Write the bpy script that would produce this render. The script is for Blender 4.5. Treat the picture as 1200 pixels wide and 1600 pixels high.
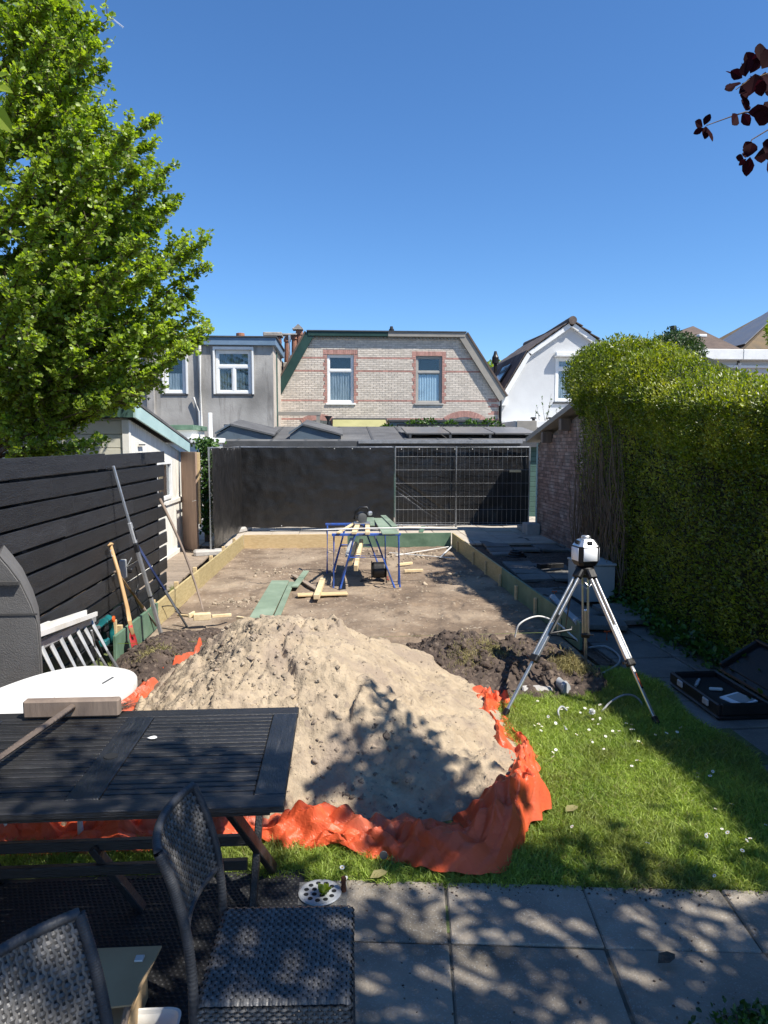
import bpy, bmesh, math, random
import numpy as np
from mathutils import Vector, Matrix
R = math.radians
for o in list(bpy.data.objects): bpy.data.objects.remove(o)
S = bpy.context.scene
COL = S.collection
random.seed(7); RNG = np.random.default_rng(7)

# ------------------------------------------------------------------ camera, sky, sun, exposure
CAMH = 2.0; PITCH = R(5.41); YAW = R(3.57); FPX = 1120.0
cd = bpy.data.cameras.new('camera'); cam = bpy.data.objects.new('camera', cd); COL.objects.link(cam)
cam.location = (0, 0, CAMH); cam.rotation_euler = (math.pi/2-PITCH, 0, -YAW)
cd.sensor_fit = 'VERTICAL'; cd.sensor_height = 36; cd.sensor_width = 27; cd.lens = FPX/1600*36
cd.clip_start = 0.05; cd.clip_end = 30000
S.camera = cam
SUNV = Vector((0.478, -0.325, 0.816)).normalized()
W = bpy.data.worlds.new('World'); S.world = W; W.use_nodes = True
nt = W.node_tree; nt.nodes.clear()
sky = nt.nodes.new('ShaderNodeTexSky'); sky.sky_type = 'NISHITA'; sky.sun_disc = False
sky.sun_elevation = math.asin(SUNV.z); sky.sun_rotation = math.atan2(SUNV.x, SUNV.y)
sky.altitude = 0; sky.air_density = 1.0; sky.dust_density = 0.0; sky.ozone_density = 10.0
bg = nt.nodes.new('ShaderNodeBackground'); bg.inputs[1].default_value = 0.105
wo = nt.nodes.new('ShaderNodeOutputWorld')
hsv = nt.nodes.new('ShaderNodeHueSaturation'); hsv.inputs['Saturation'].default_value = 1.07
nt.links.new(sky.outputs[0], hsv.inputs['Color']); nt.links.new(hsv.outputs[0], bg.inputs[0]); nt.links.new(bg.outputs[0], wo.inputs[0])
sl = bpy.data.lights.new('sun', 'SUN'); sl.energy = 5.0; sl.angle = R(0.53); sl.color = (1, .95, .86)
so = bpy.data.objects.new('sun', sl); COL.objects.link(so)
so.rotation_euler = SUNV.to_track_quat('Z', 'Y').to_euler(); so.location = SUNV*40
S.view_settings.view_transform = 'Standard'; S.view_settings.look = 'None'
S.view_settings.gamma = 1; S.view_settings.use_curve_mapping = False
S.view_settings.exposure = 0.75
S.render.engine = 'CYCLES'
S.cycles.max_bounces = 8; S.cycles.transparent_max_bounces = 12

# ------------------------------------------------------------------ measuring: photo pixel -> place in the yard
_f = Vector((math.sin(YAW)*math.cos(PITCH), math.cos(YAW)*math.cos(PITCH), -math.sin(PITCH)))
_r = Vector((math.cos(YAW), -math.sin(YAW), 0)); _u = _r.cross(_f); _C = Vector((0, 0, CAMH))
def ray(x, y): return _f+_r*((x-600)/FPX)+_u*((800-y)/FPX)
def G(x, y, z=0.0): d = ray(x, y); return _C+d*((z-CAMH)/d.z)
def PY(x, y, Y): d = ray(x, y); return _C+d*(Y/d.y)
def PX(x, y, X): d = ray(x, y); return _C+d*(X/d.x)

# ------------------------------------------------------------------ noise
def _h(i, j, s): 
    n = (i*374761393+j*668265263+s*144665) & 0xffffffff
    n = ((n ^ (n >> 13))*1274126177) & 0xffffffff
    return ((n ^ (n >> 16)) & 0xffff)/65535.0
def vnoise(x, y, s=0):
    x = np.asarray(x, float); y = np.asarray(y, float)
    i = np.floor(x).astype(np.int64); j = np.floor(y).astype(np.int64); u = x-i; v = y-j
    u = u*u*(3-2*u); v = v*v*(3-2*v)
    return (_h(i, j, s)*(1-u)+_h(i+1, j, s)*u)*(1-v)+(_h(i, j+1, s)*(1-u)+_h(i+1, j+1, s)*u)*v
def fbm(x, y, s=0, o=4, g=.5):
    t = 0; a = 1; n = 0
    for k in range(o):
        t = t+a*(vnoise(x*2**k+7.3*k, y*2**k-3.1*k, s+k)*2-1); n += a; a *= g
    return t/n
def ridge(x, y, s=0, o=3):
    t = 0; a = 1; n = 0
    for k in range(o):
        t = t+a*(1-np.abs(vnoise(x*2**k+5.1*k, y*2**k+1.7*k, s+k)*2-1)); n += a; a *= .5
    return t/n

# ------------------------------------------------------------------ materials
MATS = {}
def N(nt, t, **k):
    n = nt.nodes.new(t)
    for a, b in k.items(): setattr(n, a, b)
    return n
def mat(name, c1, c2=None, scale=6., rough=.75, bump=.0, bscale=None, metal=0., island=0., objvar=0., stretch=(1, 1, 1),
        spec=.4, trans=None, speck=None, streak=None, c3=None, s3=1.2, detail=6, lo=.35, hi=.65, coat=0):
    m = bpy.data.materials.new(name); m.use_nodes = True; t = m.node_tree; t.nodes.clear(); L = t.links.new
    out = N(t, 'ShaderNodeOutputMaterial'); b = N(t, 'ShaderNodeBsdfPrincipled')
    b.inputs['Roughness'].default_value = rough; b.inputs['Metallic'].default_value = metal
    b.inputs['Specular IOR Level'].default_value = spec
    if coat: b.inputs['Coat Weight'].default_value = coat
    tc = N(t, 'ShaderNodeTexCoord'); oi = N(t, 'ShaderNodeObjectInfo')
    ad = N(t, 'ShaderNodeVectorMath', operation='MULTIPLY_ADD')
    L(oi.outputs['Random'], ad.inputs[0]); ad.inputs[1].default_value = (31, 17, 23); L(tc.outputs['Object'], ad.inputs[2])
    mp = N(t, 'ShaderNodeMapping'); mp.inputs['Scale'].default_value = stretch; L(ad.outputs[0], mp.inputs['Vector'])
    nz = N(t, 'ShaderNodeTexNoise'); nz.inputs['Scale'].default_value = scale; nz.inputs['Detail'].default_value = detail
    nz.inputs['Roughness'].default_value = .62; L(mp.outputs[0], nz.inputs['Vector'])
    if c2 is None: c2 = tuple(x*.8 for x in c1)
    rp = N(t, 'ShaderNodeValToRGB'); e = rp.color_ramp.elements
    e[0].position = lo; e[0].color = (*c2, 1); e[1].position = hi; e[1].color = (*c1, 1)
    L(nz.outputs['Fac'], rp.inputs[0]); col = rp.outputs[0]
    def mix(a, bcol, fac, mode='MIX'):
        x = N(t, 'ShaderNodeMix', data_type='RGBA', blend_type=mode)
        if isinstance(fac, float): x.inputs[0].default_value = fac
        else: L(fac, x.inputs[0])
        L(a, x.inputs[6])
        if isinstance(bcol, tuple): x.inputs[7].default_value = (*bcol, 1)
        else: L(bcol, x.inputs[7])
        return x.outputs[2]
    def ramp(src, a, bb):
        r_ = N(t, 'ShaderNodeMapRange'); r_.inputs[1].default_value = a; r_.inputs[2].default_value = bb; L(src, r_.inputs[0]); return r_.outputs[0]
    if c3 is not None:
        n3 = N(t, 'ShaderNodeTexNoise'); n3.inputs['Scale'].default_value = s3; n3.inputs['Detail'].default_value = 5; L(ad.outputs[0], n3.inputs['Vector'])
        col = mix(col, c3, ramp(n3.outputs['Fac'], .48, .68))
    if speck is not None:
        v = N(t, 'ShaderNodeTexVoronoi'); v.inputs['Scale'].default_value = speck[1]; L(ad.outputs[0], v.inputs['Vector'])
        wn = N(t, 'ShaderNodeSeparateColor'); L(v.outputs['Color'], wn.inputs[0])
        col = mix(col, speck[0], ramp(wn.outputs[0], speck[2], speck[2]+.15))
    if streak is not None:
        mp2 = N(t, 'ShaderNodeMapping'); mp2.inputs['Scale'].default_value = streak[1]; L(ad.outputs[0], mp2.inputs['Vector'])
        n4 = N(t, 'ShaderNodeTexNoise'); n4.inputs['Scale'].default_value = 1; n4.inputs['Detail'].default_value = 7; n4.inputs['Roughness'].default_value = .7; L(mp2.outputs[0], n4.inputs['Vector'])
        col = mix(col, streak[0], ramp(n4.outputs['Fac'], streak[2], streak[2]+.22))
    if island or objvar:
        src = None
        if island:
            g = N(t, 'ShaderNodeNewGeometry'); src = ramp(g.outputs['Random Per Island'], 0, 1); amp = island
        else: src = oi.outputs['Random']; amp = objvar
        mr = N(t, 'ShaderNodeMapRange'); mr.inputs[3].default_value = 1-amp; mr.inputs[4].default_value = 1+amp; L(src, mr.inputs[0])
        hs = N(t, 'ShaderNodeHueSaturation'); L(col, hs.inputs['Color']); L(mr.outputs[0], hs.inputs['Value']); col = hs.outputs[0]
    L(col, b.inputs['Base Color'])
    if bump:
        nb = N(t, 'ShaderNodeTexNoise'); nb.inputs['Scale'].default_value = bscale or scale*3; nb.inputs['Detail'].default_value = 6; L(mp.outputs[0], nb.inputs['Vector'])
        bp = N(t, 'ShaderNodeBump'); bp.inputs['Strength'].default_value = bump; bp.inputs['Distance'].default_value = .02
        L(nb.outputs['Fac'], bp.inputs['Height']); L(bp.outputs[0], b.inputs['Normal'])
    rr = N(t, 'ShaderNodeMapRange'); rr.inputs[3].default_value = max(0, rough-.1); rr.inputs[4].default_value = min(1, rough+.1); L(nz.outputs['Fac'], rr.inputs[0]); L(rr.outputs[0], b.inputs['Roughness'])
    if trans:
        tr = N(t, 'ShaderNodeBsdfTranslucent'); hv = N(t, 'ShaderNodeHueSaturation'); hv.inputs['Value'].default_value = trans[1]; hv.inputs['Saturation'].default_value = 1.15
        L(col, hv.inputs['Color']); L(hv.outputs[0], tr.inputs[0]); ms = N(t, 'ShaderNodeMixShader'); ms.inputs[0].default_value = trans[0]
        L(b.outputs[0], ms.inputs[1]); L(tr.outputs[0], ms.inputs[2]); L(ms.outputs[0], out.inputs[0])
    else: L(b.outputs[0], out.inputs[0])
    MATS[name] = m; return m
def glassmat(name, tint=(.9, .95, 1), rough=.02):
    m = bpy.data.materials.new(name); m.use_nodes = True; t = m.node_tree; t.nodes.clear(); L = t.links.new
    out = N(t, 'ShaderNodeOutputMaterial'); tr = N(t, 'ShaderNodeBsdfTransparent'); tr.inputs[0].default_value = (*tint, 1)
    gl = N(t, 'ShaderNodeBsdfGlossy'); gl.inputs['Roughness'].default_value = rough
    lw = N(t, 'ShaderNodeLayerWeight'); lw.inputs[0].default_value = .5; pw = N(t, 'ShaderNodeMath', operation='POWER'); L(lw.outputs['Facing'], pw.inputs[0]); pw.inputs[1].default_value = 5; fr = N(t, 'ShaderNodeMath', operation='MULTIPLY_ADD'); L(pw.outputs[0], fr.inputs[0]); fr.inputs[1].default_value = .9; fr.inputs[2].default_value = .07
    ms = N(t, 'ShaderNodeMixShader'); L(fr.outputs[0], ms.inputs[0]); L(tr.outputs[0], ms.inputs[1]); L(gl.outputs[0], ms.inputs[2]); L(ms.outputs[0], out.inputs[0])
    MATS[name] = m; return m

# ------------------------------------------------------------------ mesh building
def V3(p): return np.array([p[0], p[1], p[2]], float)
def frame(d, up=(0, 0, 1)):
    d = V3(d); d = d/np.linalg.norm(d); up = V3(up)
    if abs(d@up) > .98*np.linalg.norm(up): up = np.array([1., 0, 0]) if abs(d[0]) < .9 else np.array([0, 1., 0])
    s = np.cross(d, up); s /= np.linalg.norm(s); return d, s, np.cross(s, d)
class MB:
    def __init__(s): s.v = []; s.f = []; s.m = []
    def add(s, v, f, mi=0):
        b = len(s.v); s.v.extend([tuple(map(float, q)) for q in v]); s.f.extend([tuple(i+b for i in g) for g in f]); s.m.extend([mi]*len(f)); return s
    def box(s, c, size, ax=None, bev=0., mi=0):
        c = V3(c); h = V3(size)/2; A = np.eye(3) if ax is None else np.array([V3(a) for a in ax])
        if bev <= 0:
            v = []; 
            for i in (-1, 1):
                for j in (-1, 1):
                    for k in (-1, 1): v.append(c+A[0]*i*h[0]+A[1]*j*h[1]+A[2]*k*h[2])
            return s.add(v, [(0, 1, 3, 2), (4, 6, 7, 5), (0, 4, 5, 1), (2, 3, 7, 6), (0, 2, 6, 4), (1, 5, 7, 3)], mi)
        bev = min(bev, min(h)*.95); v = []; idx = {}
        for i in (-1, 1):
            for j in (-1, 1):
                for k in (-1, 1):
                    for a in range(3):
                        e = [h[0]-bev, h[1]-bev, h[2]-bev]; e[a] = h[a]
                        idx[i, j, k, a] = len(v); v.append(c+A[0]*i*e[0]+A[1]*j*e[1]+A[2]*k*e[2])
        f = []
        for a in range(3):
            b1, b2 = (a+1) % 3, (a+2) % 3
            for sg in (-1, 1):
                q = []
                for p, r_ in ((-1, -1), (1, -1), (1, 1), (-1, 1)):
                    t = [0, 0, 0]; t[a] = sg; t[b1] = p; t[b2] = r_; q.append(idx[(*t, a)])
                f.append(tuple(q if sg > 0 else q[::-1]))
            for p in (-1, 1):
                for r_ in (-1, 1):
                    t0 = [0]*3; t0[a] = -1; t0[b1] = p; t0[b2] = r_; t1 = list(t0); t1[a] = 1
                    f.append((idx[(*t0, b1)], idx[(*t1, b1)], idx[(*t1, b2)], idx[(*t0, b2)]))
        for i in (-1, 1):
            for j in (-1, 1):
                for k in (-1, 1): f.append((idx[i, j, k, 0], idx[i, j, k, 1], idx[i, j, k, 2]))
        return s.add(v, f, mi)
    def bx(s, x0, x1, y0, y1, z0, z1, bev=0., mi=0): return s.box(((x0+x1)/2, (y0+y1)/2, (z0+z1)/2), (abs(x1-x0), abs(y1-y0), abs(z1-z0)), None, bev, mi)
    def bar(s, p, q, w, h, up=(0, 0, 1), bev=0., mi=0):
        p = V3(p); q = V3(q); d, sd, u = frame(q-p, up); return s.box((p+q)/2, (np.linalg.norm(q-p), w, h), (d, sd, u), bev, mi)
    def tube(s, pts, r, n=8, caps=True, mi=0):
        P = [V3(p) for p in pts]; k = len(P); rs = [r]*k if not hasattr(r, '__len__') else list(r); v = []; f = []; prev = None
        for i in range(k):
            d = P[min(i+1, k-1)]-P[max(i-1, 0)]; d, a, b = frame(d)
            if prev is not None:
                a = prev-d*(prev@d); a /= max(np.linalg.norm(a), 1e-9); b = np.cross(d, a)
            prev = a
            for j in range(n):
                t = 2*math.pi*j/n; v.append(P[i]+(a*math.cos(t)+b*math.sin(t))*rs[i])
        for i in range(k-1):
            for j in range(n): f.append((i*n+j, i*n+(j+1) % n, (i+1)*n+(j+1) % n, (i+1)*n+j))
        if caps: f.append(tuple(range(n))[::-1]); f.append(tuple((k-1)*n+j for j in range(n)))
        return s.add(v, f, mi)
    def lathe(s, prof, c=(0, 0, 0), n=16, ax=None, mi=0):
        c = V3(c); A = np.eye(3) if ax is None else np.array([V3(a) for a in ax]); v = []; f = []
        for r, z in prof:
            for j in range(n):
                t = 2*math.pi*j/n; v.append(c+A[0]*r*math.cos(t)+A[1]*r*math.sin(t)+A[2]*z)
        for i in range(len(prof)-1):
            for j in range(n): f.append((i*n+j, i*n+(j+1) % n, (i+1)*n+(j+1) % n, (i+1)*n+j))
        f.append(tuple(range(n))[::-1]); f.append(tuple((len(prof)-1)*n+j for j in range(n)))
        return s.add(v, f, mi)
    def prism(s, poly, vec, mi=0):
        k = len(poly); vec = V3(vec); v = [V3(p) for p in poly]+[V3(p)+vec for p in poly]
        f = [tuple(range(k))[::-1], tuple(range(k, 2*k))]+[(i, (i+1) % k, k+(i+1) % k, k+i) for i in range(k)]
        return s.add(v, f, mi)
    def grid(s, P, mi=0, thick=0.):
        P = np.asarray(P); a, b = P.shape[:2]; f = []
        for i in range(a-1):
            for j in range(b-1): f.append((i*b+j, i*b+j+1, (i+1)*b+j+1, (i+1)*b+j))
        return s.add(P.reshape(-1, 3), f, mi)
def newmesh(name, v, f, ms, mi=None, smooth=False, recalc=True):
    me = bpy.data.meshes.new(name); me.from_pydata(v, [], f)
    for m in ms: me.materials.append(m)
    if mi is not None and len(ms) > 1: me.polygons.foreach_set('material_index', mi)
    if recalc:
        bm = bmesh.new(); bm.from_mesh(me); bmesh.ops.recalc_face_normals(bm, faces=bm.faces); bm.to_mesh(me); bm.free()
    if smooth: me.polygons.foreach_set('use_smooth', [True]*len(me.polygons))
    me.update(); return me
def root_loc(p):
    l = np.zeros(3)
    while p is not None: l += V3(p.location); p = p.parent
    return l
def getm(m): return [MATS[x] if isinstance(x, str) else x for x in (m if isinstance(m, (list, tuple)) else [m])]
def obj(name, mb, m, parent=None, smooth=False, label=None, cat=None, group=None, kind=None, loc=None, recalc=True, auto=None):
    off = root_loc(parent); 
    if loc is not None: off = off+V3(loc)-off if parent is None else V3(loc)
    v = (np.array(mb.v)-off).tolist()
    me = newmesh(name, v, mb.f, getm(m), mb.m, smooth or auto is not None, recalc)
    o = bpy.data.objects.new(name, me); COL.objects.link(o)
    if parent is not None:
        o.parent = parent
        if loc is not None: o.location = Vector(V3(loc)-root_loc(parent))
    elif loc is not None: o.location = Vector(V3(loc))
    if auto is not None:
        me.set_sharp_from_angle(angle=R(auto))
    tag(o, label, cat, group, kind); return o
def tag(o, label=None, cat=None, group=None, kind=None):
    if label: o['label'] = label
    if cat: o['category'] = cat
    if group: o['group'] = group
    if kind: o['kind'] = kind
    return o
def thing(name, loc, label, cat, group=None):
    o = bpy.data.objects.new(name, None); COL.objects.link(o); o.location = Vector(V3(loc)); o.empty_display_size = .1
    return tag(o, label, cat, group)
def clone(o, parent=None):
    c = o.copy(); COL.objects.link(c); c.parent = parent
    for ch in list(o.children): clone(ch, c)
    return c
def piece(o, parent, loc, rot=None, scale=None):
    c = o.copy(); COL.objects.link(c); c.parent = parent; c.location = Vector(V3(loc)-root_loc(parent))
    if rot is not None: c.rotation_euler = rot
    if scale is not None: c.scale = scale
    return c
def proto(name, mb, m, parent, loc):
    o = obj(name, mb, m); o.parent = parent; o.location = Vector(V3(loc)-root_loc(parent)); return o
def npmesh(name, v, faces_n, m, parent=None, smooth=False, **k):
    # v: (n, k, 3) array, one polygon (k verts) or several templates per leaf
    n, kk, _ = v.shape; off = root_loc(parent); vv = (v.reshape(-1, 3)-off)
    me = bpy.data.meshes.new(name); base = (np.arange(n)*kk)[:, None]
    loops = np.concatenate([(base+np.array(f)[None, :]) for f in faces_n], axis=1).reshape(-1)
    sizes = np.tile(np.array([len(f) for f in faces_n]), n); starts = np.concatenate([[0], np.cumsum(sizes)[:-1]])
    me.vertices.add(len(vv)); me.vertices.foreach_set('co', vv.reshape(-1).astype(np.float32))
    me.loops.add(len(loops)); me.loops.foreach_set('vertex_index', loops.astype(np.int32))
    me.polygons.add(len(sizes)); me.polygons.foreach_set('loop_start', starts.astype(np.int32))
    me.materials.append(getm(m)[0]); me.update(calc_edges=True); me.validate()
    o = bpy.data.objects.new(name, me); COL.objects.link(o); o.parent = parent
    tag(o, k.get('label'), k.get('cat'), k.get('group'), k.get('kind')); return o
LEAF = {  # template verts (x across, y along, z up), faces
 'oval': (np.array([[0, 0, 0], [.3, .35, .1], [.22, .75, .08], [0, 1, 0], [-.22, .75, .08], [-.3, .35, .1]]), [(0, 1, 2, 3), (0, 3, 4, 5)]),
 'kite': (np.array([[0, 0, 0], [.26, .45, .09], [0, 1, 0], [-.26, .45, .09]]), [(0, 1, 2), (0, 2, 3)]),
 'fan': (np.array([[0, 0, 0], [.52, .62, .06], [.25, .98, .12], [0, .84, 0], [-.25, .98, .12], [-.52, .62, .06]]), [(0, 1, 2, 3), (0, 3, 4, 5)]),
 'blade': (np.array([[-.5, 0, 0], [.5, 0, 0], [.35, .55, .0], [0, 1, 0], [-.35, .55, 0]]), [(0, 1, 2, 3, 4)]),
}
def nrm(a): return a/np.maximum(np.linalg.norm(a, axis=-1, keepdims=True), 1e-9)
def leaves(name, P, D, NN, size, m, tmpl='kite', parent=None, **k):
    # P base points, D growth direction, NN face normal hint, size array
    P = np.asarray(P, float); D = nrm(np.asarray(D, float)); X = nrm(np.cross(D, np.asarray(NN, float))); Z = np.cross(X, D)
    T, F = LEAF[tmpl]; sz = np.asarray(size, float).reshape(-1, 1, 1)
    v = P[:, None, :]+sz*(X[:, None, :]*T[None, :, 0:1]+D[:, None, :]*T[None, :, 1:2]+Z[:, None, :]*T[None, :, 2:3])
    return npmesh(name, v, F, m, parent, **k)
# ------------------------------------------------------------------ palette
mat('earth', (.20, .155, .115), (.11, .082, .06), 3, .95, .5, 25)
mat('site_soil', (.235, .172, .118), (.13, .093, .064), 2.2, .95, .7, 30, c3=(.29, .225, .16), s3=1.1, speck=((.42, .36, .28), 34, .93))
mat('dark_soil', (.10, .072, .055), (.042, .03, .024), 9, .95, .8, 40, speck=((.16, .12, .09), 40, .85))
mat('sand', (.41, .325, .222), (.275, .215, .147), 9, .95, .55, 55, c3=(.27, .21, .155), s3=3.2, speck=((.23, .18, .135), 34, .88))
mat('clod', (.27, .215, .16), (.17, .13, .10), 12, .95, .6, 50, island=.35)
mat('sand_clod', (.36, .29, .21), (.25, .20, .145), 14, .95, .5, 60, island=.3)
mat('lawn_soil', (.11, .135, .045), (.06, .075, .026), 12, .95, .4)
mat('slab', (.28, .24, .19), (.18, .155, .125), 3.5, .85, .35, 90, objvar=.14, speck=((.30, .29, .27), 210, .88), c3=(.13, .112, .088), s3=2.2, streak=((.20, .165, .115), (2.5, 2.5, 2.5), .60))
mat('joint', (.10, .088, .068), (.055, .048, .036), 20, .95, .4)
mat('path_slab', (.20, .19, .175), (.12, .115, .105), 3, .88, .3, 70, objvar=.15, speck=((.30, .29, .27), 200, .9))
mat('pale_paving', (.46, .41, .34), (.36, .31, .255), 2.5, .9, .3, 40, objvar=.12)
mat('deck_wood', (.30, .235, .175), (.19, .15, .115), 5, .8, .3, 30, objvar=.18, stretch=(2, 14, 14))
mat('pine', (.62, .47, .26), (.50, .36, .185), 4, .7, .12, 20, objvar=.1, stretch=(3, 12, 12))
mat('pine_y', (.46, .37, .19), (.34, .265, .125), 4, .7, .12, 20, objvar=.12, stretch=(12, 2, 12))
mat('pale_wood', (.72, .58, .36), (.60, .46, .26), 4, .7, .1, 20, objvar=.1, stretch=(3, 3, 3))
mat('green_paint', (.10, .175, .115), (.075, .135, .088), 5, .6, .1, 20, c3=(.14, .22, .15), s3=3, objvar=.08)
mat('green_board', (.19, .25, .175), (.15, .20, .14), 4, .65, .1, 20, objvar=.1, c3=(.24, .30, .22), s3=2.5)
mat('black_stain', (.020, .021, .024), (.010, .010, .012), 3, .5, .35, 18, stretch=(8, 1.2, 8), objvar=.35, spec=.55, streak=((.05, .05, .055), (30, 2, 30), .6))
mat('black_table', (.022, .021, .021), (.012, .012, .012), 6, .42, .3, 30, stretch=(1, 9, 9), objvar=.3, spec=.6, streak=((.075, .072, .068), (3, 45, 45), .62))
mat('render_grey', (.43, .41, .375), (.345, .325, .30), 1.6, .9, .25, 30, c3=(.20, .19, .175), s3=.5, streak=((.13, .12, .11), (3.5, 3.5, .45), .52))
mat('render_white', (.56, .565, .565), (.50, .505, .505), 1.2, .85, .15, 30)
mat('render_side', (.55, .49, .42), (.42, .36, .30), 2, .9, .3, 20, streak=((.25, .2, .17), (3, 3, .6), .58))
mat('white_paint', (.80, .80, .78), (.70, .70, .68), 3, .5, .05, 20)
mat('offwhite_boards', (.78, .76, .70), (.66, .64, .58), 3, .6, .1, 20, objvar=.06, streak=((.5, .47, .4), (8, 8, 1), .66))
mat('cream_boards', (.60, .575, .47), (.50, .48, .39), 2, .65, .1, 20, objvar=.05, streak=((.35, .33, .25), (2, 2, 8), .64))
mat('brick_cream', (.66, .585, .495), (.54, .475, .40), 9, .92, .4, 40, island=.13)
mat('brick_red', (.50, .28, .23), (.41, .215, .175), 9, .92, .5, 40, island=.16)
mat('mortar', (.50, .455, .40), (.38, .345, .30), 8, .95, .5, 40)
mat('brick_old', (.30, .20, .16), (.20, .13, .105), 9, .92, .6, 40, island=.28, c3=(.34, .27, .23), s3=3)
mat('mortar_old', (.20, .17, .15), (.13, .11, .095), 8, .95, .5, 40)
mat('brick_chim', (.34, .17, .11), (.22, .10, .07), 10, .92, .5, 40, island=.25)
mat('terracotta', (.36, .17, .10), (.26, .12, .07), 6, .85, .2)
mat('stone_cap', (.40, .37, .33), (.25, .23, .2), 6, .9, .4)
mat('barge_green', (.018, .055, .045), (.012, .038, .032), 3, .5, .05)
mat('barge_grey', (.30, .275, .235), (.25, .23, .2), 3, .6, .05)
mat('fascia_blue', (.16, .24, .33), (.12, .19, .27), 2, .6, .1)
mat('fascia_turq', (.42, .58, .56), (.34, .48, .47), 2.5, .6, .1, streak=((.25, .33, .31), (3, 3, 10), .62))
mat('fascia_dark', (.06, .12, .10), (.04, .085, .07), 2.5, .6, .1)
mat('lead', (.075, .078, .083), (.045, .047, .05), 2, .7, .2)
mat('bitumen', (.11, .11, .112), (.075, .075, .077), 2, .85, .4, 60, c3=(.15, .148, .145), s3=.8)
mat('skylight_side', (.10, .135, .165), (.08, .105, .13), 3, .6, .1)
mat('roof_tile', (.135, .105, .09), (.075, .06, .052), 6, .85, .4, 30, island=.3)
mat('roof_dark', (.13, .095, .075), (.085, .062, .05), 3, .9, .3, 30)
mat('roof_moss', (.17, .12, .065), (.11, .085, .055), 3, .9, .3, 30)
mat('solar', (.012, .017, .03), (.010, .013, .022), 2, .16, .0, spec=.7)
mat('solar_grey', (.16, .155, .15), (.13, .125, .12), 2, .35, .0, spec=.6)
mat('galv', (.42, .43, .44), (.30, .31, .32), 14, .42, .15, 40, metal=.75, c3=(.32, .33, .34), s3=6)
mat('alu', (.66, .67, .68), (.55, .56, .57), 10, .33, .06, 60, metal=.85)
mat('alu_dull', (.46, .465, .47), (.34, .345, .35), 9, .5, .1, 40, metal=.5)
mat('black_sheet', (.016, .015, .015), (.009, .0085, .0085), 5, .36, .3, 40, spec=.5, c3=(.018, .0165, .016), s3=1.5, streak=((.028, .026, .024), (5, 5, 1.2), .64))
mat('black_plastic', (.014, .014, .015), (.008, .008, .009), 6, .45, .1)
mat('dark_interior', (.012, .013, .015), (.008, .009, .010), 2, .9)  # near-black stands in for the shade in rooms and holes
mat('curtain', (.42, .42, .39), (.16, .17, .16), 5, .9, .1, stretch=(5, 1, .5))
mat('curtain_dark', (.16, .175, .165), (.07, .08, .075), 4, .9, .1, stretch=(5, 1, .5))
mat('blind', (.50, .58, .58), (.43, .51, .52), 2.5, .8, .05)
mat('frame_grey', (.36, .345, .315), (.30, .29, .265), 4, .55, .05)
mat('blue_steel', (.04, .12, .46), (.026, .08, .34), 8, .42, .12, 40, c3=(.06, .07, .11), s3=9, coat=.2)
mat('red_paint', (.42, .035, .035), (.30, .025, .025), 8, .5, .15)
mat('ash_wood', (.56, .36, .17), (.42, .26, .12), 6, .55, .1, 30, stretch=(1, 1, .15))
mat('grey_wood', (.25, .19, .145), (.16, .12, .095), 6, .75, .2, 30, stretch=(1, 1, .2))
mat('brown_ply', (.36, .25, .19), (.27, .185, .14), 3, .75, .15, 30, stretch=(5, 5, .6), streak=((.18, .125, .1), (7, 7, .9), .6))
mat('navy_paint', (.03, .045, .12), (.02, .03, .08), 8, .5, .1)
mat('tarp', (.80, .145, .052), (.69, .11, .04), 3, .42, .14, 90, spec=.42, trans=(.28, 1.25), c3=(.55, .16, .09), s3=2)
mat('grey_fabric', (.125, .12, .116), (.10, .096, .093), 5, .85, .3, 160)
mat('fabric_seam', (.06, .058, .056), (.05, .048, .046), 5, .85, .2, 120)
mat('white_plastic', (.70, .69, .66), (.62, .61, .58), 2, .42, .05, c3=(.56, .53, .47), s3=4, streak=((.45, .42, .36), (9, 9, 9), .62))
mat('grey_pvc', (.36, .37, .375), (.29, .30, .305), 4, .45, .05)
mat('rattan', (.098, .093, .088), (.058, .056, .054), 30, .42, .15, 60, island=.45, spec=.6)
mat('rattan_frame', (.05, .052, .057), (.032, .034, .038), 18, .5, .15, 60)
mat('rubber', (.022, .022, .023), (.013, .013, .014), 12, .6, .2, 60)
mat('cardboard', (.50, .36, .20), (.42, .29, .155), 3, .85, .1)
mat('teal_plastic', (.01, .13, .135), (.008, .09, .095), 4, .4)
mat('orange_plastic', (.72, .12, .02), (.62, .09, .015), 4, .45)
mat('rust', (.16, .055, .025), (.08, .028, .015), 20, .9, .5)
mat('heat_unit', (.40, .42, .41), (.34, .36, .355), 3, .55, .05)
mat('white_reflect', (.85, .86, .88), (.80, .81, .83), 3, .3)
mat('paper', (.80, .80, .82), (.72, .72, .75), 3, .8)
mat('bark', (.10, .075, .055), (.05, .038, .028), 8, .95, .8, 20, stretch=(3, 3, .7))
mat('twig', (.16, .115, .075), (.09, .065, .045), 10, .9, .3)
mat('dry_stem', (.20, .145, .095), (.105, .075, .052), 8, .95, .5)
mat('ginkgo_leaf', (.245, .315, .05), (.135, .20, .03), 2.5, .42, 0, island=.45, trans=(.42, 2.3), spec=.5)
mat('hedge_leaf', (.165, .205, .026), (.082, .115, .015), 1.5, .40, 0, island=.5, trans=(.35, 2.2), spec=.5, c3=(.25, .27, .04), s3=2.5)
mat('shrub_leaf', (.055, .095, .025), (.035, .065, .018), 2, .42, 0, island=.4, trans=(.25, 1.4))
mat('ivy_leaf', (.07, .14, .02), (.035, .08, .014), 3, .4, 0, island=.45, trans=(.25, 1.4))
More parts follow.
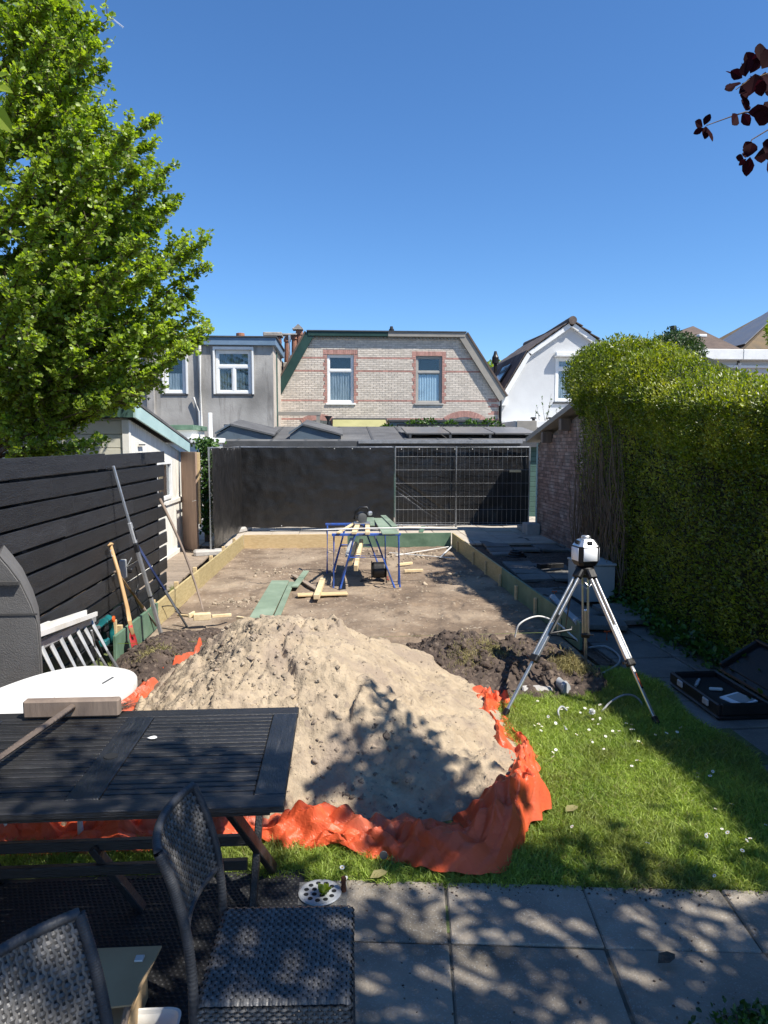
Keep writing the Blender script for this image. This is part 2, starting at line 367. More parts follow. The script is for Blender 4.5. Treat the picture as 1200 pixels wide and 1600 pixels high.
mat('purple_leaf', (.022, .0050, .0075), (.012, .003, .0045), 6, .7, 0, island=.35, trans=(.3, 2.0), spec=.04)
mat('lime_leaf', (.23, .30, .03), (.16, .24, .025), 3, .45, 0, trans=(.5, 1.6))
mat('grass_blade', (.35, .43, .085), (.21, .295, .052), 1.3, .55, 0, island=.4, trans=(.35, 1.5), c3=(.20, .23, .055), s3=1.6)
mat('dry_grass', (.34, .29, .13), (.22, .20, .08), 4, .7, 0, island=.4, trans=(.3, 1.3))
mat('petal', (.82, .82, .80), (.75, .75, .72), 4, .7, 0, trans=(.2, 1.0))
mat('yolk', (.60, .38, .03), (.5, .3, .02), 4, .7)
mat('hose_grey', (.33, .34, .34), (.24, .25, .25), 6, .5)
mat('yellow_awning', (.33, .315, .15), (.27, .26, .12), 2, .8, .1)
mat('concrete', (.42, .40, .37), (.32, .30, .28), 5, .9, .35, 60)
glassmat('glass')

# ------------------------------------------------------------------ ground sheets
def sheet(name, x0, x1, y0, y1, nx, ny, hf, m, label=None, smooth=True):
    xs = np.linspace(x0, x1, nx); ys = np.linspace(y0, y1, ny); X, Y = np.meshgrid(xs, ys, indexing='ij')
    Z = hf(X, Y); b = MB(); b.grid(np.stack([X, Y, Z], -1)); return obj(name, b, m, smooth=smooth, kind='structure', label=label, recalc=False)
b = MB(); b.add([(-1500, -300, -.09), (1500, -300, -.09), (1500, 2500, -.09), (-1500, 2500, -.09)], [(0, 1, 2, 3)])
obj('ground', b, 'earth', kind='structure')
FEET = [(random.uniform(-1.7, 2.0), random.uniform(7.0, 13.4), random.uniform(0, 3.1)) for _ in range(46)]
def site_h(X, Y):
    z = .012*fbm(X*1.1, Y*1.1, 3)+.016*fbm(X*5, Y*5, 11, 3)+.012*np.maximum(0, fbm(X*14, Y*14, 31, 3))
    for fx, fy, fa in FEET:
        u = (X-fx)*math.cos(fa)+(Y-fy)*math.sin(fa); v = -(X-fx)*math.sin(fa)+(Y-fy)*math.cos(fa); d = np.exp(-(u/.14)**4-(v/.055)**4); z = z-.022*d+.014*np.exp(-(u/.19)**4-(v/.09)**4)*(1-d)
    for rx in (-.95, -.1, 1.15): z = z-.02*np.exp(-((X-rx-.25*np.sin(Y*.6+rx))/.09)**4)*vnoise(Y*.7, X*0+rx, 61)
    z += .05*np.exp(-((X-.55)**2/.12+(Y-8.45)**2/.05))*(.6+.6*fbm(X*9, Y*9, 5))
    return z-.015
sheet('building_plot', -2.0, 2.32, 5.2, 13.95, 260, 420, site_h, 'site_soil')
def lawn_h(X, Y): return .02*fbm(X*1.3, Y*1.3, 21)+.006*fbm(X*8, Y*8, 22)-.005
sheet('lawn_ground', -2.35, 2.75, 2.75, 6.2, 90, 70, lawn_h, 'lawn_soil')
def side_h(X, Y): return -.03+.05*np.maximum(0, fbm(X*2.2, Y*2.2, 41, 4))+.02*fbm(X*11, Y*11, 42, 3)
sheet('side_strip', 2.36, 4.4, 6.2, 15.9, 110, 330, side_h, 'dark_soil')
sheet('fence_strip', -2.9, -2.04, 3.2, 9.9, 40, 150, lambda X, Y: -.01+.02*fbm(X*3, Y*3, 51)+.01*fbm(X*12, Y*12, 52), 'lawn_soil')

# slabs: patio (turned 5.8 degrees against the yard), side path, pavement behind the formwork
def slab_field(name, origin, ang, nx, ny, sx, sy, h, m, jm, keep=lambda x, y: True, gap=.009, jit=.003, zb=0., tilt=.4, bev=.006):
    o = bpy.data.objects.new(name, None); COL.objects.link(o); o.location = origin; o.rotation_euler = (0, 0, ang); o['kind'] = 'structure'
    bmx = MB(); bmx.box((0, 0, -h/2), (sx-gap, sy-gap, h), None, bev); first = None; ca, sa = math.cos(ang), math.sin(ang)
    for i in range(nx):
        for j in range(ny):
            lx = (i+.5)*sx; ly = (j+.5)*sy; wx = origin[0]+lx*ca-ly*sa; wy = origin[1]+lx*sa+ly*ca
            if not keep(wx, wy): continue
            if first is None: first = obj('slab', bmx, m); c = first
            else: c = first.copy(); COL.objects.link(c)
            c.parent = o; c.location = (lx+random.uniform(-jit, jit), ly+random.uniform(-jit, jit), zb+random.uniform(-jit, jit))
            c.rotation_euler = (R(random.uniform(-tilt, tilt)), R(random.uniform(-tilt, tilt)), R(random.uniform(-.35, .35)))
    return o
ang = R(-5.8)
# patio corner so that a joint crosses at (.43, 2.68)
po = Vector((.43, 2.68, 0))+Vector((math.cos(ang), math.sin(ang), 0))*(-.62*6)+Vector((-math.sin(ang), math.cos(ang), 0))*(-.41*9)
b = MB(); b.box((0, 0, 0), (7.6, 4.06, .02)); 
pb = obj('patio_bed', b, 'joint', kind='structure'); pb.location = po+Vector((math.cos(ang), math.sin(ang), 0))*3.8+Vector((-math.sin(ang), math.cos(ang), 0))*2.05; pb.location.z = -.014; pb.rotation_euler = (0, 0, ang)
slab_field('patio', po, ang, 12, 10, .62, .41, .045, 'slab', 'joint', zb=.004)
b = MB(); b.bx(2.4, 3.75, 3.0, 9.9, -.06, -.03); obj('path_bed', b, 'joint', kind='structure')
slab_field('garden_path', Vector((2.62, 3.05, 0)), R(1.5), 2, 12, .62, .56, .05, 'path_slab', 'joint', gap=.016, jit=.006, tilt=.7)
slab_field('side_paving', Vector((2.6, 9.75, 0)), R(-3), 4, 14, .5, .42, .045, 'path_slab', 'joint', keep=lambda x, y: (vnoise(x*1.6, y*1.3, 77) > .38) and y < 15.3, gap=.03, jit=.02, tilt=2.5, zb=.03)
b = MB(); b.bx(-3.4, 9, 13.98, 19.2, -.08, -.005); obj('pavement_bed', b, 'joint', kind='structure')
slab_field('back_pavement', Vector((-3.3, 14.02, 0)), 0, 20, 17, .6, .3, .05, 'pale_paving', 'joint', gap=.01, jit=.003, zb=.035)
# deck by the shed
o = bpy.data.objects.new('wooden_deck', None); COL.objects.link(o); o.location = (-2.62, 9.7, 0); o['kind'] = 'structure'
bmx = MB(); bmx.box((0, 0, 0), (.66, .138, .03), None, .004); first = None
for i in range(26):
    if first is None: first = obj('plank', bmx, 'deck_wood'); c = first
    else: c = first.copy(); COL.objects.link(c)
    c.parent = o; c.location = (random.uniform(-.01, .01), .07+i*.145, .035+random.uniform(-.002, .002))

# ------------------------------------------------------------------ walls and windows
def wall_holes(mb, x0, x1, z0, z1, y, holes, depth=.12, mi=0):
    xs = sorted({x0, x1, *[h[0] for h in holes], *[h[1] for h in holes]}); zs = sorted({z0, z1, *[h[2] for h in holes], *[h[3] for h in holes]})
    for i in range(len(xs)-1):
        for j in range(len(zs)-1):
            cx = (xs[i]+xs[i+1])/2; cz = (zs[j]+zs[j+1])/2
            if any(h[0] < cx < h[1] and h[2] < cz < h[3] for h in holes): continue
            mb.add([(xs[i], y, zs[j]), (xs[i+1], y, zs[j]), (xs[i+1], y, zs[j+1]), (xs[i], y, zs[j+1])], [(0, 1, 2, 3)], mi)
    for a, bb, c, d in holes:
        for p, q in (((a, c), (bb, c)), ((bb, c), (bb, d)), ((bb, d), (a, d)), ((a, d), (a, c))):
            mb.add([(p[0], y, p[1]), (q[0], y, q[1]), (q[0], y+depth, q[1]), (p[0], y+depth, p[1])], [(0, 1, 2, 3)], mi)
def curtain_mesh(x0, x1, z0, z1, y, amp=.02, wl=.09, seed=0):
    n = max(16, int((x1-x0)/.012)); xs = np.linspace(x0, x1, n); ys = y+amp*np.sin(xs/wl*6.28+2*vnoise(xs*4, xs*0, seed))
    b = MB(); b.grid(np.stack([np.stack([xs, ys, xs*0+z0], -1), np.stack([xs, ys, xs*0+z1], -1)], 0)); return b
def window(par, x0, x1, z0, z1, y, fm='white_paint', w=.07, transom=None, mull=False, cur='curtain', sill=None, curz=None, sillm=None):
    b = MB(); d = .07
    b.bx(x0, x0+w, y, y+d, z0, z1, .008); b.bx(x1-w, x1, y, y+d, z0, z1, .008); b.bx(x0+w, x1-w, y+.002, y+d, z0, z0+w, .008); b.bx(x0+w, x1-w, y+.002, y+d, z1-w, z1, .008)
    lights = []
    if transom:
        b.bx(x0+w, x1-w, y+.003, y+d, transom-w*.5, transom+w*.5, .006); lights.append((x0+w, x1-w, transom+w*.5, z1-w)); zt = transom-w*.5
    else: zt = z1-w
    if mull:
        xm = (x0+x1)/2; b.bx(xm-w*.45, xm+w*.45, y+.004, y+d, z0+w, zt, .006); lights += [(x0+w, xm-w*.45, z0+w, zt), (xm+w*.45, x1-w, z0+w, zt)]
    else: lights.append((x0+w, x1-w, z0+w, zt))
    fo = obj('window', b, fm, par)
    for (a, c, e, f_) in lights:
        # sash
        s = .03; sb = MB(); sb.bx(a, a+s, y+.018, y+d, e, f_); sb.bx(c-s, c, y+.018, y+d, e, f_); sb.bx(a+s, c-s, y+.019, y+d, e, e+s); sb.bx(a+s, c-s, y+.019, y+d, f_-s, f_); obj('sash', sb, fm, fo)
        p = MB(); p.bx(a+s, c-s, y+.045, y+.05, e+s, f_-s); obj('pane', p, 'glass', fo)
    if cur:
        zc = curz or z1-w; cm = curtain_mesh(x0+w*.6, x1-w*.6, z0+w*.6, zc, y+.068, amp=.009, seed=int(x0*10)); obj('curtain', cm, cur, fo, smooth=True)
    ib = MB(); ib.bx(x0+.01, x1-.01, y+.17, y+.2, z0+.01, z1-.01); obj('dark_backing', ib, 'dark_interior', fo)  # dark panel behind the glass stands in for the unlit room
    if sill: sb = MB(); sb.bx(x0-.06, x1+.06, y-sill, y+.02, z0-.07, z0-.004, .008); obj('sill', sb, sillm or fm, fo)
    return fo

# ------------------------------------------------------------------ brick house (mansard gable), 26 m away
BY = 26.0
h = thing('brick_house', (1.75, BY, 0), 'cream brick house with red bands and green and grey barge boards, mansard gable', 'house')
xl, xr, zk, zt_ = -2.28, 5.80, 3.62, 5.80
tl, tr = -.98, 4.40
def inside(x, z, pad=0.):
    if z > zt_-pad: return False
    if z <= zk: return xl+pad < x < xr-pad
    t = (z-zk)/(zt_-zk); return xl+(tl-xl)*t+pad < x < xr+(tr-xr)*t-pad
wins = [(-.41, .54, 3.47, 5.18), (2.77, 3.72, 3.47, 5.15)]
bw = MB()
outl = [(xl, zk-3.62), (xl, zk), (tl, zt_), (tr, zt_), (xr, zk), (xr, 0)]
b = MB(); b.prism([(x, BY+.30, z) for x, z in outl], (0, 6.5, 0)); obj('wall', b, 'mortar', h)
b = MB(); zz = sorted({0, 2.3, zk, zt_, *[w[2] for w in wins], *[w[3] for w in wins]}); Y0 = BY+.012
# mortar skin with window openings, in strips that follow the gable
for i in range(len(zz)-1):
    a, c = zz[i], zz[i+1]
    def ex(z): 
        t = max(0, (z-zk)/(zt_-zk)); return xl+(tl-xl)*t, xr+(tr-xr)*t
    cuts = [w for w in wins if w[2] <= a+1e-6 and w[3] >= c-1e-6]
    la, ra = ex(a); lc, rc = ex(c); segs = []; pa, pc = la, lc
    for w in sorted(cuts): segs.append((pa, pc, w[0], w[0])); pa = pc = w[1]
    segs.append((pa, pc, ra, rc))
    for p, q, r_, s_ in segs: b.add([(p, Y0, a), (r_, Y0, a), (s_, Y0, c), (q, Y0, c)], [(0, 1, 2, 3)])
for w in wins:
    for p, q in (((w[0], w[2]), (w[1], w[2])), ((w[1], w[2]), (w[1], w[3])), ((w[1], w[3]), (w[0], w[3])), ((w[0], w[3]), (w[0], w[2]))):
        b.add([(p[0], Y0, p[1]), (q[0], Y0, q[1]), (q[0], Y0+.3, q[1]), (p[0], Y0+.3, p[1])], [(0, 1, 2, 3)])
obj('mortar_bed', b, 'mortar', h)
def brick(bm_, x0, x1, z0, z1, y, dep, mi): 
    yy = y-random.uniform(0, .006); bm_.bx(x0, x1, yy, y+dep, z0, z1, 0, mi)
ch = .0655; n = int((zt_-2.15)/ch)
bands = [(5.04, 5.12), (4.60, 4.66), (3.52, 3.58), (2.86, 2.93)]
for i in range(n):
    z0 = 2.15+i*ch; z1 = z0+ch-.011; zc = (z0+z1)/2; red = any(a <= zc <= c for a, c in bands); x = xl-.22+(i % 2)*.11
    while x < xr:
        x0, x1 = x, x+.209; x += .22; mi = 1 if red else 0
        # split at windows with a toothed red brick border
        cuts = [(x0, x1)]; reds = []
        for (a, c, e, f_) in wins:
            if e-.02 < zc < f_+.0:
                bw_ = .08 if (i//2) % 2 else .14; new = []
                for p, q in cuts:
                    if q <= a-bw_ or p >= c+bw_: new.append((p, q))
                    else:
                        if p < a-bw_: new.append((p, a-bw_-.008))
                        if q > c+bw_: new.append((c+bw_+.008, q))
                cuts = new
            elif f_ <= zc < f_+.16:
                cuts = [s_ for p, q in cuts for s_ in ([(p, q)] if (q <= a-.14 or p >= c+.14) else ([(p, a-.148)] if p < a-.148 else [])+([(c+.148, q)] if q > c+.148 else []))]
        for p, q in cuts:
            if q-p < .03: continue
            # clip to the slanting gable
            while q-p > .03 and not (inside(q, z1) ): q -= .02
            while q-p > .03 and not (inside(p, z1)): p += .02
            if q-p >= .03 and inside(p, z1) and inside(q, z1):
                edge = (x1 > xr-.22 and zc < zk) 
                brick(bw, p, q, z0, z1, BY, .05, 1 if (mi or (edge and (i//2) % 2)) else 0)
    for (a, c, e, f_) in wins:
        if e-.02 < zc < f_:
            bw_ = .08 if (i//2) % 2 else .14; brick(bw, a-bw_, a-.004, z0, z1, BY-.004, .05, 1); brick(bw, c+.004, c+bw_, z0, z1, BY-.004, .05, 1)
for (a, c, e, f_) in wins:      # flat arches of upright red bricks with white spacers
    k = 17; L0 = a-.14; L1 = c+.14
    for j in range(k):
        x0 = L0+(L1-L0)*j/k; x1 = L0+(L1-L0)*(j+1)/k-.01; brick(bw, x0, x1, f_+.004, f_+.16, BY-.006, .05, 1 if j % 2 == 0 else 1)
def arch(cx, zs, rad, half, mb):
    for j in range(26):
        t0 = -half+2*half*j/26; t1 = -half+2*half*(j+.86)/26; P = []
        for rr, t in ((rad, t0), (rad, t1), (rad+.22, t1), (rad+.22, t0)): P.append((cx+rr*math.sin(t), BY-.02, zs+rr*math.cos(t)-rad))
        mb.prism(P, (0, .06, 0), 1)
arch(4.55, 2.98, 1.1, .62, bw); arch(-.75, 2.86, .9, .6, bw)
obj('brickwork', bw, ['brick_cream', 'brick_red'], h, kind='stuff')
b = MB(); b.bx(4.0, 5.1, BY-.03, BY-.021, 2.3, 2.93); b.bx(-1.2, -.3, BY-.03, BY-.021, 2.2, 2.84); obj('arch_infill', b, 'curtain_dark', h)
window(h, -.41, .54, 3.47, 5.18, BY+.05, 'white_paint', .075, transom=4.62, cur='curtain', sill=.10, sillm='white_paint', curz=4.55)
w2 = window(h, 2.77, 3.72, 3.47, 5.15, BY+.05, 'frame_grey', .07, transom=4.58, cur='blind', sill=.10, curz=4.5)
# dentils, fascia, barge boards
d0 = MB(); d0.box((0, 0, 0), (.06, .07, .07)); df = proto('dentil', d0, 'frame_grey', h, (tl+.1, BY-.03, zt_-.045))
for k in range(1, 42): piece(df, h, (tl+.1+k*.127, BY-.03, zt_-.045))
b = MB(); b.bx(tl-.1, 1.75, BY-.17, BY+.1, zt_, zt_+.16, .01); obj('fascia', b, 'barge_green', h, label='dark green left half of the fascia')
b = MB(); b.bx(1.752, tr+.12, BY-.17, BY+.1, zt_, zt_+.16, .01); obj('fascia', b, 'barge_grey', h, label='grey right half of the fascia')
b = MB(); b.bx(tl-.14, tr+.16, BY-.20, BY+6.8, zt_+.162, zt_+.20); obj('roof', b, 'lead', h)
def barge(p, q, m, lab):
    b = MB(); d = V3(q)-V3(p); d /= np.linalg.norm(d); up = np.array([-d[2], 0, d[0]]); up = up if up[2] > 0 else -up
    for wdt, yy, off in ((.30, BY-.15, -.03),):
        P = [V3(p)+up*(-.14), V3(q)+up*(-.14), V3(q)+up*.16, V3(p)+up*.16]; b.prism([(x[0], yy, x[2]) for x in P], (0, .17, 0))
    o = obj('barge_board', b, m, h, label=lab)
    b = MB(); P = [V3(p)+up*.16, V3(q)+up*.16, V3(q)+up*.22, V3(p)+up*.22]; b.prism([(x[0], BY-.19, x[2]) for x in P], (0, 6.8, 0)); obj('side_roof', b, 'roof_dark', h)
barge((xl-.12, 0, zk-.22), (tl-.02, 0, zt_+.06), 'barge_green', 'dark green left barge board')
barge((xr+.12, 0, zk-.0), (tr+.03, 0, zt_+.06), 'barge_grey', 'grey right barge board')
b = MB(); b.lathe([(.06, 0), (.06, .12), (.10, .13), (.10, .30), (.07, .33), (.05, .42)], (2.0, BY+1.5, zt_+.2), 12); obj('roof_vent', b, 'black_plastic', h)
b = MB(); b.box((.8, BY+1.6, zt_+.27), (1.9, 1.0, .04), (np.array([1, 0, 0]), np.array([0, .98, .17]), np.array([0, -.17, .98]))); obj('solar_panel', b, 'solar_grey', h)
for k in range(3):
    b = MB(); b.lathe([(.03, 0), (.03, .06), (.07, .07), (.05, .10)], (2.35+.55*k, BY+1.2, zt_+.2), 10); obj('roof_vent', b, 'black_plastic', h)
b = MB(); b.tube([(xl-.16, BY-.2, 3.5), (xl-.02, BY-.1, 3.2), (xl+.02, BY-.1, 2.2)], .045, 8); obj('downpipe', b, 'white_plastic', h)
b = MB(); b.tube([(xr+.06, BY-.1, 3.7), (xr+.06, BY-.1, 2.0)], .05, 8); obj('downpipe', b, 'lead', h)

# ------------------------------------------------------------------ grey rendered house on the left, 23 m
GY = 23.0
h = thing('grey_house', (-6.5, GY, 0), 'weathered grey rendered house with blue roof edge left of the brick gable', 'house')
gx1 = -2.05; holes = [(-3.84, -2.72, 3.58, 4.93), (-5.42, -4.76, 3.58, 4.75), (-3.62, -2.55, 1.9, 2.62), (-8.2, -7.2, 3.5, 4.8)]
b = MB(); wall_holes(b, -11, gx1, 0, 5.06, GY, holes, .14); obj('wall', b, 'render_grey', h)
b = MB(); b.add([(gx1, GY, 0), (gx1, GY+3.2, 0), (gx1, GY+3.2, 5.06), (gx1, GY, 5.06)], [(0, 1, 2, 3)]); b.bx(-11, gx1-.01, GY+.36, GY+5, 0, 5.04); obj('wall', b, 'render_side', h, label='peeling side wall with sunlight put into its lighter tone')  # lighter render than the front, paints the sun on this side
b = MB(); b.bx(gx1-.02, gx1+.03, GY+1.05, GY+1.3, 2.5, 5.0); obj('crack', b, 'fascia_dark', h)
b = MB(); b.bx(-11.1, gx1+.1, GY-.12, GY+3.3, 5.062, 5.30, .01); obj('fascia', b, 'fascia_blue', h)
b = MB(); b.bx(-11.14, gx1+.14, GY-.16, GY+3.34, 5.302, 5.34); obj('roof', b, 'lead', h)
w = window(h, *holes[0], GY+.04, 'white_paint', .085, transom=4.42, mull=True, cur='curtain_dark', sill=.07, sillm='lead')
window(h, *holes[1], GY+.04, 'white_paint', .085, cur='curtain', sill=.07, sillm='lead', curz=4.2)
window(h, *holes[2], GY+.04, 'white_paint', .07, mull=True, cur=None)
window(h, *holes[3], GY+.04, 'white_paint', .085, transom=4.3, cur='curtain', sill=.07)
for hx in holes[:2]:       # raised surrounds
    b = MB(); b.bx(hx[0]-.065, hx[0]-.012, GY-.05, GY+.01, hx[2]-.02, hx[3]+.09); b.bx(hx[1]+.012, hx[1]+.065, GY-.05, GY+.01, hx[2]-.02, hx[3]+.09); b.bx(hx[0]-.011, hx[1]+.011, GY-.049, GY+.01, hx[3]+.004, hx[3]+.09); obj('surround', b, 'white_paint', h)
b = MB(); b.tube([(-4.30, GY-.09, 5.05), (-4.30, GY-.09, 2.3)], .055, 10); obj('downpipe', b, 'white_plastic', h)
b = MB(); b.tube([(-4.52, GY-.09, 3.45), (-4.36, GY-.09, 3.0), (-4.34, GY-.09, 2.3)], .04, 8); obj('downpipe', b, 'white_plastic', h)
b = MB(); b.bx(-5.95, -5.72, GY-.12, GY+.01, 0, 5.0, .01); obj('pilaster', b, 'render_grey', h)
b = MB(); b.bx(-6.8, -5.721, GY-.10, GY+.01, 3.02, 3.10); obj('ledge', b, 'white_paint', h)
# chimneys
def brickstack(mb, x0, x1, y0, y1, z0, z1, ch=.075):
    k = int((z1-z0)/ch)
    for i in range(k):
        o_ = (i % 2)*.004; mb.bx(x0+o_, x1-o_, y0+o_, y1-o_, z0+i*ch, z0+(i+1)*ch-.008)
c1 = MB(); brickstack(c1, -1.95, -1.28, GY+3.4, GY+4.0, 3.0, 4.75); ck = obj('chimney', c1, 'brick_chim', h)
b = MB(); b.bx(-2.0, -1.23, GY+3.35, GY+4.05, 4.76, 4.93, .02); b.bx(-1.99, -1.25, GY+3.36, GY+4.04, 3.9, 4.05, .02); obj('cap', b, 'stone_cap', ck)
for px_, hh in ((-1.86, .95), (-1.6, 1.05), (-1.42, 1.25)):
    b = MB(); b.lathe([(.12, 0), (.10, hh*.8), (.13, hh*.82), (.13, hh*.9), (.09, hh)], (px_, GY+3.7, 4.93), 10); pt = obj('chimney_pot', b, 'brick_chim', ck)
b = MB(); b.bx(-2.02, -1.5, GY+3.5, GY+3.9, 5.92, 5.98, .01); b.bx(-1.66, -1.28, GY+3.5, GY+3.9, 6.12, 6.18, .01); b.prism([(-1.6, GY+3.5, 6.181), (-1.3, GY+3.5, 6.181), (-1.45, GY+3.5, 6.32)], (0, .4, 0)); obj('pot_cover', b, 'stone_cap', ck)
b = MB(); b.tube([(-1.78, GY+3.45, 4.93), (-1.76, GY+3.45, 5.9)], .05, 8); obj('flue', b, 'alu', ck)
c2 = MB(); brickstack(c2, -2.72, -2.14, GY+4.2, GY+4.8, 5.2, 5.98); ck = obj('chimney', c2, 'brick_chim', h); b = MB(); b.bx(-2.78, -2.08, GY+4.15, GY+4.85, 5.98, 6.12, .02); obj('cap', b, 'stone_cap', ck)
b = MB(); b.lathe([(.15, 0), (.15, .3), (.14, .31), (.14, .4), (.15, .41), (.15, .55), (.13, .56)], (-3.45, GY+3.0, 5.33), 14); obj('chimney_pot', b, 'terracotta', h)
b = MB(); b.bx(-3.2, -2.8, GY+2.8, GY+3.1, 5.33, 5.42, .02); obj('roof_block', b, 'stone_cap', h)

# ------------------------------------------------------------------ white gambrel house right of the brick house
WY = 26.2
h = thing('white_house', (8.4, WY, 0), 'white rendered gable house with brown tiled roof behind the hedge', 'house')
gp = [(5.95, 0), (5.95, 3.75), (6.95, 5.25), (8.46, 6.28), (9.97, 5.25), (10.97, 3.75), (10.97, 0)]
hole = (7.92, 9.0, 3.55, 5.15)
b = MB(); b.prism([(x, WY+.3, z) for x, z in gp], (0, 6, 0)); obj('wall', b, 'render_white', h)
b = MB()       # facade skin split round the window
def gext(z):
    if z <= 3.75: return 5.95, 10.97
    if z <= 5.25: t = (z-3.75)/1.5; return 5.95+t, 10.97-t
    t = (z-5.25)/1.03; return 6.95+1.51*t, 9.97-1.51*t
zs = [0, hole[2], 3.75, hole[3], 5.25, 6.28]
for a, c in zip(zs, zs[1:]):
    la, ra = gext(a); lc, rc = gext(c)
    if hole[2] <= a and c <= hole[3]+1e-6: segs = [(la, lc, hole[0], hole[0]), (hole[1], hole[1], ra, rc)]
    else: segs = [(la, lc, ra, rc)]
    for p, q, r_, s_ in segs: b.add([(p, WY, a), (r_, WY, a), (s_, WY, c), (q, WY, c)], [(0, 1, 2, 3)])
for p, q in (((hole[0], hole[2]), (hole[1], hole[2])), ((hole[1], hole[2]), (hole[1], hole[3])), ((hole[1], hole[3]), (hole[0], hole[3])), ((hole[0], hole[3]), (hole[0], hole[2]))):
    b.add([(p[0], WY, p[1]), (q[0], WY, q[1]), (q[0], WY+.3, q[1]), (p[0], WY+.3, p[1])], [(0, 1, 2, 3)])
obj('facade', b, 'render_white', h)
window(h, *hole, WY-.02, 'white_paint', .1, transom=4.75, cur='curtain', sill=.04, sillm='lead')
b = MB(); b.bx(7.86, 9.06, WY-.26, WY-.021, 5.16, 5.34, .03); obj('shutter_box', b, 'white_paint', h)
rl = [(5.80, 3.55), (6.86, 5.33), (8.46, 6.44), (10.06, 5.33), (11.12, 3.55)]
for (p, q) in zip(rl, rl[1:]):
    d = np.array([q[0]-p[0], q[1]-p[1]]); L_ = np.linalg.norm(d); d /= L_; nn = np.array([-d[1], d[0]])
    if nn[1] < 0: nn = -nn
    b = MB(); P = [np.array(p)-nn*.16, np.array(q)-nn*.16, np.array(q), np.array(p)]; b.prism([(x[0], WY-.14, x[1]) for x in P], (0, .13, 0)); obj('barge_board', b, 'white_paint', h)
    b = MB(); k = max(3, int(L_/.33)); 
    for i in range(k):
        for j in range(22):
            a0 = np.array(p)+d*L_*i/k+nn*(.012); a1 = np.array(p)+d*L_*(i+1.08)/k+nn*(.05 if q[1] < p[1] else .05)
            up = nn*.03; y0 = WY-.2+j*.3; lift = nn*.022
            q0, q1 = (a0+lift, a1) if q[1] > p[1] else (a0, a1+lift)
            b.prism([(q0[0], y0, q0[1]), (q1[0], y0, q1[1]), (q1[0]+up[0], y0, q1[1]+up[1]), (q0[0]+up[0], y0, q0[1]+up[1])], (0, .292, 0))
    obj('roof_tiles', b, 'roof_tile', h, kind='stuff')
b = MB(); b.tube([(8.46, WY-.25, 6.46), (8.46, WY+6.3, 6.46)], .15, 12); obj('ridge', b, 'roof_tile', h)
b = MB(); b.box((6.22, WY+1.7, 4.55), (1.15, 1.3, .06), (np.array([.555, 0, .83]), np.array([0, 1, 0]), np.array([-.83, 0, .555])), .01); obj('roof_window', b, 'solar', h)
b = MB(); b.bx(5.72, 6.1, WY-.2, WY+.01, 3.40, 3.66, .01); obj('eave_box', b, 'white_paint', h)
b = MB(); b.bx(4.8, 6.4, WY+4.5, WY+6, 4.0, 5.05); dm = obj('dormer', b, 'lead', h); b = MB(); b.bx(4.75, 6.45, WY+4.45, WY+6, 5.052, 5.2); obj('dormer_edge', b, 'white_paint', dm)
b = MB(); b.lathe([(.07, 0), (.07, .35), (.14, .36), (.14, .6), (.09, .7), (.05, .85)], (6.35, WY+3.0, 4.9), 12); obj('roof_vent', b, 'black_plastic', h)
b = MB(); b.bx(5.95, 8.4, WY-2.3, WY-.05, 0, 2.55); ex_ = obj('extension', b, 'render_white', h); b = MB(); b.bx(5.9, 8.5, WY-2.38, WY-.04, 2.552, 2.78, .01); obj('roof_edge', b, 'white_paint', ex_); b = MB(); b.bx(5.92, 6.6, WY-2.44, WY-2.39, 2.3, 2.78, .01); obj('panel', b, 'barge_grey', ex_)
for vx in (6.6, 7.2):
    b = MB(); b.lathe([(.05, 0), (.05, .07), (.11, .08), (.09, .13)], (vx, WY-2.0, 2.78), 10); obj('vent_cap', b, 'black_plastic', ex_)

# ------------------------------------------------------------------ flat fronted white houses far right
FY = 29.0
def far_house(x0, x1, name_label, roofm, apex, wins_, ztop=5.42, solar=False):
    h = thing('row_house', ((x0+x1)/2, FY, 0), name_label, 'house')
    b = MB(); wall_holes(b, x0, x1, 0, ztop, FY, wins_, .15); b.bx(x0, x1, FY+.4, FY+7, 0, ztop-.01); obj('wall', b, 'render_white', h)
    b = MB(); b.bx(x0-.05, x1+.05, FY-.35, FY+.2, ztop+.002, ztop+.42, .02); obj('cornice', b, 'white_paint', h)
    b = MB(); b.bx(x0-.02, x1+.02, FY-.12, FY-.002, ztop-.30, ztop-.2, .01); obj('moulding', b, 'white_paint', h)
    ze = ztop+.43; y0, y1 = FY-.3, FY+7; ax, az = apex
    b = MB(); b.add([(x0, y0, ze), (x1, y0, ze), (x1, y1, ze), (x0, y1, ze), (ax, FY+3.0, az), (ax, FY+3.6, az)], [(0, 1, 4), (1, 2, 5, 4), (2, 3, 5), (3, 0, 4, 5)]); rf = obj('roof', b, roofm, h)
    if solar:
        n_ = np.cross(np.array([0, y1-y0, 0.]), np.array([ax-x0, 3.3, az-ze])); n_ = n_/np.linalg.norm(n_)
        if n_[2] < 0: n_ = -n_
        A = np.array([x0, y0, ze]); B_ = np.array([x0, y1, ze]); C_ = np.array([ax, FY+3.0, az]); sp = MB()
        P = [A+(C_-A)*.08+(B_-A)*.03, A+(C_-A)*.93+(B_-A)*.0, A+(C_-A)*.93+(B_-A)*.12, A+(C_-A)*.08+(B_-A)*.55]; sp.prism([p_+n_*.05 for p_ in P], n_*.04); obj('solar_panel', sp, 'solar_grey', rf)
    for w_ in wins_: window(h, *w_, FY+.05, 'white_paint', .1, transom=w_[3]-.35, cur='curtain_dark', sill=.05)
    return h
xa = PY(1000, 560, FY).x; xb = PY(1154, 560, FY).x; xc = PY(1330, 560, FY).x
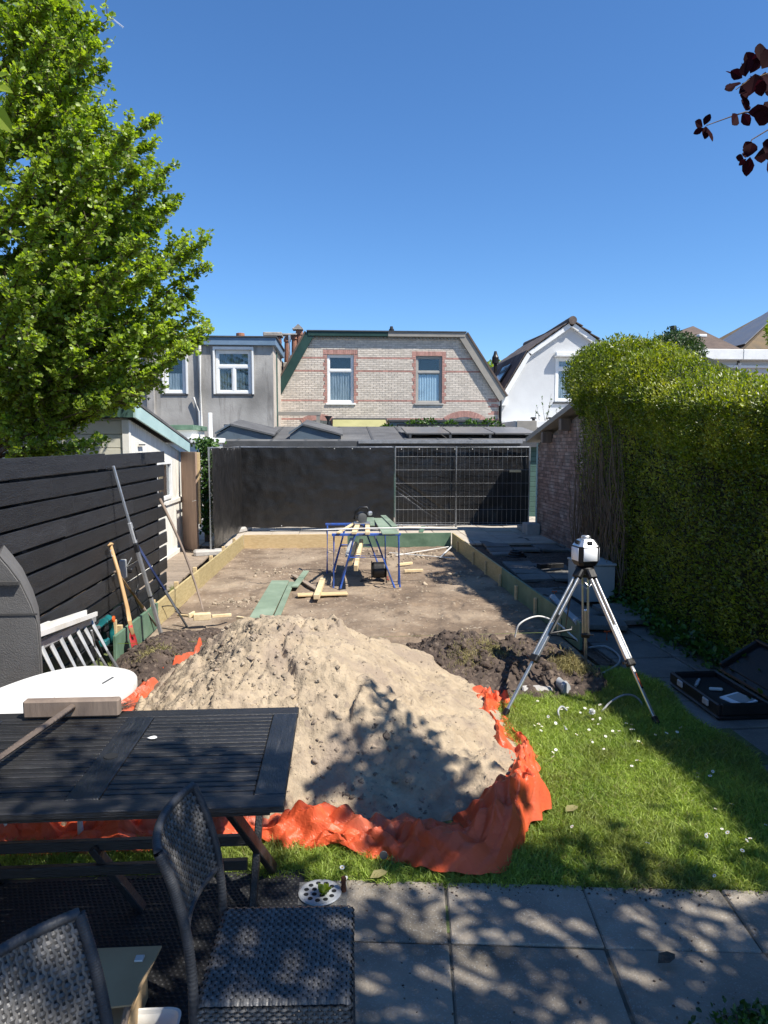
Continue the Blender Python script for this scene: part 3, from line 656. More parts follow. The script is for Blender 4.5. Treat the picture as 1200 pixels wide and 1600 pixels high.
h1 = far_house(xa, xb-.06, 'white house with dark brown hipped roof beyond the hedge', 'roof_dark', (PY(1078, 510, FY+3.3).x, PY(1078, 511, FY+3.3).z), [(PY(1110, 560, FY).x, PY(1145, 560, FY).x, 2.9, 4.25)])
far_house(xb+.06, xc, 'white house with solar panels on its mossy roof at the right edge', 'roof_moss', (PY(1235, 470, FY+3.3).x, PY(1235, 470, FY+3.3).z), [(PY(1192, 560, FY).x, PY(1215, 560, FY).x, 2.7, 4.1)], solar=True)
p_ = PY(1096, 525, FY+1.4); b = MB(); b.box(p_, (.35, .3, .12), None, .02); obj('roof_window', b, 'white_paint', h1)
p_ = PY(1052, 520, FY+2.5); b = MB(); b.lathe([(.08, -.3), (.08, .1), (.16, .12), (.12, .3)], p_, 10); obj('roof_vent', b, 'black_plastic', h1)
b = MB(); b.tube([(xb, FY-.1, 0), (xb, FY-.1, 5.3)], .07, 8); obj('downpipe', b, 'white_plastic', h1)
# ------------------------------------------------------------------ low garage with bitumen roof behind the site fence
h = thing('garage', (.9, 19, 0), 'low dark green garage with bitumen roof and wedge skylights behind the site fence', 'garage')
x0, x1 = -3.42, 5.7
b = MB(); b.bx(x0, x1, 19.15, 23.4, 0, 1.94); obj('wall', b, 'barge_green', h)
bd = MB(); bd.box((0, 0, 0), (x1-x0, .025, .128), None, .004); first = None
for k in range(14):
    if first is None: first = proto('board', bd, 'fascia_dark', h, ((x0+x1)/2, 19.13, .1))
    else: piece(first, h, ((x0+x1)/2, 19.13, .1+k*.136))
def rz(y): return 2.06+(y-18.95)*(.50/4.4)
b = MB(); b.prism([(x0-.12, 18.95, rz(18.95)), (x0-.12, 23.4, rz(23.4)), (x0-.12, 23.4, rz(23.4)-.12), (x0-.12, 18.95, rz(18.95)-.12)], (x1-x0+.2, 0, 0)); rf = obj('roof', b, 'bitumen', h)
for k in range(8):
    b = MB(); xx = x0+.9*k+.7; b.prism([(xx, 19.0, rz(19.0)+.003), (xx, 23.3, rz(23.3)+.003), (xx, 23.3, rz(23.3)+.012), (xx, 19.0, rz(19.0)+.012)], (.06, 0, 0)); obj('roof_seam', b, 'lead', rf)
b = MB(); b.bx(x0-.13, x1+.09, 18.93, 18.948, rz(18.95)-.14, rz(18.95)+.02); obj('roof_edge', b, 'lead', rf)
def skylight(xa, xb, ridge_t):
    ya, yb = 19.6, 21.2; za = rz(ya); zb = rz(yb); xp = xa+(xb-xa)*.28
    b = MB()
    V = [(xa, ya, za), (xb, ya, za), (xb, yb, zb), (xa+.1, yb, zb), (xb, ya, za+.08), (xb, yb, zb+.08), (xp, ya+.0, za+.36), (xp+.05, yb, zb+.34), (xa, ya, za+.12), (xa+.1, yb, zb+.12)]
    b.add(V, [(0, 1, 4, 6, 8), (1, 2, 5, 4), (2, 3, 9, 7, 5), (3, 0, 8, 9)]); s = obj('skylight', b, 'skylight_side', h)
    b = MB(); b.prism([(xp-.02, ya-.06, za+.365), (xb+.08, ya-.06, za+.083), (xb+.08, yb+.05, zb+.085), (xp+.02, yb+.05, zb+.35)], (0, 0, .05)); obj('cover', b, 'bitumen', s)
    b = MB(); b.prism([(xp-.025, ya-.06, za+.37), (xp+.015, yb+.05, zb+.355), (xa+.09, yb+.05, zb+.13), (xa-.03, ya-.06, za+.13)], (0, 0, .045)); obj('cover', b, 'skylight_side', s)
skylight(PY(338, 688, 19.6).x, PY(424, 688, 19.6).x, .3); skylight(PY(453, 688, 19.6).x, PY(531, 688, 19.6).x, .3)
pa = PY(630, 680, 20.5).x; pb_ = PY(830, 680, 20.5).x; wd = (pb_-pa)/3
sp = MB(); nrm_ = np.array([0, -.113, .994]); sp.box((0, 0, 0), (wd-.04, 1.7, .05), (np.array([1, 0, 0]), np.array([0, .994, .113]), nrm_), .006); first = None
for k in range(3):
    L_ = (pa+wd*(k+.5), 20.6, rz(20.6)+.14)
    if first is None: first = proto('solar_panel', sp, 'solar_grey', h, L_)
    else: piece(first, h, L_)
for k in range(4): b = MB(); b.bx(pa+.1+k*wd*.9, pa+.16+k*wd*.9, 19.75, 21.4, rz(19.75)+.005, rz(19.75)+.11); obj('panel_rail', b, 'lead', h)
gx = PY(560, 690, 18.9).x
b = MB(); b.prism([(gx, 18.92, 2.02), (gx, 18.80, 2.02), (gx, 18.79, 2.10), (gx, 18.81, 2.10), (gx, 18.82, 2.04), (gx, 18.90, 2.04), (gx, 18.90, 2.11), (gx, 18.92, 2.11)], (4.85-gx, 0, 0)); obj('gutter', b, 'alu_dull', h)
b = MB(); b.tube([PY(513, 668, 21.8), PY(513, 650, 21.8)], .12, 12); obj('vent_pipe', b, 'black_plastic', h)
# low flat roof and yellow awning in front of the brick house
aw = thing('awning', (1.0, 25.3, 2.3), 'yellow green fabric awning below the brick house windows', 'awning')
xa_ = PY(520, 660, 25.3).x; xb_ = PY(604, 660, 25.3).x; za_ = PY(560, 668, 25.3).z; zb_ = PY(560, 656, 25.3).z
b = MB(); b.prism([(xa_, 25.0, za_), (xa_, 25.9, zb_+.03), (xa_, 25.9, zb_), (xa_, 25.0, za_-.02)], (xb_-xa_, 0, 0)); obj('cloth', b, 'yellow_awning', aw); b = MB(); b.bx(xa_-.05, xb_+.05, 25.88, 25.97, zb_-.02, zb_+.08, .01); obj('cassette', b, 'lead', aw); b = MB(); b.bx(xa_-.02, xb_+.02, 24.95, 25.0, za_-.06, za_+.01, .01); obj('front_bar', b, 'black_plastic', aw)
b = MB(); xe = PY(765, 660, 25.0).x; zr = PY(680, 656, 25.0).z; b.bx(xb_+.08, xe, 24.9, 25.94, 0, zr-.08); ex_ = obj('flat_roof_extension', b, 'barge_grey', label='grey flat roofed extension below the right brick house window', cat='extension'); b = MB(); b.bx(xb_+.04, xe+.05, 24.84, 25.95, zr-.078, zr, .01); obj('roof_edge', b, 'lead', ex_)
sc = thing('roof_screen', (PY(690, 665, 23.6).x, 23.6, 2.3), 'black framed glass screen with plants behind the solar panels', 'screen')
sx0 = PY(620, 670, 23.6).x; sx1 = PY(762, 670, 23.6).x; sz0 = PY(690, 674, 23.6).z; sz1 = PY(690, 663, 23.6).z
b = MB(); b.bx(sx0, sx1, 23.58, 23.62, sz1-.05, sz1)
for k in range(4): xx = sx0+(sx1-sx0-.05)*k/3; b.bx(xx, xx+.05, 23.575, 23.625, sz0-.3, sz1-.051)
obj('frame', b, 'black_plastic', sc)
for k in range(3): b = MB(); xx = sx0+(sx1-sx0-.05)*k/3; b.bx(xx+.052, xx+(sx1-sx0-.05)/3-.002, 23.595, 23.6, sz0-.25, sz1-.052); obj('pane', b, 'glass', sc)
def blob_leaves(n, c, r, size, rng):
    d = nrm(rng.normal(size=(n, 3))); p = np.array(c)+d*np.array(r)*(rng.uniform(.35, 1, (n, 1))**.6); D = nrm(d+rng.normal(size=(n, 3))*.7); return p, D, nrm(rng.normal(size=(n, 3))+np.array([0, 0, .8])), size*rng.uniform(.6, 1.3, n)
for k, (px_, py_, rr) in enumerate(((650, 662, .35), (668, 661, .35), (704, 663, .3), (735, 662, .3), (768, 664, .4), (755, 668, .35), (604, 668, .25))):
    c = PY(px_, py_+2, 24.1); pl = thing('roof_plant', (c.x, c.y, c.z-.4), ['green plant at the left end of the black roof screen', 'green plant just right of the leftmost one on the roof screen', 'small green plant in the middle behind the roof screen', 'small green plant right of the middle behind the roof screen', 'bright green plant at the right end beside the brick corner', 'low green plant just left of the brick house corner', 'tiny plant beside the red tile rubble left of the solar panels'][k], 'plant', 'plants above the garage roof')
    leaves('foliage', *blob_leaves(260, (c.x, c.y, c.z-.05), (rr, .25, rr*.7), .10, RNG), 'ivy_leaf', 'oval', pl); b = MB(); b.lathe([(.10, -.42), (.14, -.2)], c, 10); obj('pot', b, 'terracotta', pl)
# timber post frame in front of the brick house, left
pf = thing('timber_frame', (-2.0, 24.2, 0), 'grey timber goal-shaped frame in front of the brick house', 'frame'); fx0 = PY(414, 660, 24.2).x; fx1 = PY(500, 660, 24.2).x; fz = PY(450, 649, 24.2).z
for xx in (fx0, fx1-.12): b = MB(); b.bx(xx, xx+.12, 24.14, 24.26, 0, fz-.002); obj('post', b, 'barge_grey', pf)
b = MB(); b.bx(fx0-.05, fx1+.03, 24.13, 24.27, fz, fz+.12); obj('beam', b, 'barge_grey', pf)
# small white sheds left, behind the ivy
for nm, pxs, yy, zt2, lab, rm in (('a', (262, 300), 17.6, None, 'small white shed with green roof left of the ivy', 'green_paint'), ('b', (286, 330), 16.9, None, 'small cream shed with stepped roof edge beside the ivy', 'white_paint')):
    xs_ = PY(pxs[0]-25, 670, yy).x; xe_ = PY(pxs[1], 670, yy).x; z1_ = PY(300, 664 if nm == 'a' else 684, yy).z
    hh = thing('small_shed', ((xs_+xe_)/2, yy, 0), lab, 'shed'); b = MB(); b.bx(xs_, xe_, yy, yy+1.6, 0, z1_-.12); obj('wall', b, 'offwhite_boards', hh)
    b = MB(); b.bx(xs_-.1, xe_+.06, yy-.1, yy+1.7, z1_-.118, z1_, .01); obj('roof', b, rm, hh)
    b = MB(); b.bx(xe_-.55, xe_-.3, yy-.03, yy-.002, z1_-.75, z1_-.4); obj('window', b, 'dark_interior', hh)
b = MB(); b.bx(PY(326, 660, 18.3).x, PY(331, 660, 18.3).x, 18.25, 18.4, 0, PY(330, 645, 18.3).z, .01); obj('white_post', b, 'white_paint', label='white square post between the ivy and the garage', cat='post')

# ------------------------------------------------------------------ brick outbuilding on the right
OX = 4.36; oy0, oy1, orid = 10.4, 15.55, 10.9
h = thing('brick_outbuilding', (OX, 13, 0), 'old brown brick outbuilding with sloping roof beside the hedge', 'outbuilding')
ze = 2.12; zr_ = 3.02
def otop(y): return ze+(zr_-ze)*(oy1-y)/(oy1-orid)
b = MB(); b.prism([(OX+.012, oy0, 0), (OX+.012, oy1, 0), (OX+.012, oy1, ze-.1), (OX+.012, orid, zr_-.1), (OX+.012, oy0, zr_-.1)], (3.2, 0, 0)); obj('wall', b, 'mortar_old', h)
bk = MB(); ch = .068; i = 0; z = .02
while z < zr_:
    y = oy0+(i % 2)*.11-.22
    while y < oy1:
        y0, y1 = max(y, oy0), min(y+.208, oy1); y += .219
        if y1-y0 < .03 or z+ch > otop(y1)-.1: continue
        xx = OX-random.uniform(0, .008); bk.bx(xx, OX+.04, y0, y1, z, z+ch-.012)
    z += ch; i += 1
obj('brickwork', bk, 'brick_old', h, kind='stuff')
b = MB(); b.prism([(OX-.22, oy1+.25, ze-.08), (OX-.22, orid, zr_-.02), (OX-.22, orid, zr_+.08), (OX-.22, oy1+.25, ze+.02)], (3.5, 0, 0)); obj('roof', b, 'barge_grey', h)
for yy in (14.6, 13.4, 12.2):
    b = MB(); b.bx(OX-.2, OX-.002, yy-.07, yy+.07, otop(yy)-.28, otop(yy)-.06, .01); obj('purlin_end', b, 'grey_wood', h)
b = MB(); b.bx(OX-.02, OX+.25, oy1+.002, oy1+.06, 0, ze-.1, .01); obj('corner_board', b, 'fascia_turq', h)
b = MB(); b.bx(OX-.32, OX-.01, 15.2, 15.6, 0, .28, .02); obj('plinth_block', b, 'concrete', label='dark stone block at the foot of the brick outbuilding corner', cat='block')

# ------------------------------------------------------------------ garden shed on the left
SX = -2.95; sy0, sy1 = 10.35, 13.75
h = thing('garden_shed', (-4.9, 12, 0), 'white boarded garden shed with turquoise roof edge behind the black fence', 'shed')
def stop(y): return 2.36-(y-sy0)*(.52/(sy1-sy0))
b = MB(); b.prism([(SX-.03, sy0+.03, 0), (SX-.03, sy1, 0), (SX-.03, sy1, stop(sy1)), (SX-.03, sy0+.03, stop(sy0))], (-4.2, 0, 0)); obj('wall', b, 'cream_boards', h)
wy0, wy1, wz0, wz1 = 11.75, 12.7, 1.12, 1.66
bw_ = .095; first = None
k = 0; y = sy0+.06
while y < sy1-.02:
    top = stop(y+bw_)-.0; segs = [(0.06, top)] if not (y+bw_ > wy0-.03 and y < wy1+.03) else [(.06, wz0-.05), (wz1+.05, top)]
    for a, c in segs:
        b = MB(); b.bx(SX-.03, SX, y, y+bw_-.006, a, c, .004); obj('board', b, 'offwhite_boards', h)
    y += bw_
fb = MB(); fb.box((0, 0, 0), (4.15, .03, .185), None, .006); first = None
for k in range(12):
    L_ = (SX-2.14, sy0+.012, .1+.194*k)
    if first is None: first = proto('front_board', fb, 'cream_boards', h, L_)
    else: piece(first, h, L_)
b = MB(); b.bx(SX-.09, SX+.012, sy0-.03, sy0+.06, 0, 2.34, .006); obj('corner_post', b, 'offwhite_boards', h)
b = MB(); b.bx(SX+.001, SX+.03, sy0+.1, sy1, .96, 1.03, .004); b.bx(SX+.001, SX+.05, sy0+.1, sy1, .03, .12, .004); obj('rail', b, 'offwhite_boards', h)
# window facing the yard
b = MB(); b.bx(SX-.02, SX+.035, wy0-.06, wy0, wz0-.06, wz1+.06, .004); b.bx(SX-.02, SX+.035, wy1, wy1+.06, wz0-.06, wz1+.06, .004); b.bx(SX-.02, SX+.034, wy0, wy1, wz0-.06, wz0, .004); b.bx(SX-.02, SX+.034, wy0, wy1, wz1, wz1+.06, .004); wf = obj('window', b, 'white_paint', h)
b = MB(); b.bx(SX-.012, SX-.008, wy0, wy1, wz0, wz1); obj('pane', b, 'glass', wf)
b = MB(); b.bx(SX-.028, SX-.022, wy0-.02, wy1+.02, wz0-.02, wz1+.02); obj('dark_backing', b, 'dark_interior', wf)  # dark panel painted as the shade inside the shed
b = MB(); b.lathe([(.01, -.2), (.10, -.12), (.15, .02), (.10, .16), (.02, .22)], (SX-.02, 12.15, 1.38), 10, (np.array([0, 1, 0]), np.array([.05, 0, 0]), np.array([0, .2, 1]))); obj('hanging_ornament', b, 'pine', wf, smooth=True)
# roof and fascias
b = MB(); b.prism([(SX+.14, sy0-.15, stop(sy0-.15)+.2), (SX+.14, sy1+.1, stop(sy1+.1)+.2), (SX+.14, sy1+.1, stop(sy1+.1)+.24), (SX+.14, sy0-.15, stop(sy0-.15)+.24)], (-4.6, 0, 0)); rf = obj('roof', b, 'bitumen', h)
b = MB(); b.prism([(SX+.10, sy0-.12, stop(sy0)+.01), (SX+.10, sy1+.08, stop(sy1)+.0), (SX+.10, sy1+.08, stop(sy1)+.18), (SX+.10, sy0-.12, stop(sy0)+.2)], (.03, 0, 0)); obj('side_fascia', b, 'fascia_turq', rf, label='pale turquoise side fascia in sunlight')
b = MB(); b.bx(SX-4.4, SX+.098, sy0-.12, sy0-.09, stop(sy0)+.01, stop(sy0)+.205); obj('front_fascia', b, 'fascia_dark', rf, label='front fascia with its shade painted in as dark green')  # darker colour than the side fascia, paints the shade on the front
b = MB(); b.bx(SX+.02, SX+.05, 10.75, 11.0, 1.98, 2.0); obj('shelf_bracket', b, 'lead', h)
# brown board door standing open
d = thing('door', (-2.72, 13.25, 0), 'weathered brown plywood door standing open beside the shed', 'door')
A_ = np.array([-2.90, 13.45, 0]); B_ = np.array([-2.575, 13.15, 0]); dd = (B_-A_)/np.linalg.norm(B_-A_)
b = MB(); b.box((A_+B_)/2+np.array([0, 0, .96]), (np.linalg.norm(B_-A_), .04, 1.8), (dd, np.array([-dd[1], dd[0], 0]), np.array([0, 0, 1])), .004); obj('panel', b, 'brown_ply', d)
b = MB(); b.box(B_+np.array([.03, .05, 1.2]), (.05, .05, 1.3), None, .004); obj('edge_batten', b, 'pine', d)
b = MB(); b.tube([B_+np.array([-.08, -.035, .97]), B_+np.array([-.01, -.05, .99])], .009, 6); obj('handle', b, 'alu', d)
# ivy
iv = thing('ivy', (-2.62, 14.6, 0), 'bright green ivy growing up a post beside the open door', 'ivy')
n = 2600; P = np.stack([RNG.normal(-2.64, .11, n), RNG.normal(14.6, .16, n), RNG.uniform(.2, 2.12, n)], -1); P[:, 0] += .05*np.sin(P[:, 2]*5)
leaves('foliage', P, nrm(RNG.normal(size=(n, 3))+np.array([.4, -.6, -.3])), RNG.normal(size=(n, 3))+np.array([.5, -.8, .8]), .075*RNG.uniform(.6, 1.3, n), 'ivy_leaf', 'oval', iv)
b = MB(); b.bx(-2.72, -2.6, 14.55, 14.67, 0, 1.95); obj('post', b, 'grey_wood', iv)

# ------------------------------------------------------------------ black board fence
FX = -2.25
h = thing('black_fence', (FX, 6, 0), 'black stained fence of wide horizontal boards with gaps on the left', 'fence')
fy0, fy1 = 1.2, 9.35
for yy in (1.4, 3.35, 5.3, 7.2, 9.12):
    b = MB(); b.bx(FX-.10, FX-.03, yy-.04, yy+.04, 0, 1.86); obj('post', b, 'black_stain', h)
rows = 11; bh = 1.89/rows
for i in range(rows):
    z0 = .03+i*bh; splits = [fy0]; y = fy0+random.uniform(.6, 1.9)
    while y < fy1-.5: splits.append(y); y += random.uniform(1.6, 3.4)
    splits.append(fy1+random.uniform(-.04, .05)); ov = random.uniform(-.004, .006)
    for a, c in zip(splits, splits[1:]):
        tl_ = random.uniform(-.004, .004); b = MB()
        b.box((FX+ov, (a+c)/2, z0+bh/2), (.024, c-a-.003, bh-.026+random.uniform(-.007, .005)), (np.array([1, 0, .02]), np.array([0, 1, tl_]), np.array([-.02, -tl_, 1])), .003)
        obj('board', b, 'black_stain', h)
for i in range(rows+1):      # added unseen boards behind, they keep light out of the gaps
    z0 = .03+i*bh; b = MB(); b.bx(FX-.126, FX-.104, fy0, fy1-.02, max(.02, z0-.07), min(1.86, z0+.07), .003); obj('gap_blocker', b, 'black_stain', h)

# ------------------------------------------------------------------ site fence panels and black sheets
def site_panel(p, q, label, mid=False, sag=0):
    p = np.array([p[0], p[1], 0.]); q = np.array([q[0], q[1], 0.]); d = (q-p); L_ = np.linalg.norm(d); d /= L_
    t = thing('site_fence_panel', (p+q)/2, label, 'fence panel'); zb, zt2 = .12, 1.95
    b = MB(); up = np.array([0, 0, 1.])
    b.tube([p+d*.03+up*.02, p+d*.03+up*zt2], .021, 10); obj('upright', b, 'galv', t)
    b = MB(); b.tube([q-d*.03+up*.02, q-d*.03+up*zt2], .021, 10); obj('upright', b, 'galv', t)
    for z in (zb+.05, zt2-.02): b = MB(); b.tube([p+d*.03+up*z, q-d*.03+up*z], .019, 8); obj('rail', b, 'galv', t)
    if mid: b = MB(); m_ = p+d*L_*.455; b.tube([m_+up*zb, m_+up*zt2], .019, 8); obj('upright', b, 'galv', t)
    b = MB(); k = int(L_/.105)
    for i in range(1, k): x_ = p+d*(L_*i/k); b.tube([x_+up*(zb+.03), x_+up*(zt2-.03)], .0026, 4, False)
    for z in np.arange(zb+.1, zt2, .30): b.tube([p+d*.04+up*z, q-d*.04+up*z], .0032, 4, False)
    obj('wire_mesh', b, 'galv', t, kind='stuff'); return t
def foot(x, y, a, lab):
    b = MB(); c, s_ = math.cos(a), math.sin(a); b.box((x, y, .06+.03), (.62, .22, .12), (np.array([c, s_, 0]), np.array([-s_, c, 0]), np.array([0, 0, 1])), .03); obj('fence_foot', b, 'concrete', label=lab, cat='fence foot', group='concrete feet of the site fence')
def sheet_on(p, q, z0, z1, off, label, folds=0, seed=1, eye=True, diag=False):
    p = np.array([p[0], p[1], 0.]); q = np.array([q[0], q[1], 0.]); d = q-p; L_ = np.linalg.norm(d); d /= L_; nn = np.array([-d[1], d[0], 0.])
    if nn@np.array([0, -1., 0])+nn@np.array([.3, 0, 0]) < 0: nn = -nn
    nu, nv = 130, 70; U, Vv = np.meshgrid(np.linspace(0, L_, nu), np.linspace(0, 1, nv), indexing='ij')
    Z = z0+(z1-z0)*Vv; dep = .03*ridge(U*1.3, Z*1.5, seed)+.008*fbm(U*6, Z*6, seed+3)+.008*np.abs(fbm(U*2.5+Z, Z*3.5, seed+4, 3))
    # tension folds fanning from the eyelets along the top
    dep = dep+.006*np.sin(U*14+fbm(U*2, Z*2, seed)*3)*np.clip(Vv-.55, 0, 1)*2
    if diag:
        for k, a in enumerate((0, .09, .2, .34, .5)):
            t_ = (Z-(1.25-a*.6))+(U-.05)*.72; m_ = (U < 1.5); dep = dep+.05*np.exp(-(t_/.022)**2)*np.clip(1.4-U, 0, 1)**.5*m_*(1-.35*k/5)
        dep = dep+.03*ridge(U*.8, Z*3.2, seed+9, 2)*np.clip(1.2-Z, 0, 1)
    else: dep = dep+.012*ridge((U+Z*.6)*.8, (Z-U*.3)*2.2, seed+5, 2)
    zz = Z+np.where(Vv == 0, .012*np.sin(U*5+seed)+.01*fbm(U*4, U*0, seed), 0)-np.where(Vv == 1, .012*np.abs(np.sin(U*5.2)), 0)
    P = p[None, None, :]+d*U[..., None]+nn*(off+dep*(1 if off > 0 else -1)*1.0)[..., None]; P[..., 2] = zz
    b = MB(); b.grid(P); o = obj('privacy_sheet', b, 'black_sheet', smooth=True, label=label, cat='sheet', recalc=False)
    for k in range(int(L_/.4)):
        c = p+d*(.12+k*.4)+nn*(off+.012 if off > 0 else .03); 
        for zq in ((z1-.03, z0+.04) if eye else (z1-.03,)):
            e = MB(); e.tube([c+np.array([0, 0, zq])-nn*.012, c+np.array([0, 0, zq])+nn*.012], .012, 6); obj('cable_tie', e, 'white_plastic', o)
    return o
SP0 = (-2.22, 16.25); SP1 = (1.23, 16.13); SP2 = (4.33, 16.02); SPL = (-2.27, 12.68)
site_panel(SPL, (-2.23, 16.16), 'steel mesh fence panel running along the left side of the plot')
site_panel(SP0, SP1, 'steel mesh fence panel with dark covering across the back, left one')
site_panel(SP1, SP2, 'steel mesh fence panel with bare mesh in front of its sheet, right one', mid=True)
sheet_on(SPL, (-2.23, 16.16), .12, 1.93, .03, 'dusty black plastic sheet on the left side fence panel', seed=4)
sheet_on(SP0, SP1, .13, 1.93, .035, 'smooth black plastic sheet covering the left back fence panel', seed=8)
sheet_on((SP1[0]+.05, SP1[1]), SP2, .14, 1.92, -.04, 'creased black plastic sheet behind the mesh of the right back panel', seed=12, diag=True)
foot(-2.26, 12.72, 0.3, 'concrete fence foot at the near end of the left side panel'); foot(-2.2, 16.2, 1.2, 'concrete fence foot in the back left corner'); foot(1.23, 16.13, 1.5, 'concrete fence foot between the two back panels'); foot(4.2, 16.02, 1.5, 'concrete fence foot by the brick outbuilding')
b = MB(); cc = PY(805, 736, 15.97); b.box((cc.x, 15.97, cc.z), (.26, .006, .055), None, .001); obj('name_plate', b, 'pale_wood', label='small yellowish plate tied to the right mesh panel', cat='plate')

# ------------------------------------------------------------------ formwork boards round the plot
fw = thing('formwork', (.15, 10, 0), 'timber formwork edging of wood and green boards round the bare plot', 'formwork')
def fboard(p, q, m, z1=.255, lab=None):
    b = MB(); b.bar((p[0], p[1], z1/2-.01), (q[0], q[1], z1/2-.01), .028, z1+.02, bev=.003); obj('board', b, m, fw, label=lab)
L0 = (-2.06, 6.55); L3 = (-1.86, 13.85)
def lp(t): return (L0[0]+(L3[0]-L0[0])*t, L0[1]+(L3[1]-L0[1])*t)
fboard(lp(0), lp(.19), 'green_paint', lab='green painted board nearest the shovel'); fboard(lp(.1905), lp(.47), 'pine_y'); fboard(lp(.4705), lp(.76), 'pine_y'); fboard(lp(.7605), lp(1), 'pine_y')
fboard((-1.845, 13.87), (.15, 13.92), 'pine'); fboard((.152, 13.92), (2.2, 13.98), 'green_paint', lab='green painted board along the back right')
R0 = (2.23, 13.95); R3 = (2.36, 6.75)
def rp(t): return (R0[0]+(R3[0]-R0[0])*t, R0[1]+(R3[1]-R0[1])*t)
fboard(rp(0), rp(.30), 'pine_y'); fboard(rp(.3005), rp(.56), 'pine_y'); fboard(rp(.5605), rp(.80), 'green_paint', lab='green painted board at the right side'); fboard(rp(.8005), rp(1), 'green_paint')
for t in (.04, .19, .33, .47, .62, .76, .9):
    x, y = lp(t); b = MB(); b.bx(x-.07, x-.018, y-.022, y+.022, -.1, .27+.03*random.random(), .003); obj('stake', b, 'pine', fw)
for t in (.1, .3, .43, .56, .68, .8, .92):
    x, y = rp(t); b = MB(); b.bx(x-.05, x-.018, y-.02, y+.02, -.1, .16+.04*random.random(), .003); obj('stake', b, 'pine', fw)
# stretched mason's line across the front of the plot
b = MB(); b.tube([(-2.08, 6.6, .17), (2.3, 6.75, .17)], .0022, 5, False); obj('string_line', b, 'lime_leaf', label='thin yellow string line stretched across the front of the plot', cat='string')
# ------------------------------------------------------------------ hedge
h = thing('hedge', (4.2, 6.5, 0), 'tall clipped green hedge along the right side of the garden', 'hedge')
hy0, hy1 = 1.6, 10.05
CY = np.array([1.6, 3, 5, 6.5, 7.6, 8.5, 9.3, 10.2, 10.8, 11.2]); CZ = np.array([2.48, 2.48, 2.48, 2.56, 2.80, 3.12, 3.34, 3.42, 3.38, 3.3])
def crest(y): return np.interp(y, CY, CZ)
def hx(y, z):    # front face x
    c = crest(y); zs = np.interp(y, [5, 6.5, 8, 10], [2.32, 2.40, 2.54, 2.66]); t = np.clip((z-zs)/(c-zs), 0, 1)
    x = 3.52-.10*np.clip((z-.2)/2, 0, 1)+np.interp(y, [6, 9], [.42, .62])*t**1.15
    return x+.07*fbm(y*1.3, z*1.3, 61)+.03*fbm(y*4, z*4, 62)
# added dark solid inside the leaves, blocks light for a solid shadow
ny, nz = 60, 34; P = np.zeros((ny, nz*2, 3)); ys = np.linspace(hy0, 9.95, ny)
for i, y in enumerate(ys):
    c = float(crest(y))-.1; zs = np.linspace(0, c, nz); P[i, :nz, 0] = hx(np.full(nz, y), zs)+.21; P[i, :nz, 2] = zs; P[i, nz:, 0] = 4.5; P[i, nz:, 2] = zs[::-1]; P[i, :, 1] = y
b = MB(); b.grid(P); b.grid(np.stack([P[-1, :nz], P[-1, nz:][::-1]], 0)); b.grid(np.stack([P[0, :nz], P[0, nz:][::-1]], 0)); obj('light_block', b, mat('light_block_dark', (.02, .024, .010), (.010, .012, .006), 9, .95), h, smooth=True, recalc=False)
def hedge_surface(n, zlo, zhi, ylo=hy0, yhi=hy1):
    y = RNG.uniform(ylo, yhi, n); u = RNG.uniform(zlo, zhi, n); z = u*crest(y); x = hx(y, z); e = .02
    dxz = (hx(y, z+e)-hx(y, z-e))/(2*e); nn = nrm(np.stack([-np.ones(n), np.zeros(n), dxz], -1)); return np.stack([x, y, z], -1), nn
parts = []
for n, a, c_ in ((62000, .02, .76), (62000, .70, .999)):
    p, nn = hedge_surface(n, a, c_); p = p-nn*((RNG.exponential(.075, (n, 1))-.05) if a < .5 else RNG.normal(.0, .035, (n, 1))); D = nrm(nn*.7+RNG.normal(size=(n, 3))*.6+np.array([0, 0, .55])); NN = nrm(nn*.8+RNG.normal(size=(n, 3))*.6+np.array([0, 0, .4])) if a < .5 else nrm(nn*.5+RNG.normal(size=(n, 3))*.45+np.array(SUNV)*.9); parts.append((p, D, NN, RNG.uniform(.020, .044, n)))
# far end face, which bulges over the outbuilding
n = 12000; x = RNG.uniform(3.45, 4.6, n); z = RNG.uniform(0.0, 1., n); y0 = 9.98+.5*np.clip((z-.68)/.1, 0, 1); zz = z*(crest(np.full(n, 10.4))-.15*(np.abs(x-4.1)/.8)**2); p = np.stack([x, y0+RNG.normal(0, .06, n), zz], -1)
kp = (x > 3.5+.05)|(z > .5); p = p[kp]; n = len(p); parts.append((p, nrm(RNG.normal(size=(n, 3))*.7+np.array([-.3, .3, .5])), RNG.normal(size=(n, 3))+np.array([-.4, .4, .5]), RNG.uniform(.028, .052, n)))
# back top
n = 12000; y = RNG.uniform(hy0, hy1, n); x = RNG.uniform(3.9, 4.65, n); z = crest(y)-.02-.5*np.clip(x-4.1, 0, 1)+.03*fbm(x*5, y*5, 71); parts.append((np.stack([x, y, z], -1)+RNG.normal(size=(n, 3))*.03, nrm(RNG.normal(size=(n, 3))*.6+np.array([0, 0, .8])), RNG.normal(size=(n, 3))+np.array([0, 0, .8]), RNG.uniform(.028, .055, n)))
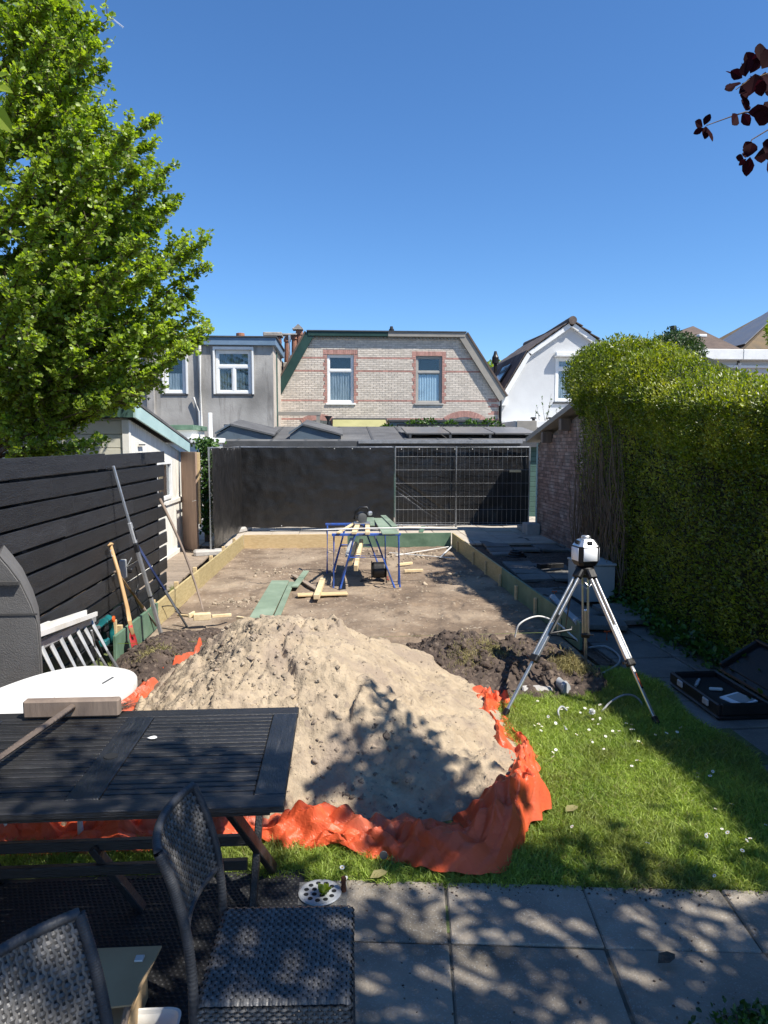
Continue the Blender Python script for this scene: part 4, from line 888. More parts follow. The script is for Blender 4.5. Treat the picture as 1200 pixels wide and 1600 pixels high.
# bulge lobes at the far end and loose shoots along the top
for (cx, cy, cz, r, n) in ((3.85, 10.6, 2.95, .50, 4600), (4.05, 11.1, 2.98, .48, 4400), (4.3, 11.5, 2.9, .42, 3400), (3.66, 10.1, 2.66, .33, 2000), (4.2, 10.5, 3.05, .5, 3600), (3.62, 9.2, 2.98, .40, 3000), (3.52, 9.6, 3.0, .36, 2400), (3.66, 8.5, 2.75, .36, 2400)):
    d_ = nrm(RNG.normal(size=(n, 3))); p = np.array([cx, cy, cz])+d_*r*(RNG.uniform(.75, 1.05, (n, 1))); parts.append((p, nrm(d_*.7+RNG.normal(size=(n, 3))*.5+np.array([0, 0, .4])), d_+RNG.normal(size=(n, 3))*.5, RNG.uniform(.03, .055, n)))
sh = MB()
for k in range(260):
    y = RNG.uniform(2.5, 10.1); u = RNG.uniform(.90, 1.0); z = u*crest(y)-.03; x = float(hx(np.array([y]), np.array([z]))[0])+RNG.uniform(-.02, .1); L_ = RNG.uniform(.06, .24); dv = nrm(np.array([RNG.normal(-.1, .25), RNG.normal(0, .25), 1.])); m_ = int(L_/.012); t = np.linspace(0, 1, m_)
    p = np.array([x, y, z])+dv*(t[:, None]*L_); a = RNG.uniform(0, 6.28)+np.arange(m_)*2.4; D = nrm(np.stack([np.cos(a), np.sin(a), np.full(m_, .9)], -1)); parts.append((p, D, np.array([0, 0, 1.])+RNG.normal(size=(m_, 3))*.3, RNG.uniform(.028, .05, m_)*(1.1-.4*t))); sh.tube([(x, y, z), tuple(np.array([x, y, z])+dv*L_)], [.003, .001], 4, False)
leaves('foliage', *[np.concatenate([q[i] for q in parts]) for i in range(4)], 'hedge_leaf', 'kite', h, kind='stuff')
obj('shoots', sh, 'twig', h, recalc=False, kind='stuff')
# bare stems at the far end of the hedge
st = MB()
for k in range(170):
    y = RNG.uniform(8.5, 10.05)+.0; x = 3.46+RNG.normal(0, .05)+max(0, (9.5-y))*.02; z = 0; top = RNG.uniform(1.1, 2.5); pts = []; dx, dy = RNG.normal(0, .05), RNG.normal(0, .12)
    m_ = 7
    for i in range(m_):
        t = i/(m_-1); pts.append((x+dx*t+RNG.normal(0, .022)-.05*t, y+dy*t+RNG.normal(0, .055)+.06*math.sin(t*5+k), z+top*t))
    r0 = RNG.uniform(.003, .012); st.tube(pts, [r0*(1-.6*i/(m_-1)) for i in range(m_)], 5, False)
    if RNG.random() < .7:
        i = RNG.integers(2, 5); q = np.array(pts[i]); st.tube([q, q+np.array([-.04, RNG.normal(0, .1), .2]), q+np.array([-.03, RNG.normal(0, .2), .45])], [.004, .003, .0015], 4, False)
obj('bare_stems', st, 'dry_stem', h, recalc=False, kind='stuff')
# ground ivy at the hedge foot
n = 2600; y = RNG.uniform(4.6, 9.6, n); x = 3.5-np.abs(RNG.normal(0, .12, n)); z = np.abs(RNG.normal(.06, .07, n)); leaves('ground_ivy', np.stack([x, y, z], -1), RNG.normal(size=(n, 3))+np.array([-.7, 0, .3]), RNG.normal(size=(n, 3))*.4+np.array([-.3, 0, 1.]), RNG.uniform(.04, .08, n), 'ivy_leaf', 'oval', h, kind='stuff')
# darker shrub rising behind the hedge top
s_ = thing('shrub', (4.9, 8.6, 0), 'dark olive shrub sticking up behind the hedge top', 'shrub'); c = PX(1055, 555, 4.75); n = 5200
d_ = nrm(RNG.normal(size=(n, 3))); rr = RNG.uniform(.4, 1.05, (n, 1))**.5; p = np.array([c.x, c.y, c.z])+d_*np.array([.36, .42, .34])*rr*(1+.25*fbm(d_[:, 0]*4, d_[:, 2]*4, 5)[:, None]); leaves('foliage', p, nrm(d_*.6+RNG.normal(size=(n, 3))*.6), d_+RNG.normal(size=(n, 3))*.6, RNG.uniform(.03, .055, n), 'shrub_leaf', 'kite', s_)
b = MB(); b.tube([(4.9, 8.6, 0), (c.x, c.y, c.z)], [.05, .02], 7); obj('trunk', b, 'bark', s_)

# ------------------------------------------------------------------ ginkgo tree behind the black fence
g = thing('ginkgo_tree', (-4.15, 8.75, 0), 'tall ginkgo tree with fresh green fan leaves above the black fence', 'tree')
tw = MB(); br = MB()
TX, TY = -4.15, 8.75
br_pts = [(TX, TY, 0), (TX+.03, TY, 1.5), (TX-.02, TY+.03, 3), (TX+.06, TY-.02, 4.6), (TX+.02, TY, 6.2), (TX+.05, TY, 7.8), (TX, TY, 9.2), (TX+.02, TY, 10)]
b = MB(); b.tube(br_pts, [.17, .15, .13, .11, .085, .06, .03, .01], 12); obj('trunk', b, 'bark', g, smooth=True)
def trunk_at(z):
    zz = [p[2] for p in br_pts]; return np.array([np.interp(z, zz, [p[0] for p in br_pts]), np.interp(z, zz, [p[1] for p in br_pts]), z])
LP, LD, LN, LS = [], [], [], []
def leaf_cluster(p, axis, n, size, rng):
    d_ = nrm(rng.normal(size=(n, 3))*.8+axis*.2+np.array([.10, -.05, .25])); LP.append(p+d_*size*rng.uniform(.2, .6, (n, 1))); LD.append(d_); LN.append(rng.normal(size=(n, 3))*.55+np.array([.2, -.3, 1.])); LS.append(size*rng.uniform(.6, 1.25, n))
def shoot(p0, p1, r0, rng, dens=2.9, lsize=.046, arch=.12):
    p0 = np.asarray(p0, float); p1 = np.asarray(p1, float); L_ = np.linalg.norm(p1-p0); m_ = max(4, int(L_/.25)); pts = []
    ph = rng.normal(size=3)*.03*L_
    for i in range(m_+1):
        t = i/m_; pts.append(p0+(p1-p0)*t+np.array([0, 0, -arch*L_*math.sin(math.pi*t)*.3])+ph*math.sin(t*5)+rng.normal(size=3)*.012)
    br.tube(pts, [max(.003, r0*(1-.88*i/m_)) for i in range(m_+1)], 6, False); P = np.array(pts); seg = np.linspace(0, 1, m_+1)
    def at(t): return np.array([np.interp(t, seg, P[:, j]) for j in range(3)])
    ax = nrm(p1-p0); k = int(L_/.052*dens)
    for i in range(k):
        t = rng.uniform(.18, 1.0)
        leaf_cluster(at(t), ax, rng.integers(5, 8), lsize, rng)
    # side twigs
    for i in range(int(L_/.13*dens)):
        t = rng.uniform(.2, .97); q = at(t); side = nrm(np.cross(ax, rng.normal(size=3))); side[2] *= .55; dv = nrm(side+ax*rng.uniform(.3, 1.0)+np.array([0, 0, .12])); l2 = rng.uniform(.12, .5)*(1.15-t*.65); e = q+dv*l2
        tw.tube([q, (q+e)/2+rng.normal(size=3)*.01, e], [.006, .004, .002], 4, False)
        for j in range(max(2, int(l2/.045))): leaf_cluster(q+(e-q)*rng.uniform(.1, 1.), dv, rng.integers(3, 6), lsize, rng)
rg = np.random.default_rng(21)
tips = [(182, 48, 8.5), (170, 105, 8.9), (120, 140, 8.2), (150, 165, 8.6), (245, 195, 8.4), (255, 232, 9.0), (284, 258, 8.6), (262, 290, 8.2), (286, 318, 8.8), (240, 345, 8.3), (331, 362, 8.5), (318, 400, 9.0), (326, 425, 8.4), (300, 455, 8.2), (322, 470, 8.7), (346, 520, 8.6), (310, 500, 9.1), (298, 548, 8.3), (250, 575, 8.6), (190, 585, 8.0), (150, 560, 7.8), (170, 500, 7.7), (210, 440, 7.7), (200, 380, 7.6), (180, 320, 7.6), (150, 250, 7.6), (110, 200, 7.7), (90, 330, 7.4), (110, 430, 7.4), (60, 520, 7.4), (60, 590, 7.8), (50, 250, 7.4), (40, 120, 7.6), (90, 60, 7.8), (130, 20, 8.4), (30, 380, 7.3), (20, 460, 7.3), (200, 540, 8.0), (250, 500, 8.0), (240, 410, 8.0), (60, 20, 8.2), (5, 12, 8.3), (25, -30, 8.5), (100, -25, 8.7), (10, 200, 7.6), (10, 560, 7.6), (135, 380, 7.8), (210, 270, 8.0)]
for (px_, py_, yy) in tips:
    q = PY(px_, py_, yy); L_ = math.hypot(q.x-TX, q.y-TY); zb = max(1.7, q.z-.42*L_-.15); shoot(trunk_at(zb), q, .022+.012*L_/2.5, rg)
cyl = [-40, 0, 50, 100, 150, 180, 200, 250, 300, 350, 400, 450, 500, 525, 550, 580, 610]; cxl = [150, 150, 170, 160, 150, 215, 245, 272, 280, 312, 315, 312, 318, 330, 295, 255, 215]
for k in range(85):
    py_ = rg.uniform(-30, 605); px_ = np.interp(py_, cyl, cxl)*rg.uniform(.25, 1)**.6-rg.uniform(4, 16); q = PY(px_, py_, rg.uniform(7.7, 9.7)); L_ = math.hypot(q.x-TX, q.y-TY); c0 = trunk_at(max(1.9, q.z-.42*L_-.15)); shoot(c0+(np.array(q)-c0)*.35, q, .014, rg, 2.6)
for k in range(46):      # the far and left sides of the crown
    z = rg.uniform(2.2, 8.8); a = rg.uniform(1.2, 5.0); z = max(z, 3.0) if a > 3.3 else z; rad = np.interp(z, [2, 3.3, 4.5, 6, 7.5, 9, 10], [1.7, 2.5, 2.5, 2.1, 1.7, .9, .3])*rg.uniform(.75, 1.02); q = (TX+math.cos(a)*rad, TY+math.sin(a)*rad, z+.4*rad); shoot(trunk_at(z), q, .03, rg, .62)
for k in range(10): z = rg.uniform(8, 9.6); a = rg.uniform(0, 6.28); shoot(trunk_at(z), (TX+math.cos(a)*.9, TY+math.sin(a)*.9, z+.6), .02, rg, .8)
# second low limb and drooping basal shoots over the fence
shoot((-4.1, 8.75, 1.5), PY(150, 620, 8.9), .05, rg, .4)
for (px_, py_) in ((160, 690), (120, 700), (60, 690), (100, 690), (30, 700), (140, 700), (170, 688)): shoot((TX+.1, TY-.1, 1.55), PY(px_, py_, 8.2), .012, rg, .85, arch=-.2)
obj('branches', br, 'bark', g, recalc=False); obj('twigs', tw, 'twig', g, recalc=False)
leaves('crown', *[np.concatenate(q) for q in (LP, LD, LN, LS)], 'ginkgo_leaf', 'fan', g, kind='stuff')
print('ginkgo leaves', len(LP))

# ------------------------------------------------------------------ purple leaved tree right of the camera: its crown shades the foreground
t = thing('purple_leaved_tree', (4.5, -.6, 0), 'dark purple leaved tree whose branch hangs in at the upper right', 'tree')
b = MB(); b.tube([(4.5, -.6, 0), (4.45, -.55, 1.4), (4.2, -.35, 2.8), (3.9, -.1, 3.9), (3.6, .2, 5.4), (3.5, .3, 7)], [.15, .13, .11, .09, .05, .02], 10); obj('trunk', b, 'bark', t, smooth=True)
rg = np.random.default_rng(5); br = MB(); CP = []
def pbranch(p0, p1, r0, dens, twl=.35, spread=.5):
    p0 = np.asarray(p0, float); p1 = np.asarray(p1, float); L_ = np.linalg.norm(p1-p0); m_ = max(3, int(L_/.3)); pts = [p0+(p1-p0)*i/m_+rg.normal(size=3)*.03*(i > 0)*(i < m_) for i in range(m_+1)]
    br.tube(pts, [max(.003, r0*(1-.85*i/m_)) for i in range(m_+1)], 6, False); ax = nrm(p1-p0)
    for i in range(int(L_/.10*dens)):
        t_ = rg.uniform(.25, 1.0); q = p0+(p1-p0)*t_; dv = nrm(rg.normal(size=3)*np.array([1, 1, .5])+ax*spread); l2 = rg.uniform(.15, 1)*twl; e = q+dv*l2; br.tube([q, e], [.005, .002], 4, False)
        for j in range(int(l2/.075)+1): CP.append((q+(e-q)*rg.uniform(.2, 1.05), nrm(dv+rg.normal(size=3)*.8)))
def canopy_pt(sx, sy, z): return np.array([sx+SUNV.x/SUNV.z*z, sy+SUNV.y/SUNV.z*z, z])   # the point that shades (sx, sy, 0)
CANOPY = []
for sx, sy, z in [(-1.3, 2.1, 4.4), (-.6, 2.4, 4.5), (.1, 2.7, 4.6), (-.9, 2.9, 4.4), (-.3, 3.05, 4.2), (.5, 3.05, 4.6), (1.0, 3.1, 4.9), (1.5, 3.15, 4.7), (2.1, 3.1, 4.6), (.9, 2.5, 4.5), (1.5, 2.4, 4.8), (2.0, 2.2, 4.4), (.5, 2.0, 5), (0, 1.7, 5.1), (-.6, 1.6, 5.2), (1.1, 1.6, 5.2), (1.8, 1.4, 5.3), (2.6, 2.6, 4.6), (-1.7, 1.6, 5), (-1.1, 1.2, 5.4), (.2, 1.0, 5.6), (1, .8, 5.8), (-1.8, 2.7, 4.6), (-1.5, 3.0, 4.3), (.75, 3.4, 4.6), (2.5, 3.2, 4.4), (1.2, 2.85, 4.4), (.2, 2.3, 4.3), (-.2, 2.0, 4.6), (1.75, 2.8, 4.3), (-2.1, 2.2, 4.6), (.3, 3.2, 4.4)]:
    q = canopy_pt(sx, sy, z); zb = min(6, max(3.0, q[2]-.9)); tz = [(4.5, -.6, 0), (4.45, -.55, 1.4), (4.2, -.35, 2.8), (3.9, -.1, 3.9), (3.6, .2, 5.4), (3.5, .3, 7)]; base = np.array([np.interp(zb, [w_[2] for w_ in tz], [w_[i] for w_ in tz]) for i in range(3)]); pbranch(base, q, .03, 1.15, .5)
# the branch whose shadow lies on the sand heap
for sx, sy, sz in ((.30, 3.72, .3), (.05, 3.95, .3), (.5, 3.95, .3), (.15, 4.3, .4), (-.05, 3.65, .3), (.4, 3.6, .2), (.6, 3.8, .2), (.25, 4.0, .35), (.1, 3.8, .3), (.35, 3.85, .3)):
    q = np.array([sx, sy, sz])+np.array(SUNV)/SUNV.z*4.0; pbranch(np.array([3.6, 1.0, 4.0]), q, .02, 3.2, .30, .5)
pbranch(np.array([4.1, -.3, 3.2]), np.array([3.6, 1.0, 4.0]), .04, .2)
for sx, sy, z in [(-1.9+.44*i+.2*(j % 2), .9+.40*j-.1*(-1.9+.44*i), 4.9+.25*((i*7+j*3) % 5)) for i in range(11) for j in range(6)]+[(.5, 3.35, 4.6), (.9, 3.25, 4.7), (1.3, 3.3, 4.5), (1.65, 3.2, 4.8), (2.05, 3.35, 4.6), (2.4, 3.1, 4.6), (1.05, 3.5, 4.4), (1.9, 3.5, 4.5), (-.4, 3.3, 4.5), (-1.0, 3.2, 4.4), (.2, 3.35, 4.5), (-1.4, 3.3, 4.6)]:
    q = canopy_pt(sx+.1, sy, z); zb = min(6.4, max(3.4, q[2]-.6)); base = np.array([np.interp(zb, [w_[2] for w_ in tz], [w_[i_] for w_ in tz]) for i_ in range(3)]); base = base+(q-base)*.55; pbranch(base, q, .02, 1.5, .42)
obj('branches', br, 'bark', t, recalc=False)
n = len(CP); P = np.array([c_[0] for c_ in CP]); D = np.array([c_[1] for c_ in CP]); leaves('crown', P, D, rg.normal(size=(n, 3))*.7+np.array([.2, 0, 1.]), rg.uniform(.075, .12, n), 'purple_leaf', 'oval', t, kind='stuff'); print('purple leaves', n)
# twigs that hang into the picture, leaf by leaf
yb = 2.45
tg = MB(); tg.tube([PY(1260, 150, yb), PY(1200, 178, yb), PY(1165, 175, yb), PY(1140, 183, yb), PY(1104, 196, yb)], [.004, .003, .0025, .002, .0015], 6); tg.tube([PY(1260, 170, yb+.1), PY(1200, 203, yb+.1), PY(1175, 218, yb+.1), PY(1166, 235, yb+.1)], [.003, .0025, .002, .0015], 6); tg.tube([PY(1250, 90, yb), PY(1200, 115, yb), PY(1170, 125, yb), PY(1150, 140, yb)], [.004, .003, .002, .0015], 6); tg.tube([PY(1260, 150, yb), (3.3, 1.9, 3.7), (3.95, 0, 3.7)], [.005, .012, .03], 6)
obj('hanging_twigs', tg, 'twig', t)
hl = [(1100, 196, 60, 20), (1103, 197, -100, 22), (1100, 200, -150, 19), (1098, 198, 150, 16), (1104, 198, -75, 26),
      (1152, 178, -120, 22), (1166, 173, 95, 20), (1160, 176, -60, 24), (1168, 176, 5, 30), (1176, 178, -15, 28), (1190, 176, 20, 26), (1196, 178, -30, 24), (1163, 160, 100, 18), (1164, 155, -95, 20),
      (1160, 122, 150, 22), (1155, 128, -140, 24), (1150, 134, -160, 20), (1165, 120, 80, 26), (1172, 115, 60, 28), (1172, 118, -70, 30), (1180, 115, -100, 34), (1182, 110, 85, 30), (1190, 108, 60, 34), (1192, 118, -60, 30), (1196, 112, -95, 34), (1200, 105, 100, 30), (1178, 104, 120, 24), (1176, 128, -110, 30), (1168, 128, -130, 24), (1186, 122, -80, 28), (1150, 118, 165, 18), (1200, 128, -80, 26), (1188, 96, 95, 26), (1160, 116, 100, 16),
      (1165, 236, -95, 12), (1168, 246, 70, 22), (1172, 245, -100, 32), (1166, 248, -140, 16), (1178, 247, 25, 24), (1162, 248, 170, 14), (1190, 242, 30, 22), (1196, 240, 60, 26), (1200, 250, -80, 30), (1174, 238, 120, 18)]
for (px_, py_, an, L_) in hl:
    yy = yb+RNG.uniform(-.08, .1); a = R(an); p0 = np.array(PY(px_, py_, yy)); e = np.array(PY(px_+math.cos(a)*L_, py_-math.sin(a)*L_, yy+RNG.uniform(-.03, .03))); d_ = e-p0; s_ = np.linalg.norm(d_); d_ /= s_
    nn = nrm(np.array([RNG.normal(0, .5), -1, RNG.normal(0, .5)])); X = nrm(np.cross(d_, nn)); Z = np.cross(X, d_); b = MB(); pts = []; w = .30+.08*RNG.random()
    prof = [(0, 0), (.2, .55), (.45, 1), (.7, .85), (.9, .4), (1, 0)]
    Lf = [p0+d_*s_*u-X*s_*w*v_+Z*s_*.07*v_+Z*s_*.10*u*u for u, v_ in prof]; Rt = [p0+d_*s_*u+X*s_*w*v_+Z*s_*.07*v_+Z*s_*.10*u*u for u, v_ in prof]; Cn = [p0+d_*s_*u+Z*s_*.10*u*u for u, v_ in prof]
    for A_, B_ in ((Lf, Cn), (Cn, Rt)):
        b.grid(np.stack([np.array(A_), np.array(B_)], 1))
    obj('leaf', b, 'purple_leaf', t, smooth=True, recalc=False)
# green leaves at the left edge, close to the camera
t = thing('overhanging_branch', (-1.35, .2, 0), 'bright lime green leaves hanging in at the left edge', 'branch'); yb = 1.75
tg = MB(); tg.tube([(-1.7, .9, 0), (-1.6, 1.0, 1.5), (-1.45, 1.5, 2.8), PY(-30, 130, yb), PY(-8, 165, yb), PY(-10, 280, yb)], [.03, .025, .012, .004, .003, .002], 6); obj('stem', tg, 'twig', t)
for (px_, py_, an, L_) in ((-22, 130, -20, 46), (-20, 160, -50, 64), (-25, 185, -60, 40), (-18, 230, -35, 30), (-20, 265, -70, 44), (-25, 275, -20, 40), (-12, 120, 10, 26), (-26, 215, 20, 34)):
    a = R(an); p0 = np.array(PY(px_, py_, yb)); e = np.array(PY(px_+math.cos(a)*L_, py_-math.sin(a)*L_, yb)); d_ = e-p0; s_ = np.linalg.norm(d_); d_ /= s_; nn = nrm(np.array([.3, -1, RNG.normal(.3, .3)])); X = nrm(np.cross(d_, nn)); Z = np.cross(X, d_); b = MB()
    prof = [(0, 0), (.2, .6), (.45, 1), (.7, .75), (.88, .35), (1, 0)]; Lf = [p0+d_*s_*u-X*s_*.24*v_+Z*s_*.08*v_ for u, v_ in prof]; Rt = [p0+d_*s_*u+X*s_*.24*v_+Z*s_*.08*v_ for u, v_ in prof]; Cn = [p0+d_*s_*u for u, v_ in prof]
    for A_, B_ in ((Lf, Cn), (Cn, Rt)): b.grid(np.stack([np.array(A_), np.array(B_)], 1))
    obj('leaf', b, 'lime_leaf', t, smooth=True, recalc=False)
# far tree top between the roofs and one beyond the right edge
t = thing('far_tree', (PY(772, 570, 42).x, 42, 0), 'distant green tree top between brick house and white house', 'tree'); c = PY(772, 572, 42); n = 900
p, D, NN, sz = blob_leaves(n, (c.x, c.y, c.z-.5), (.9, .9, .9), .16, RNG); leaves('crown', p, D, NN, sz, 'ginkgo_leaf', 'oval', t); b = MB(); b.tube([(c.x, 42, 0), (c.x, 42, c.z-.6)], [.2, .08], 8); obj('trunk', b, 'bark', t)
t = thing('conifer', (PY(1215, 500, 20).x, 20, 0), 'yellow green conifer tip at the right edge above the hedge', 'tree'); c = PY(1203, 512, 20); n = 500
p, D, NN, sz = blob_leaves(n, (c.x+.15, c.y, c.z-.1), (.25, .25, .45), .1, RNG); leaves('crown', p, D, NN, sz, 'lime_leaf', 'kite', t); b = MB(); b.tube([(c.x+.15, 20, 0), (c.x+.15, 20, c.z)], [.12, .03], 8); obj('trunk', b, 'bark', t)
# weed growing on the white house extension roof
t = thing('weed', (PY(855, 650, 23.95).x, 23.95, 2.78), 'spindly weed growing on the flat roof edge of the white house', 'plant'); sb = MB(); pp, dd_ = [], []
for k in range(9):
    p0 = np.array([t.location.x+RNG.uniform(-.45, .45), 23.95, 2.78]); hh = RNG.uniform(.3, 1.1); e = p0+np.array([RNG.normal(0, .12), 0, hh]); sb.tube([p0, e], [.008, .004], 4, False)
    for j in range(int(hh*16)): pp.append(p0+(e-p0)*RNG.uniform(.25, 1)); dd_.append(RNG.normal(size=3)+np.array([0, 0, .3]))
obj('stems', sb, 'twig', t, recalc=False); leaves('foliage', pp, dd_, RNG.normal(size=(len(pp), 3)), RNG.uniform(.05, .1, len(pp)), 'ivy_leaf', 'kite', t)
# ------------------------------------------------------------------ heaps
ICO = None
def ico_templates(k=4, sub=1):
    out = []
    bm = bmesh.new(); bmesh.ops.create_icosphere(bm, subdivisions=sub, radius=1); v0 = np.array([q.co[:] for q in bm.verts]); F = [tuple(v.index for v in f.verts) for f in bm.faces]; bm.free()
    rg_ = np.random.default_rng(3)
    for i in range(k):
        s = 1+.9*fbm(v0[:, 0]*1.6+i*9, v0[:, 1]*1.6+v0[:, 2]*1.9, 90+i, 3)+rg_.normal(0, .16, len(v0)); out.append(v0*s[:, None]*np.array([1, rg_.uniform(.7, 1), rg_.uniform(.55, .85)]))
    return out, F
ICOT, ICOF = ico_templates(5, 2)
def scatter_lumps(name, P, S_, m, parent, rng):
    P = np.asarray(P, float); n = len(P); T = np.array(ICOT)[rng.integers(0, 5, n)]; a = rng.uniform(0, 6.28, n); ca, sa = np.cos(a), np.sin(a)
    Q = T.copy(); Q[..., 0] = T[..., 0]*ca[:, None]-T[..., 1]*sa[:, None]; Q[..., 1] = T[..., 0]*sa[:, None]+T[..., 1]*ca[:, None]
    o = npmesh(name, P[:, None, :]+Q*np.asarray(S_)[:, None, None], ICOF, m, parent, kind='stuff'); o.data.polygons.foreach_set('use_smooth', [True]*len(o.data.polygons)); return o
def heap(name, x0, x1, y0, y1, res, hf, m, label, lumps, cat):
    nx = int((x1-x0)/res); ny = int((y1-y0)/res); X, Y = np.meshgrid(np.linspace(x0, x1, nx), np.linspace(y0, y1, ny), indexing='ij'); Z = hf(X, Y)
    t = thing(name, ((x0+x1)/2, (y0+y1)/2, 0), label, cat); idx = -np.ones((nx, ny), int); f = []; used = []
    keep = Z > -.03
    for i in range(nx-1):
        for j in range(ny-1):
            if keep[i, j] or keep[i+1, j] or keep[i, j+1] or keep[i+1, j+1]:
                q = []
                for a, c in ((i, j), (i+1, j), (i+1, j+1), (i, j+1)):
                    if idx[a, c] < 0: idx[a, c] = len(used); used.append((X[a, c], Y[a, c], max(Z[a, c], -.06)))
                    q.append(idx[a, c])
                f.append(tuple(q))
    b = MB(); b.add(used, f); obj('body', b, m, t, smooth=True, recalc=False)
    rg_ = np.random.default_rng(int(abs(x0)*100))
    for (n, lo, hi, mm, xr_, yr_, pw) in lumps:
        xs = rg_.uniform(*xr_, n); ys = rg_.uniform(*yr_, n); zs = hf(xs, ys); k = zs > .0; xs, ys, zs = xs[k], ys[k], zs[k]; S_ = lo+(hi-lo)*rg_.random(len(xs))**pw
        scatter_lumps('clods', np.stack([xs, ys, zs-S_*.35], -1), S_, mm, t, rg_)
    return t
def smin(*a, k=.10):
    r = a[0]
    for q in a[1:]:
        hh = np.clip(.5+.5*(q-r)/k, 0, 1); r = q*(1-hh)+r*hh-k*hh*(1-hh)
    return r
def sand_h(X, Y):
    w1 = .10*fbm(X*1.5, Y*1.5, 101, 3)
    base = smin(.70+X*0-.05*np.abs(X+.45), (X+1.54)*.80+w1, (1.13-X)*.53+w1*.6, (Y-3.60)*.68+w1*.8-.05*np.clip(-X-.6, 0, 1), (6.25-Y)*.72+w1, (Y-3.66+.95-X)*.62)
    z = base+.05*fbm(X*3.4, Y*3.4, 105, 3)+np.where(base > .02, .05*(np.abs(fbm(X*5, Y*5, 107, 4))-.2)*(.35+1.1*vnoise(X*1.7, Y*1.7, 109)), 0)
    z = z+np.where(base > .02, .028*np.maximum(0, ridge(X*6+fbm(X*2, Y*2, 3), Y*6, 111, 3)-.55)*2*(vnoise(X*2.1, Y*2.1, 117)), 0)
    sc = fbm(X*2.4+3, Y*2.4, 141, 3); z = z+np.where(base > .06, .045*(np.clip((sc+.02)/.05, 0, 1)-.5)*np.clip(1.2-np.abs(X+.5), 0, 1), 0)+np.where(base > .06, .03*np.clip((fbm(X*4.4, Y*4.4, 147, 2)-.08)/.05, 0, 1)*vnoise(X*1.3, Y*1.3, 149), 0)
    lump = np.maximum(0, fbm(X*17, Y*17, 121, 3)); z = z+(.06*lump+.03*np.maximum(0, fbm(X*33, Y*33, 123, 2)))*np.clip(vnoise(X*2.3+4, Y*2.3, 131)*2-.45+.35*np.exp(-((X-.1)/.5)**2-((Y-3.9)/.35)**2)+.5*np.exp(-((X+.55)/.4)**2-((Y-4.8)/.6)**2), 0, 1)+.006*fbm(X*26, Y*26, 125, 2)
    # trickle gully down the middle
    z = z-.05*np.exp(-((X+.33+.06*np.sin(Y*7))/.02)**2)*np.clip((Y-4.0)/.4, 0, 1)*np.clip((5.3-Y)/.3, 0, 1)
    return z
heap('sand_heap', -1.75, 1.35, 3.3, 6.4, .0125, sand_h, 'sand', 'big heap of pale sand on an orange sheet in the middle of the garden',
     [(1800, .003, .009, 'sand_clod', (-1.5, 1.15), (3.5, 6.0), 2.0), (600, .004, .022, 'sand_clod', (-1.0, .0), (4.1, 5.5), 2.6), (150, .004, .022, 'clod', (-.95, -.3), (4.3, 5.2), 2.5), (170, .004, .024, 'clod', (-.2, .5), (3.55, 4.1), 2.4), (70, .004, .014, 'clod', (-.3, 1.0), (4.6, 5.6), 2)], 'sand heap')
def soil_r(X, Y):
    w1 = .12*fbm(X*2, Y*2, 201, 3); b = .19*np.exp(-((X-1.45)/.66)**4-((Y-6.12+.05*(X-1.3))/.42)**2)+.15*np.exp(-((X-.72)/.5)**2-((Y-6.05)/.42)**2)+.06*np.exp(-((X-1.3)/.9)**4-((Y-6.2)/.8)**4)
    return b*(1+w1*3)-.035+.07*np.maximum(0, fbm(X*7, Y*7, 205, 3))*(b > .03)+.07*np.maximum(0, fbm(X*15, Y*15, 209, 3))*(b > .03)+.03*np.maximum(0, fbm(X*30, Y*30, 213, 2))*(b > .03)
sr = heap('soil_heap', .15, 2.3, 5.3, 7.4, .015, soil_r, 'dark_soil', 'ridge of dark lumpy soil behind the tripod', [(1500, .005, .03, 'dark_soil', (.35, 2.1), (5.6, 7.0), 2.0), (60, .03, .06, 'dark_soil', (.9, 2.0), (5.75, 6.5), 1.5)], 'soil heap')
def soil_l(X, Y):
    b = .26*np.exp(-((X+1.62)/.33)**2-((Y-6.55)/.48)**2)+.13*np.exp(-((X+1.35)/.42)**2-((Y-7.2)/.4)**2)+.14*np.exp(-((X+1.5)/.3)**2-((Y-5.9)/.35)**2)
    return b*(1+.4*fbm(X*2, Y*2, 221, 3))-.03+.05*np.maximum(0, fbm(X*8, Y*8, 225, 3))*(b > .03)+.03*np.maximum(0, fbm(X*16, Y*16, 229, 2))*(b > .03)
heap('soil_heap', -2.03, -.7, 5.4, 7.9, .015, soil_l, 'dark_soil', 'mound of dark soil at the foot of the leaning tools', [(1100, .006, .035, 'dark_soil', (-1.95, -.9), (5.6, 7.6), 1.9)], 'soil heap')
def lump_h(X, Y): return -.01+.09*np.exp(-((X-1.05)/.35)**2-((Y-7.35)/.25)**2)*(1+.5*fbm(X*6, Y*6, 241))
# pebbles and crumbs on the bare plot
rg = np.random.default_rng(77); n = 1700; xs = rg.uniform(-1.9, 2.2, n); ys = rg.uniform(6.2, 13.8, n); S_ = .003+.016*rg.random(n)**4
pl = thing('soil_crumbs', (0, 10, 0), 'scattered crumbs of soil on the bare plot', 'crumbs'); pl['kind'] = 'stuff'; scatter_lumps('crumbs', np.stack([xs, ys, site_h(xs, ys)], -1), S_, 'sand_clod', pl, rg)
for k, (px_, py_, n, r_) in enumerate(((375, 940, 60, .15), (545, 862, 90, .25), (640, 868, 120, .35), (440, 893, 60, .25), (720, 900, 50, .3))):
    c = G(px_, py_); xs = rg.normal(c.x, r_, n); ys = rg.normal(c.y, r_, n); k_ = (xs > -1.85) & (xs < 2.2) & (ys < 13.8); scatter_lumps('crumbs', np.stack([xs, ys, site_h(xs, ys)], -1)[k_], (.01+.03*rg.random(n)**3)[k_], 'sand_clod', pl, rg)

